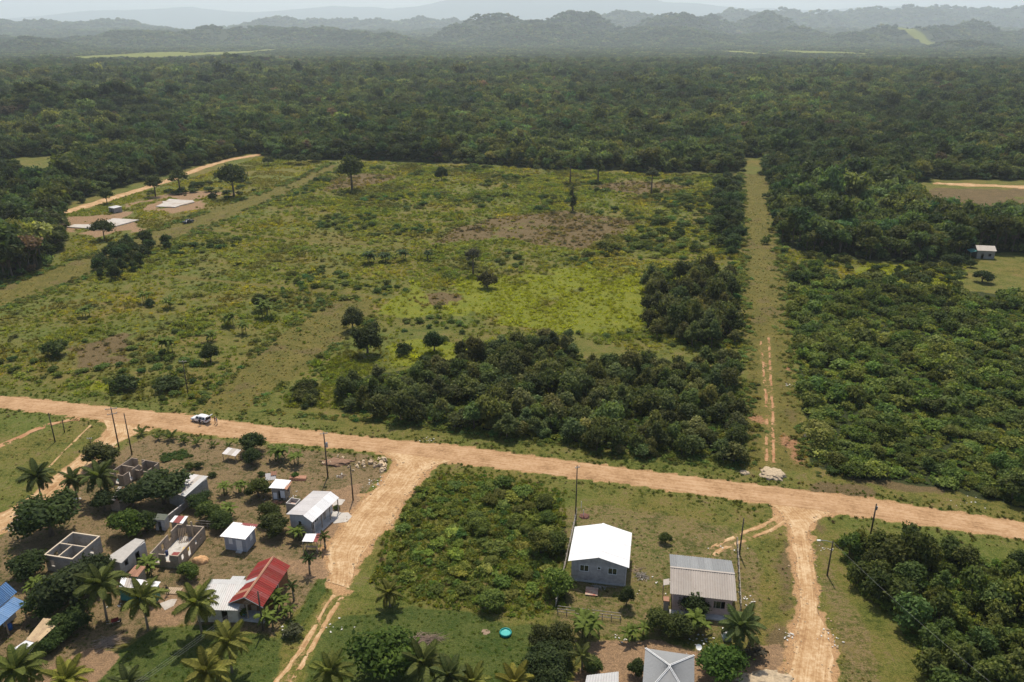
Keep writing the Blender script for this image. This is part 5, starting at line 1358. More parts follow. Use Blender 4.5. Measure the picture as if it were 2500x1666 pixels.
B.wall(3.42, 3.0, 6.4, 3.0, 0, 1.9, MAT['block'], [(1.0, 1.9, 0, 1.91)]); B.wall(6.4, 3.2, 6.4, 6.2, 0, 2.2, MAT['block'], [(1, 1.8, .9, 2.21)]); B.wall(6.4, 6.2, 3.42, 6.2, 0, 2.3, MAT['block'])
for k, (nm, col, dx, lb) in enumerate([('cloth_heap', (.35, .03, .03), (0, 0), 'red cloth heap inside the brown ruin'), ('cloth_heap', (.5, .5, .52), (.9, .3), 'pale cloth heap inside the brown ruin'), ('cloth_heap', (.04, .3, .3), (-.6, -.2), 'teal cloth heap inside the brown ruin')]):
    q = Vector((1.6 + dx[0], 1.7 + dx[1])); wv = B.p + Vector((q.x * math.cos(B.a) - q.y * math.sin(B.a), q.x * math.sin(B.a) + q.y * math.cos(B.a), .08))
    iv, fi = ico(2); vv = iv * (1 + rng.normal(0, .16, (len(iv), 1))) * np.array([.55, .5, .5]); vv[:, 2] = np.maximum(vv[:, 2], -.05) + .02
    tag(link(nm, mesh_from(nm, vv, fi, plain('cloth%d' % k, col, .9, 6, .25)), None, wv), lb, 'cloth')

# flat concrete roof, long metal shed, hut behind trees, outhouses
ez = 2.7
shed('outbuilding', 'white-walled outbuilding with a flat grey slab roof', [z2(940, 235, ez), z2(1090, 275, ez), z2(1300, 70, ez), z2(1215, 55, ez)], ez, plain('roof_slab', (.36, .34, .31), .9, 1.5, .15), MAT['pale_wall'], .2, .06, 'building', 0, .3, dict(right=[(.8, 1.5, 1, 2), (3, 3.9, 0, 2)]), n=1)
ez = 3.0
B = shed('storage_shed', 'long metal shed with a pale striped sheet roof', [z1(1490, 905, ez), z1(1660, 960, ez), z1(1870, 790, ez), z1(1700, 765, ez)], ez, [MAT['roof_pale'], MAT['roof_greyw'], MAT['roof_beige'], MAT['roof_pale']], MAT['block_grey'], .25, .3, 'shed', .02, .3, None, n=4)
ez = 2.5
shed('hut', 'small hut with a rusty pale roof half hidden behind trees', [z1(1000, 990, ez), z1(1100, 1005, ez), z1(1165, 890, ez), z1(1062, 880, ez)], ez, [MAT['roof_beige'], MAT['roof_rust']], MAT['block'], .2, .25, 'hut', .02, .3, None, n=3)
ez = 2.3
shed('outhouse', 'narrow outhouse with a dark flat roof by the low block fence', [z1(1370, 1170, ez), z1(1480, 1175, ez), z1(1512, 1128, ez), z1(1415, 1120, ez)], ez, plain('mossy_roof', (.1, .11, .085), .9, 3, .3), MAT['pale_wall'], .15, .1, 'outhouse', 0, .3, dict(front=[(.5, 1.1, 0, 1.8)]), n=1)
shed('porch_room', 'small block room with a white and red sheet roof', [z1(1520, 1190, ez), z1(1640, 1205, ez), z1(1690, 1145, ez), z1(1570, 1140, ez)], ez, [MAT['roof_white'], MAT['roof_redp'], MAT['roof_redp'], MAT['roof_white']], MAT['block'], .2, .15, 'room', .01, .3, None, n=4)
B = Bld('block_fence', 'low pale block fence between the outhouse and long shed', 'fence', z1(1512, 1200), z1(1672, 1072)); B.wall(0, 0, 4.6, 0, 0, 1.3, MAT['block_grey']); B.box('coping', -.03, 4.63, -.03, .19, 1.302, 1.36, MAT['concrete'])
# blue roofed building at the left edge
a, b = z2(145, 548, 3.4), z2(0, 650, 3.4)
B = Bld('house', 'building with a bright blue tile-patterned roof', 'house', z2(0, 840, 2.6), z2(235, 630, 2.6))
q = [B.L(t) for t in (z2(0, 390, 4.6), z2(180, 490, 4.6), z2(145, 545, 3.5), z2(0, 650, 3.5), z2(235, 630, 2.6))]
wq = q[4].x
B.sheets((-4, q[2].y - .1, 3.6), (q[1].x, q[2].y - .1, 3.6), (q[1].x, q[1].y + 2.2, 5.2), (-4, q[1].y + 2.2, 5.2), MAT['roof_blue'], 8, period=.25, amp=.05)
B.sheets((-4, 0, 2.6), (wq, 0, 2.6), (wq, q[2].y - .1, 3.4), (-4, q[2].y - .1, 3.4), MAT['roof_blue'], 8, period=.25, amp=.03)
shell(B, -3.6, wq - .3, q[2].y, q[1].y + 5, 3.3, MAT['pale_wall'], front=[(5, 6, 0, 2)])
for xx in (-2, 1.2, wq - .3): B.post(xx, .3, 0, 2.58, .08)
# tan corrugated roof at the lower left
ez = 2.4
B = shed('hut', 'hut with a tan and rust striped corrugated roof', [z2(230, 960, ez), z2(330, 990, ez), z2(560, 790, ez), z2(390, 775, ez)], ez, MAT['roof_tan'], MAT['grey_timber'], .3, .2, 'hut', .03, .3, None, n=3)
B.sheets((-.5, -1.6, 2.0), (B.L(z2(330, 990, ez)).x + .3, -1.6, 2.0), (B.L(z2(330, 990, ez)).x, .05, 2.25), (0, .05, 2.25), MAT['roof_white'], 2, amp=.015)
for xx in (-.3, 2.2): B.post(xx, -1.5, 0, 1.96, .05)
# roofs half hidden by palms
ez = 2.5
shed('lean_to', 'rusty roofed lean-to beside the cluttered roofless house', [z2(1130, 385, ez), z2(1235, 395, ez), z2(1310, 310, ez), z2(1215, 300, ez)], ez, MAT['roof_rust'], MAT['block'], .2, .2, 'lean-to', .03, .3, None, n=3)
B = shed('house', 'small house with a white striped roof and teal gable behind palms', [z2(1060, 500, ez), z2(1370, 535, ez), z2(1445, 450, ez), z2(1090, 410, ez)], ez, [MAT['roof_white'], MAT['roof_beige'], MAT['roof_greyw']], MAT['teal_wall'], .3, .25, 'house', .02, .3, None, n=7)
# house in the far clearing
ez = 3.3
z20 = lambda x, y, z=0: P(x, y, z)
pa, pb = z20(2386, 612, 3.2), z20(2432, 614, 3.2)
B = Bld('house', 'dark timber house with a pale gabled roof in a grassy clearing', 'house', pa, pb)
w = 6.8; d = 5.5
shell(B, .3, w - .3, .3, d - .3, 3.1, MAT['grey_timber'], front=[(1.5, 2.4, 0, 2), (4, 5, 1, 2)])
B.sheets((0, 0, 3.2), (w, 0, 3.2), (w, d / 2, 4.6), (0, d / 2, 4.6), MAT['roof_beige'], 5, amp=.03); B.sheets((0, d, 3.2), (w, d, 3.2), (w, d / 2, 4.6), (0, d / 2, 4.6), MAT['roof_beige'], 5, amp=.03)
B.gable(.3, d - .3, .3, .3, 3.1, 4.45, MAT['grey_timber']); B.gable(w - .3, .3, w - .3, d - .3, 3.1, 4.45, MAT['grey_timber'])
B.sheet((-1.9, .5, 2.2), (-1.9, d - .5, 2.2), (.28, d - .5, 2.9), (.28, .5, 2.9), MAT['teal_wall'], amp=.02, name='side_roof')
for q in (.6, d - .6): B.post(-1.8, q, 0, 2.2, .08)
# block store near the slabs
pa, pb = P(264, 507, 2.2), P(281, 511, 2.2)
B = Bld('store', 'small block store with a pale flat roof near the slabs', 'shed', pa, pb)
shell(B, .1, 5.0, .1, 4.0, 2.3, MAT['block_grey'], front=[(2, 2.9, 0, 1.9)]); B.sheets((-.1, -.1, 2.4), (5.2, -.1, 2.4), (5.2, 4.2, 2.6), (-.1, 4.2, 2.6), MAT['roof_pale'], 4, amp=.02)
# concrete floor slabs
for lab, pts in (('L-shaped pale concrete floor slab behind a small spreading tree', SLABS[0]), ('pale concrete floor slab with stepped edge near the sandy far track', SLABS[1])):
    q = [zk(*t) for t in pts]; c_ = sum(q, Vector()) / len(q)
    tag(MB().prism([(v.x - c_.x, v.y - c_.y) for v in q], -.1, .45).build('floor_slab', MAT['slab'], None, loc=(c_.x, c_.y, 0)), lab, 'slab')

# ------------------------------------------------------------------ palms and bananas
def frond_mesh(L_=1.0, droop=.5, nseg=9, nl=17, wl=.17, ragged=.0):
    V, Fs, vs = [], [], []
    pts = []
    for i in range(nseg + 1):
        t = i / nseg
        pts.append(Vector((L_ * (t - .12 * droop * t * t * t), 0, L_ * (.42 * t - (.28 + .55 * droop) * t * t))))
    mb = MB().tube(pts, [.018 * L_ * (1 - .8 * i / nseg) for i in range(nseg + 1)], 3)
    V += mb.v; Fs += mb.f; vs += [1.5] * len(mb.v)
    def at(t):
        q = t * nseg; i = min(int(q), nseg - 1); return pts[i].lerp(pts[i + 1], q - i), (pts[i + 1] - pts[i]).normalized()
    for k in range(nl):
        t = .1 + .9 * (k + .5) / nl
        p, d = at(t)
        ll = wl * L_ * 1.55 * math.sin(math.pi * min(1, .15 + .8 * t)) ** .7
        for sd in (-1, 1):
            if random.random() < ragged: continue
            u = Vector((0, sd, 0))
            tip = p + u * ll * .78 + d * ll * .55 + Vector((0, 0, -ll * random.uniform(.35, .75)))
            mid = p + u * ll * .5 + d * ll * .25 + Vector((0, 0, .02 * L_))
            w_ = d * (.026 * L_)
            b = len(V); V += [tuple(p - w_), tuple(p + w_), tuple(mid + w_ * 1.1), tuple(mid - w_ * 1.1), tuple(tip)]
            Fs += [(b, b + 1, b + 2, b + 3), (b + 3, b + 2, b + 4)]
            q = random.uniform(.7, 1.3); vs += [q] * 5
    return mesh_from('frond', V, Fs, M_PALM, False, vs)
FRONDS = [frond_mesh(1, random.uniform(.35, .75), ragged=.04) for i in range(5)]
FRONDS_UP = [frond_mesh(1, .15) for i in range(2)]
def palm(c, h, r, label, nf=19, col=(.075, .085, .022), young=False, name='coconut_palm', group=None):
    """c: crown point at height h"""
    lean = Vector((random.uniform(-.06, .06) * h, random.uniform(-.06, .06) * h, 0))
    base = Vector((c.x, c.y, 0)) - lean
    o = empty(name, base, 0, label, 'palm', group)
    if not young:
        mb = MB().tube([(0, 0, -.15), tuple(lean * .25 + Vector((0, 0, h * .4))), tuple(lean * .6 + Vector((0, 0, h * .75))), tuple(lean + Vector((0, 0, h)))], [.2, .14, .12, .13], 8)
        mb.build('trunk', MAT['palm_bark'], o, True)
    top = lean + Vector((0, 0, h))
    for k in range(nf):
        a = k * 2.399 + random.uniform(-.2, .2); t = k / max(1, nf - 1)
        el = (1.3 - 1.7 * t) if not young else (1.25 - .75 * t)          # young fronds stand up, old ones hang
        me = random.choice(FRONDS_UP if (t < .22 or young) else FRONDS)
        s_ = r * (.78 + .3 * math.sin(math.pi * min(1, .25 + .7 * t))) * random.uniform(.9, 1.1)
        f = link('frond', me, o, loc=top, rot=(random.uniform(-.25, .25), -(el - .35), a), scale=(s_, s_, s_))
        k_ = random.uniform(.6, 1.35); yl = 1 + .55 * max(0, t - .55) * random.random() * 2
        f.color = (1.12 * col[0] * k_ * yl, 1.2 * col[1] * k_ * (1 + (yl - 1) * .5), 1.1 * col[2] * k_, 1)
    if not young and h > 2.2:
        for k in range(5):
            a = k * 1.26; iv, fi = ico(1)
            n_ = link('coconut', COCO, o, loc=top + Vector((math.cos(a) * .28, math.sin(a) * .28, -.2)))
            n_.color = (.3, .14, .03, 1)
    return o
iv, fi = ico(1)
COCO = mesh_from('coconut', iv * np.array([.13, .13, .17]), fi, M_LEAF, True, np.ones(len(iv)))
palms = [
 (z1, 330, 790, 5.2, 3.3, 'windblown coconut palm standing beside the sandy side track', (.045, .055, .018)),
 (z1, 650, 820, 4.2, 2.6, 'low coconut palm between the side track and the brown ruin', (.05, .06, .02)),
 (z1, 890, 790, 4.6, 3.4, 'wide coconut palm in front of the brown roofless ruin', (.06, .07, .022)),
 (z2, 910, 470, 6.3, 3.7, 'tallest coconut palm beside the flat slab roof outbuilding', (.06, .068, .02)),
 (z2, 1275, 600, 5.4, 3.4, 'orange-hearted coconut palm before the teal-gabled house', (.085, .09, .024)),
 (z2, 1760, 640, 5.4, 3.3, 'orange-hearted coconut palm in front of the grey annexe', (.085, .09, .022)),
 (z4, 430, 985, 5.0, 3.3, 'yellowish coconut palm on the lawn below the red roofed house', (.11, .105, .026)),
 (z4, 240, 1250, 5.0, 3.3, 'yellow-green coconut palm on the lawn under the service wires', (.12, .11, .026)),
 (z2, 150, 1240, 5.4, 3.6, 'coconut palm beside the hut with the tan striped roof', (.075, .085, .022)),
 (z2, 590, 1330, 4.4, 3.0, 'bright yellow-green coconut palm on the bare brown ground', (.13, .125, .025)),
 (z2, 1140, 1360, 4.2, 2.6, 'grey-green coconut palm on the lower lawn', (.07, .08, .03)),
 (z4, 1350, 1250, 4.0, 2.8, 'coconut palm beside the wheel ruts on the lawn', (.09, .095, .022)),
 (z6, 670, 880, 4.2, 3.1, 'coconut palm next to the round glossy tree on the lawn', (.075, .082, .024)),
 (z6, 900, 990, 4.0, 2.8, 'dark coconut palm behind the glossy lawn tree', (.06, .07, .024)),
 (z6, 1120, 1050, 3.8, 2.6, 'yellow-tipped coconut palm on the lawn under the paddling pool', (.1, .1, .024)),
 (z6, 1490, 1060, 4.0, 2.8, 'golden coconut palm beside the dark hedge of the lawn', (.14, .12, .024)),
 (z6, 370, 250, 2.4, 2.3, 'short yellowing coconut palm at the corner of the weedy plot', (.1, .095, .024)),
 (z8, 1500, 330, 4.3, 3.2, 'coconut palm at the corner of the beige corrugated house', (.06, .075, .026)),
 (z4, 1150, 235, 2.8, 1.25, 'small dark palm standing by the sandy yard entrance', (.04, .06, .02)),
 (z4, 1000, 480, 2.6, 1.1, 'small slim palm beside the red roofed house', (.05, .065, .02)),
 (z8, 75, 590, 2.6, 1.9, 'ragged coconut palm behind the small pale shed', (.07, .075, .022)),
 (z3, 1140, 1140, 2.4, 1.2, 'little palm beside the open white stall', (.06, .07, .02))]
for z_, x, y, h, r, lab, col in palms:
    palm(z_(x, y, h), h, r, lab, 22 if r > 2 else 13, col)
for i, (x, y, r) in enumerate([(1270, 400, 1.3), (1420, 440, 1.0), (1530, 440, 1.6), (1645, 470, 1.15), (1765, 490, 1.1), (1910, 505, .8), (2050, 520, .9)]):
    palm(z1(x, y, .35), .35, r * 1.25, ['young coconut palm at the corner of the sandy side track', 'knee-high young palm second in the row from the track', 'tallest young coconut palm in the row along the road', 'young dense palm next after the tallest of the row',
         'yellowish young palm in the middle of the row', 'tiny bright palm in the row towards the leafy tree', 'slim small palm last in the row by the leafy tree'][i], 9, (.07, .085, .025), True, 'young_palm')

def banana_leaf():
    V, Fs, vs = [], [], []; n_ = 9; dr = random.uniform(.35, .8)
    for i in range(n_ + 1):
        t = i / n_; x = t * (1 - .15 * t * t * dr); z = .75 * t - (.45 + .6 * dr) * t * t
        w = .17 * math.sin(math.pi * min(1, .06 + .94 * t ** .75)) ** .6 * random.uniform(.72, 1.08)
        if i == 0: w = .012
        if i == n_: w = .01
        V += [(x, -w, z + w * .3 - random.uniform(0, .08)), (x, 0, z), (x, w, z + w * .3 - random.uniform(0, .08))]; vs += [.95, 1.25, .95]
    for i in range(n_):
        b = 3 * i; Fs += [(b, b + 1, b + 4, b + 3), (b + 1, b + 2, b + 5, b + 4)]
    return mesh_from('leaf', V, Fs, M_PALM, False, vs)
BL = [banana_leaf() for i in range(6)]
stem_me = MB().tube([(0, 0, -.05), (.02, 0, .5), (0, .02, 1)], [.11, .085, .06], 7).mesh('stem', plain('banana_stem', (.1, .11, .04), .7, 5, .3), True)
def banana(pos, r, n_stem, label, col=(.04, .075, .02), group=None, name='banana_clump'):
    o = empty(name, (pos.x, pos.y, 0), random.uniform(0, 6), label, 'banana plant', group)
    for s in range(n_stem):
        a = 2.4 * s; d = .0 if n_stem == 1 else r * .38 * math.sqrt((s + .5) / n_stem)
        h = r * random.uniform(.55, .95)
        q = Vector((math.cos(a) * d, math.sin(a) * d, 0))
        link('stem', stem_me, o, loc=q, scale=(1, 1, h))
        for k in range(8):
            ls = r * random.uniform(.62, .95)
            f = link('leaf', random.choice(BL), o, loc=q + Vector((0, 0, h)), rot=(random.uniform(-.3, .3), -random.uniform(-.25, .55), k * 2.4 + s), scale=(ls,) * 3)
            kk = random.uniform(.7, 1.35); f.color = (col[0] * kk, col[1] * kk, col[2] * kk, 1)
    return o
for z_, x, y, r, ns, lab in [
 (z3, 745, 455, 2.7, 5, 'large banana clump beside the leafy tree near the road'), (z3, 900, 490, 2.1, 3, 'smaller banana clump next to the large one by the road'),
 (z3, 290, 950, 2.0, 3, 'banana clump in the yard behind the small grey-blue house'), (z3, 400, 740, 1.8, 3, 'banana clump next to the yellowish yard tree by the hut'), (z3, 260, 760, 1.8, 3, 'banana clump at the end of the yard thicket by the long shed'),
 (z3, 910, 1170, 1.9, 3, 'banana clump in front of the white roofed veranda house'), (z2, 1330, 390, 2.1, 4, 'dark banana clump at the front wall of the cluttered roofless house'),
 (z7, 340, 1300, 2.7, 6, 'big dark banana clump before the white gabled house'), (z7, 720, 1330, 1.9, 2, 'banana plant in the row of shrubs below the two houses'), (z7, 870, 1290, 1.6, 2, 'slim banana plant beside the broad low shrub'),
 (z7, 1330, 1260, 2.3, 3, 'banana clump in front of the beige corrugated house'), (z4, 890, 680, 2.2, 4, 'banana clump along the wall of the red roofed house'), (z4, 800, 850, 2.0, 3, 'banana clump at the service pole by the red roofed house'),
 (z4, 960, 760, 1.5, 2, 'banana plant at the corner of the red roofed house'), (z2, 330, 560, 2.0, 3, 'banana clump beside the blue roofed building'), (z4, 560, 770, 1.2, 2, 'potted-looking banana plant at the porch of the red house'),
 (zl, 580, 420, 2.6, 3, 'lone banana clump in the roadside meadow'), (zl, 980, 330, 2.5, 3, 'banana clump with upright leaves in the roadside meadow, nearer the track'), (zl, 1130, 365, 2.6, 3, 'banana clump next to the upright-leaved one in the roadside meadow'),
 (zl, 1540, 480, 2.6, 4, 'rounded banana clump near the tall dark bush'), (zl, 1630, 535, 2.2, 3, 'low banana clump beside the rounded banana clump'), (zl, 1410, 585, 2.1, 3, 'small banana clump in the meadow before the rounded clump'),
 (zl, 1120, 670, 3.0, 4, 'wide banana clump behind the roadside pole'), (zl, 1780, 425, 3.2, 5, 'large banana clump under the tall dark bush')]:
    banana(z_(x, y), r * (1.3 if z_ is zl else 1.1), ns, lab, (.085, .115, .022))
for i, (x, y, r, ns) in enumerate([(850, 606, 3.8, 5), (885, 604, 3.6, 5), (925, 600, 3.4, 4), (985, 598, 3.0, 4)]):
    banana(G(x, y), r, ns, ['leftmost-leaning dark banana clump at the far edge of the plot', 'dense banana clump next in the row at the far plot edge', 'banana clump in the middle of the row at the far plot edge', 'compact banana clump standing apart from the far row'][i].replace('leftmost-leaning ', 'broad '), (.035, .06, .02))

# ------------------------------------------------------------------ garden trees
garden = [
 (z1, 920, 600, 2.2, 3.2, NEAR, (.06, .068, .02), 'olive tree over the sandy side track beside the twin poles'),
 (z1, 1450, 900, 3.0, 4.1, NEAR, (.042, .062, .02), 'large rounded tree beside the long metal shed'), (z1, 1180, 960, 2.2, 2.4, NEAR, (.036, .055, .018), 'dark tree leaning on the large rounded tree'),
 (z1, 920, 990, 2.0, 2.1, NEAR, (.034, .052, .017), 'dark upright tree between the palms and hut'), (z1, 430, 1180, 3.0, 4.9, NEAR, (.045, .068, .018), 'broadest leafy tree beside the sandy side track'),
 (z1, 1130, 1210, 2.3, 3.1, NEAR, (.06, .095, .016), 'bright green bushy tree above the flat slab roof'), (z1, 1290, 1180, 2.0, 1.9, NEAR, (.04, .06, .018), 'dark shrub behind the narrow outhouse'),
 (z2, 230, 300, 2.2, 2.8, NEAR, (.036, .055, .016), 'dark round tree beside the beamed roofless building'), (z2, 620, 490, 3.0, 4.2, NEAR, (.036, .05, .017), 'large dark tree in front of the beamed roofless building'),
 (z2, 420, 640, 2.0, 2.8, NEAR, (.05, .075, .018), 'light green tree between the blue roof and the large dark tree'), (z2, 860, 330, 2.6, 2.2, NEAR, (.035, .05, .018), 'dark tree at the corner of the beamed building'),
 (z3, 490, 300, 2.4, 2.5, NEAR, (.042, .062, .018), 'leafy tree standing next to the large roadside banana clump'), (z3, 490, 420, 1.8, 1.8, NEAR, (.04, .06, .018), 'lower leafy tree under the roadside leafy tree'),
 (z3, 545, 700, 2.0, 2.2, NEAR, (.065, .08, .018), 'yellowish green tree beside the ramshackle hut'), (z3, 660, 920, 2.0, 2.1, NEAR, (.055, .068, .018), 'olive tree between the two white-roofed houses'), (z3, 700, 1040, 2.0, 2.4, NEAR, (.05, .062, .018), 'broad olive tree next to the small grey-blue house'),
 (z3, 120, 920, 1.8, 2.1, NEAR, (.06, .085, .018), 'bright shrub between the long shed and small grey-blue house'), (z3, 230, 990, 1.6, 2.0, NEAR, (.05, .075, .018), 'leafy shrub behind the small grey-blue house'), (z3, 30, 820, 1.5, 1.9, NEAR, (.04, .065, .018), 'green shrub at the end of the long metal shed'),
 (z2, 1700, 350, 1.2, 1.6, NEAR, (.07, .105, .02), 'light green bush beside the sand pile'), (z2, 640, 790, 1.6, 2.2, NEAR, (.045, .07, .018), 'dense dark hedge bush by the tan roofed hut'),
 (z2, 510, 930, 1.2, 1.6, NEAR, (.045, .075, .018), 'trimmed hedge bush beside the white lean-to roof'), (z2, 400, 1020, 1.1, 1.5, NEAR, (.045, .075, .018), 'hedge bush at the end of the trimmed row'), (z2, 570, 870, 1.3, 1.6, NEAR, (.045, .07, .018), 'hedge bush in the middle of the trimmed row'),
 (z4, 1860, 1150, 2.6, 4.0, NEAR, (.055, .09, .014), 'glossy round dense tree alone on the green lawn'),
 (z6, 1730, 640, 1.8, 1.6, NEAR, (.05, .058, .018), 'olive bush at the lawn edge under the weedy plot'), (z6, 1890, 620, 2.0, 1.9, NEAR, (.055, .062, .018), 'olive-topped tree beside the big dark banana clump'), (z6, 1760, 850, 2.2, 2.6, NEAR, (.035, .052, .016), 'dark hedge tree on the lawn edge'), (z6, 1640, 960, 2.0, 2.0, NEAR, (.033, .05, .016), 'dark low hedge tree at the lawn edge'),
 (z6, 1830, 990, 2.0, 2.2, NEAR, (.034, .05, .016), 'dark hedge tree beside the bare brown yard'), (z6, 1900, 780, 1.6, 1.8, NEAR, (.04, .055, .016), 'dark shrub beneath the olive-topped tree'),
 (z7, 700, 930, 2.0, 1.25, NEAR, (.042, .055, .018), 'small upright tree in front of the white gabled house'), (z7, 1050, 420, 1.0, 1.0, NEAR, (.06, .08, .02), 'tiny round tree alone on the lawn behind the houses'),
 (z7, 1320, 1000, 2.0, 2.4, NEAR, (.035, .052, .016), 'round dark tree against the beige corrugated house'), (z7, 1020, 1180, 1.6, 2.2, NEAR, (.06, .075, .018), 'broad yellowish shrub below the two houses'), (z7, 1180, 1210, 1.6, 2.1, NEAR, (.055, .07, .018), 'broad olive shrub next to the yellowish shrub'),
 (z8, 1330, 640, 2.4, 2.9, NEAR, (.055, .1, .016), 'bright glossy tree beside the hip-roofed house'), (z8, 560, 700, 1.3, 1.1, NEAR, (.045, .065, .018), 'narrow shrub at the wall of the hip-roofed house'), (z8, 180, 670, 1.2, 1.4, NEAR, (.06, .085, .02), 'loose green shrub above the small pale shed'),
 (z3, 1250, 860, .9, .7, SHRUB, (.05, .08, .02), 'little shrub at the veranda post'), (z3, 580, 560, .8, .7, SHRUB, (.05, .08, .02), 'small shrub in the yard above the hut'), (z3, 890, 580, .7, .8, SHRUB, (.06, .11, .02), 'bright little shrub behind the hut'),
 (z1, 1700, 680, .9, 1.0, SHRUB, (.06, .08, .02), 'small round bush beside its twin in the dry yard'), (z1, 1785, 670, .9, .95, SHRUB, (.045, .06, .02), 'darker small bush beside its lighter twin in the dry yard'), (z1, 1900, 760, .7, .8, SHRUB, (.05, .07, .02), 'low bush at the back of the long shed'),
 (z4, 1020, 880, .9, 1.3, SHRUB, (.09, .095, .05), 'pale twiggy bush at the corner below the red house'), (z8, 1640, 560, .8, 1.4, SHRUB, (.12, .1, .07), 'dry twiggy bush beside the palm and track'), (z8, 1520, 580, .6, .8, SHRUB, (.045, .08, .02), 'small green bush near the bright glossy tree'),
 (zu, 1845, 760, 2.5, 3.4, NEAR, (.036, .055, .018), 'dark round tree in the grassy clearing before the timber house'), (zu, 1975, 775, 1.5, 1.8, NEAR, (.04, .06, .02), 'small round bush in the clearing beside the timber house'), (zu, 2060, 870, 2.0, 2.8, NEAR, (.04, .06, .02), 'conical tree at the clearing edge'),
]
for z_, x, y, hc, r, kd, col, lab in garden:
    q = z_(x, y, hc)
    hs_ = hc / (r * 1.1) if kd is NEAR else .9
    r *= 1.1
    tree(kd, q.x, q.y, r, max(.75, min(1.5, hs_)), col, 'garden_tree' if r > 1.7 else 'garden_bush', lab, 'tree' if r > 1.7 else 'bush')
VX, VY = scatter_pts(px([(390, 1110), (450, 1100), (470, 1115), (400, 1130)]), .8, 1.0, 81)
stuff('bean_patch', VX, VY, VX * 0, rng.uniform(.4, .8, len(VX)), green(len(VX), (.055, .09, .02)), P_WEED, 'low green vegetable patch in the dry yard', 'vegetables', (.6, 1))

# ------------------------------------------------------------------ poles and wires
def pole(b, h, label, r=.14, arms=(), lean=(0, 0), mat=None, name='utility_pole', extra=None, cat='pole'):
    o = empty(name, b, 0, label, cat)
    MB().tube([(0, 0, -.3), (lean[0] * h, lean[1] * h, h)], [r, r * .68], 10).build('shaft', mat or MAT['wood_pole'], o, True)
    for (z, L_, a) in arms:
        c_, s_ = math.cos(a), math.sin(a); bx_, by_ = lean[0] * z, lean[1] * z
        MB().box(-L_ / 2, L_ / 2, -.16, -.06, z, z + .12).build('crossarm', MAT['grey_timber'], o, loc=(bx_, by_, 0), rot=(0, 0, a))
        for u in (-.46, 0, .46):
            MB().tube([(u * L_, -.11, z + .12), (u * L_, -.11, z + .3)], [.035, .05], 6).build('insulator', MAT['white'], o, loc=(bx_, by_, 0), rot=(0, 0, a))
    return o
HZ = lambda z_, b, t: ZT(z_(*b).y, 0) 
def ph(z_, b, t):
    q = z_(*b); s_ = {z1: (0, 950, 3.676), z3: (480, 1000, 3.676), z4: (440, 1300, 3.676), z5: (850, 1080, 3.676), z7: (1340, 1200, 3.676), zr: (1860, 1140, 2.981), zl: (0, 620, 2.736)}[z_]
    return q, ZT(q.y, s_[1] + t[1] / s_[2])
q, h = ph(z1, (495, 475), (435, 215)); pole(q, h, 'bare dark pole on the grass beside the narrow brown track')
q, h = ph(z1, (580, 390), (585, 270)); pole(q, h, 'short leaning stump of a pole beside the narrow brown track', .11, lean=(.03, 0), extra=1)
q, h = ph(z1, (1070, 540), (990, 165)); o = pole(q, h, 'tall pole with crossarms at the sandy side track', .15, [(h - .35, 2.2, .3), (h - 1.5, 1.8, .5)])
q, h = ph(z1, (1185, 590), (1110, 220)); pole(q, h, 'tall bare pole next to the crossarm pole at the side track')
q = z1(838, 600); h = ZT(q.y, 950 + 440 / 3.676); pole(q, h, 'pole with a small arm rising behind the olive tree', .12, [(h - .2, .9, .1)])
q, h = ph(z3, (1178, 605), (1125, 205)); o = pole(q, h, 'pole carrying a grey transformer beside the road', .15, [(h - .3, 1.4, .2)])
MB().tube([(.38, -.1, h - 3.1), (.38, -.1, h - 2.2)], .24, 12).tube([(.38, -.1, h - 2.2), (.38, -.1, h - 2.05)], [.24, .1], 12).build('transformer', MAT['metal'], o); MB().box(.05, .2, -.14, -.06, h - 2.8, h - 2.4).build('bracket', MAT['metal'], o)
q, h = ph(z3, (1405, 815), (1355, 500)); pole(q, h, 'bare pole beside the wide sandy track by the veranda house')
q, h = ph(z5, (2040, 690), (2065, 210)); o = pole(q, h, 'tall slim pole at the fence corner of the weedy plot', .13, [(h - .4, .8, .4)])
q, h = ph(z7, (1710, 565), (1745, 240)); pole(q, h, 'bare pole near the beige corrugated house', .14)
q, h = ph(zr, (790, 500), (822, 270)); o = pole(q, h, 'short pole with a bracket in the roadside grass by the copse', .16); MB().box(.08, .3, -.08, .08, h - 1.2, h - .5).build('bracket', MAT['metal'], o)
q, h = ph(zr, (475, 790), (515, 540)); LP, LH = q, h
o = pole(q, h, 'lamp post with a long bent arm beside the narrow track', .14, name='street_lamp', cat='street lamp')
MB().tube([(0, 0, h - .3), (-1.0, -.1, h + .1), (-2.1, -.2, h + .25)], .045, 6).build('lamp_arm', MAT['metal'], o); MB().box(-2.6, -2.05, -.33, -.1, h + .18, h + .32).build('lamp_head', MAT['white'], o)
q, h = ph(z4, (745, 880), (705, 530)); SP, SH = q, h
pole(q, h, 'service pole between the red roofed house and the lawn', .15)
q, h = ph(zl, (1255, 930), (1220, 715)); pole(q, h, 'pole with a pale crossarm at the meadow edge by the road', .13, [(h - .2, 1.7, .05)])
def wire(a, b, sag, label, group):
    mb = MB(); N = 14
    c_ = (a + b) / 2
    mb.tube([a.lerp(b, i / N) - Vector((0, 0, sag * 4 * (i / N) * (1 - i / N))) - Vector((c_.x, c_.y, 0)) for i in range(N + 1)], .013, 4)
    return tag(mb.build('wire', MAT['wire'], None, loc=(c_.x, c_.y, 0)), label, 'wire', group)
endp = Vector((-56, 60, 0))
pole(endp, 7.0, 'service pole at the foot of the lawn carrying the wires', .15)
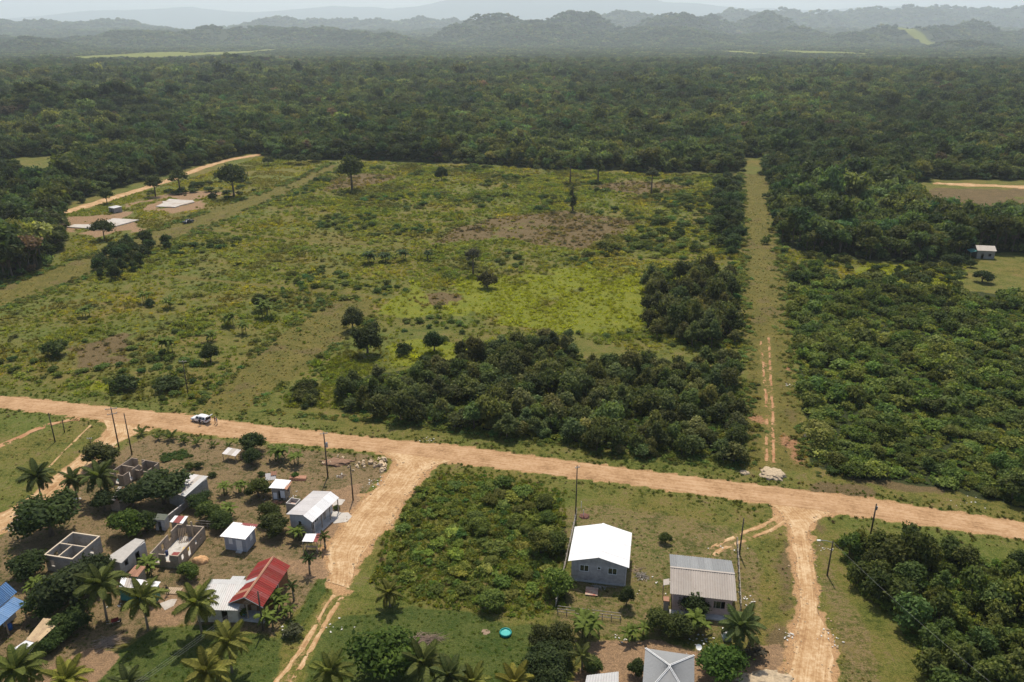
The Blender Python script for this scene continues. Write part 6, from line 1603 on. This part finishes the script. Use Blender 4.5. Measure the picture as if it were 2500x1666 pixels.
for k in range(3): wire(SP + Vector((.12 * k - .1, 0, SH - .2 - .25 * k)), endp + Vector((.12 * k - .1, 0, 6.8 - .25 * k)), .7, 'thin service wire over the palms of the lower lawn', 'service wires over the lawn')
hook = z4(720, 640, 2.9)
wire(SP + Vector((0, 0, SH - .3)), Vector((-36.6, 95.5, 3.6)), .2, 'short wire from the service pole to the red roof', None)
pole(Vector((62, 66, 0)), 6.5, 'pole on the grass beneath the copse carrying the lamp wire', .14)
wire(LP + Vector((0, 0, LH - .15)), Vector((62, 66, 6.3)), .9, 'thin wire running from the lamp post over the grass', None)

# ------------------------------------------------------------------ fences
def fence(a, b, n_, label, h=1.5):
    B = Bld('fence', label, 'fence', a, b); L_ = (b - a).length
    for k in range(n_ + 1): B.post(L_ * k / n_, 0, -.2, h, .06, MAT['grey_timber'])
    for z in (.4, .9, 1.4):
        B.box('rail', 0, L_, -.11, -.064, z - .05, z + .05, MAT['grey_timber'])
    return B
fence(z7(62, 1035), z7(245, 215), 11, 'weathered rail fence between the weedy plot and white gabled house')
fence(z7(1715, 1075), z7(1683, 480), 9, 'weathered rail fence beside the beige corrugated house')
fence(z7(80, 1095), z7(640, 1160), 7, 'low fence behind the banana clumps below the houses', .9)
fence(z3(0, 1055), z3(200, 1070), 4, 'low fence next to the small grey-blue house', .9)

# ------------------------------------------------------------------ heaps, stones, litter
def heap(name, pos, rx_, ry_, h, mat, label, cat, seed=0, rough=.15, sub=4, rz=0):
    iv, fi = ico(sub); r2 = np.random.default_rng(seed)
    v = iv.copy(); v[:, 2] = np.maximum(v[:, 2], -.02)
    nn = fbm(v[:, 0] * 2 + seed, v[:, 1] * 2, .6, seed); v[:, 2] *= (.7 + .8 * nn * 1.0); v[:, :2] *= (1 + rough * (fbm(v[:, 0] * 2, v[:, 1] * 2 + seed, .5, seed + 3) - .5) * 3)[:, None]
    v = v * np.array([rx_, ry_, h]); v[:, 2] -= .03
    return tag(link(name, mesh_from(name, v, fi, mat, True), None, (pos.x, pos.y, 0), (0, 0, rz)), label, cat)
heap('gravel_heap', zq(450, 1175), 2.2, 2.6, .55, MAT['gravel_white'], 'white gravel heap at the roadside end of the mown strip', 'gravel', 1, .4)
heap('sand_heap', z2(1800, 262), 1.3, 1.0, .85, MAT['sand'], 'orange sand heap by the light green bush in the yard', 'sand', 2)
heap('gravel_heap', zr(20, 1545), 3.6, 1.6, .22, MAT['gravel_white'], 'low spread of white gravel beside the narrow track', 'gravel', 3, .4)
heap('gravel_heap', zq(240, 1160), 1.0, .8, .3, MAT['gravel_white'], 'small pale gravel heap at the corner of the roadside thicket', 'gravel', 5, .3)
def sticks(name, pos, n_, L_, rad_, rx_, ry_, h, mat, label, cat, al=None):
    mb = MB()
    for k in range(n_):
        a = random.uniform(0, 3.14) if al is None else random.gauss(al, .5)
        c_ = Vector((random.gauss(0, rx_ * .45), random.gauss(0, ry_ * .45), 0)); c_.z = max(.03, h * (1 - (c_.x / rx_) ** 2 * .6 - (c_.y / ry_) ** 2 * .6) * random.random())
        d = Vector((math.cos(a), math.sin(a), random.uniform(-.12, .12))) * L_ * random.uniform(.3, .6)
        mb.tube([c_ - d, c_ + Vector((0, 0, .05)), c_ + d], [rad_, rad_ * .8, rad_ * .4], 4)
    return tag(mb.build(name, mat, None, loc=(pos.x, pos.y, 0)), label, cat)
sticks('frond_heap', z6(700, 665), 130, 1.7, .035, 2.3, 1.1, .45, MAT['frond_dry'], 'grey-brown heap of dry palm fronds on the green lawn', 'fronds', .25)
sticks('brush_heap', z2(1000, 985), 80, 2.0, .045, 1.9, 1.3, .4, MAT['stick'], 'heap of cut branches between the lawn and bare ground', 'branches', .5)
sticks('timber_heap', z7(830, 765), 40, 1.5, .05, .9, .9, .35, MAT['grey_timber'], 'heap of broken grey timber beside the white gabled house', 'timber')
sticks('timber_scraps', z7(790, 700), 14, 1.6, .05, .9, .9, .15, MAT['timber'], 'loose yellow timber scraps beside the white gabled house', 'timber')
sticks('scrap_heap', z7(440, 862), 26, 1.2, .04, 1.5, .4, .3, MAT['grey_timber'], 'dark scrap timber along the front of the white gabled house', 'scrap')
sticks('timber_heap', z7(180, 790), 8, 1.8, .06, .4, .8, .3, MAT['grey_timber'], 'few long boards leaning by the fence and white gabled house', 'timber', 2.2)
sticks('brush_heap', z3(1300, 600), 40, 1.0, .03, .8, .5, .25, MAT['stick'], 'small heap of twigs near the rubble by the road', 'branches')
sticks('brush_heap', z1(150, 1215), 60, 1.6, .05, 1.3, 1.8, .25, MAT['beam'], 'pale stacked scraps beside the sandy side track', 'scraps')
sticks('brick_heap', z3(720, 840), 40, .5, .1, 1.3, .5, .45, MAT['roof_rust'], 'heap of broken reddish blocks in front of the hut', 'rubble')
iv, fi = ico(2)
ROCKS = []
for k in range(4):
    v = iv * (1 + .22 * rng.normal(0, 1, (len(iv), 1))) * np.array([1, .8, .6]); ROCKS.append(mesh_from('boulder', v, fi, MAT['rock']))
for k in range(30):
    a = random.random(); q = z3(1420 + 280 * a + random.gauss(0, 12), 505 - 10 * a + random.gauss(0, 26)); s_ = random.uniform(.22, .62) * (.7 + .6 * a)
    tag(link('boulder', random.choice(ROCKS), None, (q.x, q.y, s_ * .3), (random.uniform(0, 3), random.uniform(0, 3), random.uniform(0, 6)), (s_,) * 3), 'tan limestone boulder of the rubble heap by the road', 'boulder', 'boulders of the rubble heap')
for k in range(14):
    q = z3(1250 + random.gauss(0, 75), 470 + random.gauss(0, 22)); s_ = random.uniform(.2, .45)
    tag(link('stone', random.choice(ROCKS), None, (q.x, q.y, s_ * .25), (random.uniform(0, 3), random.uniform(0, 3), random.uniform(0, 6)), (s_,) * 3), 'brown stone of the low mound beside the transformer pole', 'stone', 'stones of the mound by the transformer pole')
heap('soil_mound', z3(1250, 475), 3.2, 1.6, .45, plain('soil', (.2, .12, .075), .95, 4, .4, bump=.6), 'low brown soil mound beside the transformer pole', 'soil', 6, .4)
heap('soil_mound', z7(320, 225), .9, .9, .3, plain('soil_red', (.13, .06, .045), .95, 5, .4, bump=.6), 'small dark soil mound near the fence corner', 'soil', 7, .3)
for k, (x, y) in enumerate([(310, 185), (290, 108)]):
    q = z7(x, y + 45); tag(MB().tube([(0, 0, -.1), (0, 0, 1.5)], .05, 6).build('marker_post', MAT['white'], None, loc=q), ['white-topped marker post in the dark soil mound', 'white marker post behind the soil mound'][k], 'post')
for k, (x, y) in enumerate([(720, 890), (780, 750)]): 
    q = zq(x, y); s_ = .8 - .25 * k; tag(link('boulder', ROCKS[k], None, (q.x, q.y, .2), (0, 0, k), (s_,) * 3), ['larger pale boulder at the edge of the wide thicket', 'smaller pale boulder at the edge of the wide thicket'][k], 'boulder')
# litter: white scraps lying about
LT = [(zq, 590, 505, 1.6, 14), (z3, 2090, 275, 2.0, 16), (z7, 1800, 970, 1.8, 14), (z8, 1940, 410, 1.4, 18), (zr, 470, 600, 1.2, 10), (z4, 960, 890, 1.5, 22), (z7, 900, 820, 5, 10), (z4, 1400, 840, 2.2, 8), (zr, 520, 1250, 2.5, 14), (z3, 1290, 600, 1.4, 10), (z3, 1600, 660, 2.2, 20), (zr, 1480, 240, 4, 12), (z2, 1150, 640, 3, 14), (z3, 800, 790, 2.5, 16), (z1, 1180, 740, 1.2, 6), (z8, 1150, 480, 3, 20), (z8, 420, 420, 1.5, 8), (z7, 1500, 540, 6, 8), (z1, 700, 990, 1.0, 5)]
mb = MB()
for z_, x, y, sp_, n_ in LT:
    q = z_(x, y)
    for k in range(n_):
        c_ = Vector((q.x + random.gauss(0, sp_ * .4), q.y + random.gauss(0, sp_ * .4), .03)); s_ = random.uniform(.05, .17); a = random.uniform(0, 6)
        e1 = Vector((math.cos(a), math.sin(a), random.uniform(-.1, .25))) * s_; e2 = Vector((-math.sin(a), math.cos(a), random.uniform(-.1, .25))) * s_ * .7
        c_.z += .08
        for sg in (0, .03): pass
        mb.poly([c_ - e1 - e2, c_ + e1 - e2 * .7, c_ + e1 * .8 + e2, c_ - e1 + e2]); mb.poly([t - Vector((0, 0, .03)) for t in (c_ - e1 + e2, c_ + e1 * .8 + e2, c_ + e1 - e2 * .7, c_ - e1 - e2)])
tag(mb.build('litter', plain('paper_scrap', (.5, .48, .44), .7, 5, .2)), 'white scraps of litter lying on the ground', 'litter', None, 'stuff')
# clods and pebbles beside the tracks
k = 0
PB = mesh_from('clod', ico(1)[0] * np.array([1, .9, .6]), ico(1)[1], plain('clod', (.34, .24, .14), .95, 5, .3))
cx_, cy_ = [], []
for a, b in (ROADW['mid'], ROADW['right']):
    for e in (a, b):
        for (x0, y0), (x1, y1) in zip(e[:-1], e[1:]):
            n_ = int(math.hypot(x1 - x0, y1 - y0) * 5); t = rng.random(n_)
            cx_.append(x0 + (x1 - x0) * t + rng.normal(0, .5, n_)); cy_.append(y0 + (y1 - y0) * t + rng.normal(0, .5, n_))
cx_ = np.concatenate(cx_); cy_ = np.concatenate(cy_)
stuff('clods', cx_, cy_, cx_ * 0 + .03, rng.gamma(2, .04, len(cx_)), np.tile([.3, .2, .1], (len(cx_), 1)), [proto('clod', PB)], 'small clods of earth along the sandy tracks', 'clods')

# ------------------------------------------------------------------ yard things
o = empty('paddling_pool', z6(1413, 618), 0, 'round turquoise paddling pool on the green lawn', 'pool')
mb = MB(); N = 32
PS_ = .62
prof = [(1.3, 0), (1.42, .12), (1.42, .3), (1.33, .42), (1.2, .42), (1.12, .3), (1.1, .12)]
for i in range(N):
    a = 2 * math.pi * i / N
    for r_q, z in prof: mb.v.append((r_q * PS_ * math.cos(a), r_q * PS_ * math.sin(a), z))
m_ = len(prof)
for i in range(N):
    for j in range(m_ - 1): mb.f.append((i * m_ + j, ((i + 1) % N) * m_ + j, ((i + 1) % N) * m_ + j + 1, i * m_ + j + 1))
mb.build('rim', MAT['teal'], o, True)
MB().prism([(.7 * math.cos(2 * math.pi * i / N), 0.7 * math.sin(2 * math.pi * i / N)) for i in range(N)], .02, .14).build('floor', plain('pool_floor', (.1, .42, .4), .4, 4, .1), o)
MB().prism([(.68 * math.cos(2 * math.pi * i / N), 0.68 * math.sin(2 * math.pi * i / N)) for i in range(N)], .145, .24).build('water', plain('pool_water', (.06, .38, .34), .08, 2, .05, .6), o)
heap('ash_patch', z6(1235, 600), .72, .66, .05, plain('ash', (.24, .17, .12), .95, 5, .3), 'round bare ash patch on the lawn near the paddling pool', 'ash', 8, .2)
B = Bld('plywood_board', 'painted plywood board lying before the white gabled house', 'board', z7(325, 935), z7(425, 945)); B.box('sheet', 0, 1.9, 0, 1.9, .1, .2, plain('plywood', (.4, .3, .22), .8, 3, .3, dirt=(.4, .05, .03), dscale=1.2, damt=.8)); B.box('batten', .1, 1.8, .3, .4, 0, .098, MAT['timber']); B.box('batten', .1, 1.8, 1.5, 1.6, 0, .098, MAT['timber'])
B = Bld('plank_walk', 'slatted timber platform in the yard behind the orange-hearted palm', 'platform', z2(1480, 555), z2(1570, 560))
for k in range(7): B.box('slat', .32 * k, .32 * k + .24, 0, 1.5, .1, .16, MAT['timber'])
B.box('bearer', 0, 2.2, .2, .3, 0, .098, MAT['timber']); B.box('bearer', 0, 2.2, 1.2, 1.3, 0, .098, MAT['timber'])
tag(MB().prism([(v.x, v.y) for v in (z2(1430, 640), z2(1540, 600), z2(1590, 600), z2(1560, 660), z2(1480, 700))], -.05, .03).build('yard_slab', MAT['slab']), 'pale concrete yard slab beside the slatted platform', 'slab')
def tankmesh(): 
    return MB().tube([(0, 0, 0), (0, 0, .9)], .32, 14).tube([(0, 0, .9), (0, 0, 1.02)], [.32, .1], 14)
q = z1(678, 1015); o = empty('bucket', q, 0, 'white drum standing under the palms by the side track', 'drum'); tankmesh().build('body', MAT['white'], o, True)
q = z2(1035, 815); o = empty('wheelbarrow', q, .5, 'small red wheelbarrow in the shade of the palms', 'wheelbarrow')
mb = MB(); mb.v = [(-.5, -.35, .65), (.5, -.35, .65), (.5, .35, .65), (-.5, .35, .65), (-.3, -.2, .35), (.35, -.2, .35), (.35, .2, .35), (-.3, .2, .35)]; mb.f = [(0, 1, 5, 4), (1, 2, 6, 5), (2, 3, 7, 6), (3, 0, 4, 7), (4, 5, 6, 7)]
mb.build('tray', MAT['roof_redp'], o); MB().tube([(.65, -.05, .2), (.65, .05, .2)], .2, 12).build('wheel', MAT['rubber'], o)
MB().tube([(.65, -.1, .2), (-.3, -.25, .36), (-1.1, -.28, .55)], .025, 5).tube([(.65, .1, .2), (-.3, .25, .36), (-1.1, .28, .55)], .025, 5).tube([(-.3, -.22, .36), (-.35, -.25, 0)], .025, 5).tube([(-.3, .22, .36), (-.35, .25, 0)], .025, 5).build('frame', MAT['metal'], o)
q = z1(2080, 640); B = Bld('lean_to', 'small pale sheet roof under the leafy roadside tree', 'lean-to', z1(2000, 640), z1(2130, 665))
B.sheets((0, 0, 1.5), (3.2, 0, 1.5), (3.2, 2.0, 1.9), (0, 2.0, 1.9), [MAT['roof_greyw'], MAT['roof_beige']], 3, amp=.02)
for xx, yy, h_ in ((.1, .1, 1.47), (3.1, .1, 1.47), (.1, 1.9, 1.85), (3.1, 1.9, 1.85)): B.post(xx, yy, 0, h_, .05)
q = z8(1372, 440); o = empty('water_tank', q, 0, 'pale blue water tank box beside the palm and beige house', 'tank')
MB().box(-.55, .55, -.5, .5, .35, 1.4).build('body', plain('tank_blue', (.4, .52, .56), .5, 4, .1), o); MB().box(-.6, .6, -.55, .55, 1.402, 1.48).build('lid', MAT['white'], o); MB().box(-.6, .6, -.55, .55, 0, .348).build('plinth', MAT['block_grey'], o)
q = z2(95, 870); o = empty('drum', q, 0, 'blue plastic drum beside the blue roofed building', 'drum'); tankmesh().build('body', plain('drum_blue', (.03, .13, .4), .4, 4, .1), o, True)
q = z8(1110, 650); o = empty('satellite_dish', q, 0, 'white satellite dish beside the hip-roofed house', 'dish')
MB().tube([(0, 0, 0), (0, 0, 2.6)], .04, 6).build('mast', MAT['metal'], o); iv, fi = ico(2); dv = iv[:, :].copy(); dv[:, 2] = -.25 * (1 - dv[:, 0] ** 2 - dv[:, 1] ** 2); dv *= .42
link('dish', mesh_from('dish', dv, fi, MAT['white'], True), o, loc=(0, -.1, 2.65), rot=(.7, 0, 0))

# ------------------------------------------------------------------ vehicles
def car_body(secs):
    """secs: (x, half width, sill z, belt z, top z, top half width)"""
    V, Fs = [], []
    for x, w, zs, zb, zt, wt in secs:
        V += [(x, -w * .88, zs), (x, -w * .98, zs + .1), (x, -w, (zs + zb) / 2 + .05), (x, -w * .96, zb), (x, -wt, zt), (x, -wt * .55, zt + .035), (x, wt * .55, zt + .035), (x, wt, zt), (x, w * .96, zb), (x, w, (zs + zb) / 2 + .05), (x, w * .98, zs + .1), (x, w * .88, zs)]
    m_ = 12
    for i in range(len(secs) - 1):
        for j in range(m_): Fs.append((i * m_ + j, i * m_ + (j + 1) % m_, (i + 1) * m_ + (j + 1) % m_, (i + 1) * m_ + j))
    Fs.append(tuple(range(m_))[::-1]); e = (len(secs) - 1) * m_; Fs.append(tuple(e + j for j in range(m_)))
    mb = MB(); mb.v = V; mb.f = Fs
    return mb
def wheel(o, x, y, r=.34):
    t = MB().tube([(x, y - .11, r), (x, y + .11, r)], r, 20).build('wheel', MAT['rubber'], o)
    s_ = -1 if y < 0 else 1
    MB().tube([(x, y + s_ * .1, r), (x, y + s_ * .125, r)], r * .62, 14).build('rim', MAT['metal'], t)
def paint(name, c): return plain(name, c, .22, 3, .02, .6)
MAT['glass_car'] = plain('car_glass', (.015, .018, .02), .05, 3, .1, .8)
a, b = z_ if False else (P(468, 1029), P(509, 1037))
ang = math.atan2(b.y - a.y, b.x - a.x)
mid = (a + b) / 2
o = empty('parked_car', (mid.x, mid.y + .7, .06), ang, 'white estate car parked at the road edge with its tailgate raised', 'car')
# local +x points to the rear (right), front at -x
S_ = [(-2.15, .72, .38, .62, .7, .62), (-2.05, .84, .28, .72, .8, .7), (-1.6, .89, .24, .86, .95, .74), (-1.05, .9, .24, .95, 1.03, .74), (-.98, .9, .24, .96, 1.06, .72), (-.35, .9, .24, .97, 1.5, .62), (.1, .9, .24, .97, 1.58, .64), (1.0, .9, .24, .98, 1.58, .63), (1.6, .9, .26, 1.0, 1.52, .6), (1.98, .87, .3, 1.0, 1.45, .58), (2.05, .84, .34, .74, .8, .74)]
car_body(S_).build('body', paint('white_car_paint', (.75, .75, .74)), o, True)
for s_ in (-1, 1):
    for x0, x1, nm in ((-.72, .18, 'side_window'), (.26, 1.05, 'side_window'), (1.12, 1.7, 'side_window')):
        zt0 = 1.28 if x0 < -.5 else 1.46
        mb = MB(); mb.v = [(x0, s_ * .885, 1.0), (x1, s_ * .885, 1.0), (x1 - .03, s_ * .68, 1.46), (x0 + (.32 if x0 < -.5 else .02), s_ * .68, 1.46)]
        mb.v += [(x, y * .93, z) for x, y, z in mb.v]; mb.f = [(0, 1, 2, 3), (7, 6, 5, 4), (0, 4, 5, 1), (1, 5, 6, 2), (2, 6, 7, 3), (3, 7, 4, 0)]
        mb.build(nm, MAT['glass_car'], o)
    MB().box(-2.14, -1.95, min(s_ * .5, s_ * .78), max(s_ * .5, s_ * .78), .62, .76).build('headlight', MAT['glass'], o)
    MB().box(1.95, 2.07, min(s_ * .7, s_ * .88), max(s_ * .7, s_ * .88), .78, 1.05).build('tail_light', MAT['roof_redp'], o)
    MB().box(-.8, -.62, min(s_ * .9, s_ * 1.05), max(s_ * .9, s_ * 1.05), 1.0, 1.12).build('mirror', MAT['white'], o)
    for x in (-1.32, 1.28): wheel(o, x, s_ * .82)
mb = MB(); mb.v = [(-1.02, -.68, 1.08), (-1.02, .68, 1.08), (-.4, .58, 1.52), (-.4, -.58, 1.52), (-.98, -.66, 1.02), (-.98, .66, 1.02), (-.34, .56, 1.46), (-.34, -.56, 1.46)]; mb.f = [(0, 1, 2, 3), (7, 6, 5, 4), (0, 4, 5, 1), (1, 5, 6, 2), (2, 6, 7, 3), (3, 7, 4, 0)]
mb.build('windscreen', MAT['glass_car'], o)
MB().box(1.96, 2.075, -.66, .66, .8, 1.4).build('boot_shade_box', MAT['dark'], o)  # solid near-black box painting the shade inside the open boot
mb = MB(); mb.v = [(1.9, -.62, 1.55), (1.9, .62, 1.55), (2.75, .7, 1.98), (2.75, -.7, 1.98), (1.92, -.62, 1.47), (1.92, .62, 1.47), (2.82, .7, 1.88), (2.82, -.7, 1.88)]; mb.f = [(0, 1, 2, 3), (7, 6, 5, 4), (0, 4, 5, 1), (1, 5, 6, 2), (2, 6, 7, 3), (3, 7, 4, 0)]
tg = mb.build('tailgate', paint('white_tailgate', (.75, .75, .74)), o)
mb2 = MB(); mb2.v = [(2.0, -.5, 1.612), (2.0, .5, 1.612), (2.4, .54, 1.815), (2.4, -.54, 1.815)]; mb2.f = [(0, 1, 2, 3)]; mb2.v += [(x, y, z - .03) for x, y, z in mb2.v]; mb2.f += [(7, 6, 5, 4), (0, 4, 5, 1), (1, 5, 6, 2), (2, 6, 7, 3), (3, 7, 4, 0)]
mb2.build('rear_window', MAT['glass_car'], tg)
MB().box(-2.18, -2.1, -.7, .7, .34, .48).build('bumper', MAT['rubber'], o); MB().box(2.06, 2.13, -.75, .75, .36, .52).build('bumper', MAT['white'], o)
CARP, CARA = Vector((mid.x, mid.y + .7, 0)), ang
# black pickup on the mown track
a, b = zk(1228, 512), zk(1288, 500)
o = empty('pickup_truck', ((a.x + b.x) / 2, (a.y + b.y) / 2, 0), math.atan2(b.y - a.y, b.x - a.x), 'black pickup truck standing on the mown track', 'pickup')
sc_ = 1.15
S_ = [(-2.5, .8, .42, .8, .86, .74), (-2.35, .9, .36, .92, 1.0, .78), (-1.1, .93, .34, 1.04, 1.12, .8), (-1.0, .93, .34, 1.05, 1.14, .78), (-.4, .93, .34, 1.06, 1.74, .68), (.6, .93, .34, 1.06, 1.76, .68), (.85, .93, .34, 1.06, 1.12, .8), (2.5, .92, .4, 1.05, 1.08, .86), (2.58, .9, .45, .9, .95, .84)]
car_body(S_).build('body', paint('black_paint', (.012, .012, .014)), o, True)
for s_ in (-1, 1):
    for x in (-1.55, 1.55): wheel(o, x, s_ * .84, .4)
    MB().box(-.6, .55, min(s_ * .74, s_ * .89), max(s_ * .74, s_ * .89), 1.12, 1.6).build('side_window', MAT['glass_car'], o)
    MB().box(-2.53, -2.4, min(s_ * .5, s_ * .8), max(s_ * .5, s_ * .8), .72, .86).build('headlight', MAT['metal'], o)
MB().box(.95, 2.45, -.72, .72, 1.1, 1.14).build('bed_cover', MAT['rubber'], o)

# ------------------------------------------------------------------ people by the car
def person_mat(name, shirt, legs, skin, shoes=(.03, .03, .03), short=False):
    m, n, l, out = new_mat(name)
    tc = n.new('ShaderNodeTexCoord'); sx = n.new('ShaderNodeSeparateXYZ'); l.new(tc.outputs['Object'], sx.inputs[0])
    z = math_node(n, l, 'MULTIPLY', sx.outputs[2], 1 / 2.0)
    r = ramp(n, [(0, shoes), (.045, skin if short else legs), (.26 if short else .1, legs), (.48, shirt), (.735, skin)], 'CONSTANT'); l.new(z, r.inputs[0])
    ax = math_node(n, l, 'ABSOLUTE', sx.outputs[0])
    arm = math_node(n, l, 'GREATER_THAN', ax, .265)
    c = mixc(n, l, arm, r.outputs[0], skin)
    p = n.new('ShaderNodeBsdfPrincipled'); l.new(c, p.inputs['Base Color']); p.inputs['Roughness'].default_value = .8
    l.new(p.outputs[0], out.inputs['Surface']); return m
def person(pos, rz, label, shirt, legs, skin, hair, short, lean=0.0, arms=0.0, step=.0):
    o = empty('person', (pos.x, pos.y, pos.z), rz, label, 'person')
    f = lean
    J = [(0, 0, .95), (0, -.02 - f * .2, 1.15), (0, -f * .5, 1.36), (0, -f * .65 - .01, 1.47), (0, -f * .7 - .03, 1.56), (0, -f * .72 - .04, 1.68)]
    rad_ = [.15, .145, .16, .06, .085, .095]; E_ = [(0, 1), (1, 2), (2, 3), (3, 4), (4, 5)]
    for s_ in (-1, 1):
        b = len(J)
        J += [(s_ * .1, 0, .9), (s_ * .11, -.02 + s_ * step, .5), (s_ * .12, .02 + s_ * step * 1.6, .1), (s_ * .13, -.14 + s_ * step * 1.6, .04)]
        rad_ += [.1, .07, .05, .045]; E_ += [(0, b), (b, b + 1), (b + 1, b + 2), (b + 2, b + 3)]
        b = len(J); y0 = -f * .5
        J += [(s_ * .2, y0, 1.38), (s_ * .27, y0 + .02 - arms * .15, 1.12), (s_ * .28, y0 - .08 - arms * .3, .9 + arms * .16), (s_ * .28, y0 - .11 - arms * .34, .82 + arms * .17)]
        rad_ += [.06, .048, .036, .035]; E_ += [(2, b), (b, b + 1), (b + 1, b + 2), (b + 2, b + 3)]
        for k in range(5):       # thumb and four fingers
            i = len(J); off = (k - 2) * .02
            J.append((s_ * (.28 - .01) + (.0 if k else s_ * -.05), y0 - .11 - arms * .38 + off, (.75 if k else .8) + arms * .16 - (.012 if k in (2, 3) else 0)))
            rad_.append(.011); E_.append((b + 3, i))
    me = bpy.data.meshes.new('body'); me.from_pydata(J, E_, []); me.materials.append(person_mat('person_skin_and_clothes', shirt, legs, skin, short=short))
    bd = link('body', me, o)
    md = bd.modifiers.new('Skin', 'SKIN'); md.use_smooth_shade = True
    for i, sv in enumerate(me.skin_vertices[0].data): sv.radius = (rad_[i], rad_[i]); sv.use_root = (i == 0)
    bd.modifiers.new('Sub', 'SUBSURF').levels = 1; bd.modifiers['Sub'].render_levels = 1
    iv, fi = ico(2); hv = iv * np.array([.105, .115, .1]); hv[:, 2] = np.maximum(hv[:, 2], -.03 - .06 * (hv[:, 1] > .02))
    link('hair', mesh_from('hair', hv, fi, plain('hair', hair, .7, 8, .2), True), o, loc=(0, -f * .72 - .02, 1.72))
    return o
def beside(dx, dy): return Vector((CARP.x + dx * math.cos(CARA) - dy * math.sin(CARA), CARP.y + dx * math.sin(CARA) + dy * math.cos(CARA), .06))
person(beside(1.25, -1.75), R(190), 'person in dark clothes standing at the side of the white car', (.03, .03, .035), (.03, .03, .04), (.12, .07, .05), (.01, .01, .01), False, .05, .5)
person(beside(3.6, .25), R(100), 'person in a dark red shirt standing behind the open tailgate', (.12, .04, .04), (.025, .025, .03), (.3, .18, .12), (.02, .015, .01), True, .0, .2)
person(beside(4.3, .0), R(115), 'person in a blue top and pale shorts behind the open tailgate', (.12, .2, .34), (.4, .42, .42), (.35, .22, .15), (.3, .25, .15), True, .0, .1)
q = z2(1505, 560); person(Vector((q.x, q.y, .0)), R(30), 'person in dark clothes standing by the slatted timber platform', (.03, .03, .03), (.05, .05, .06), (.1, .06, .04), (.01, .01, .01), False, .1, .6)

# ------------------------------------------------------------------ the hazy air
hz = MB().box(-25000, 25000, -300, 28500, -1.0, 1500).build('haze', None)
hm, n, l, out = new_mat('haze_air')
pv = n.new('ShaderNodeVolumePrincipled')
pv.inputs['Color'].default_value = (.82, .93, 1.0, 1)
pv.inputs['Density'].default_value = 0.8e-4
pv.inputs['Anisotropy'].default_value = .3
l.new(pv.outputs[0], out.inputs['Volume'])
hz.data.materials.clear(); hz.data.materials.append(hm)
tag(hz, 'pale blue haze in the air over the plain', 'haze', None, 'stuff')
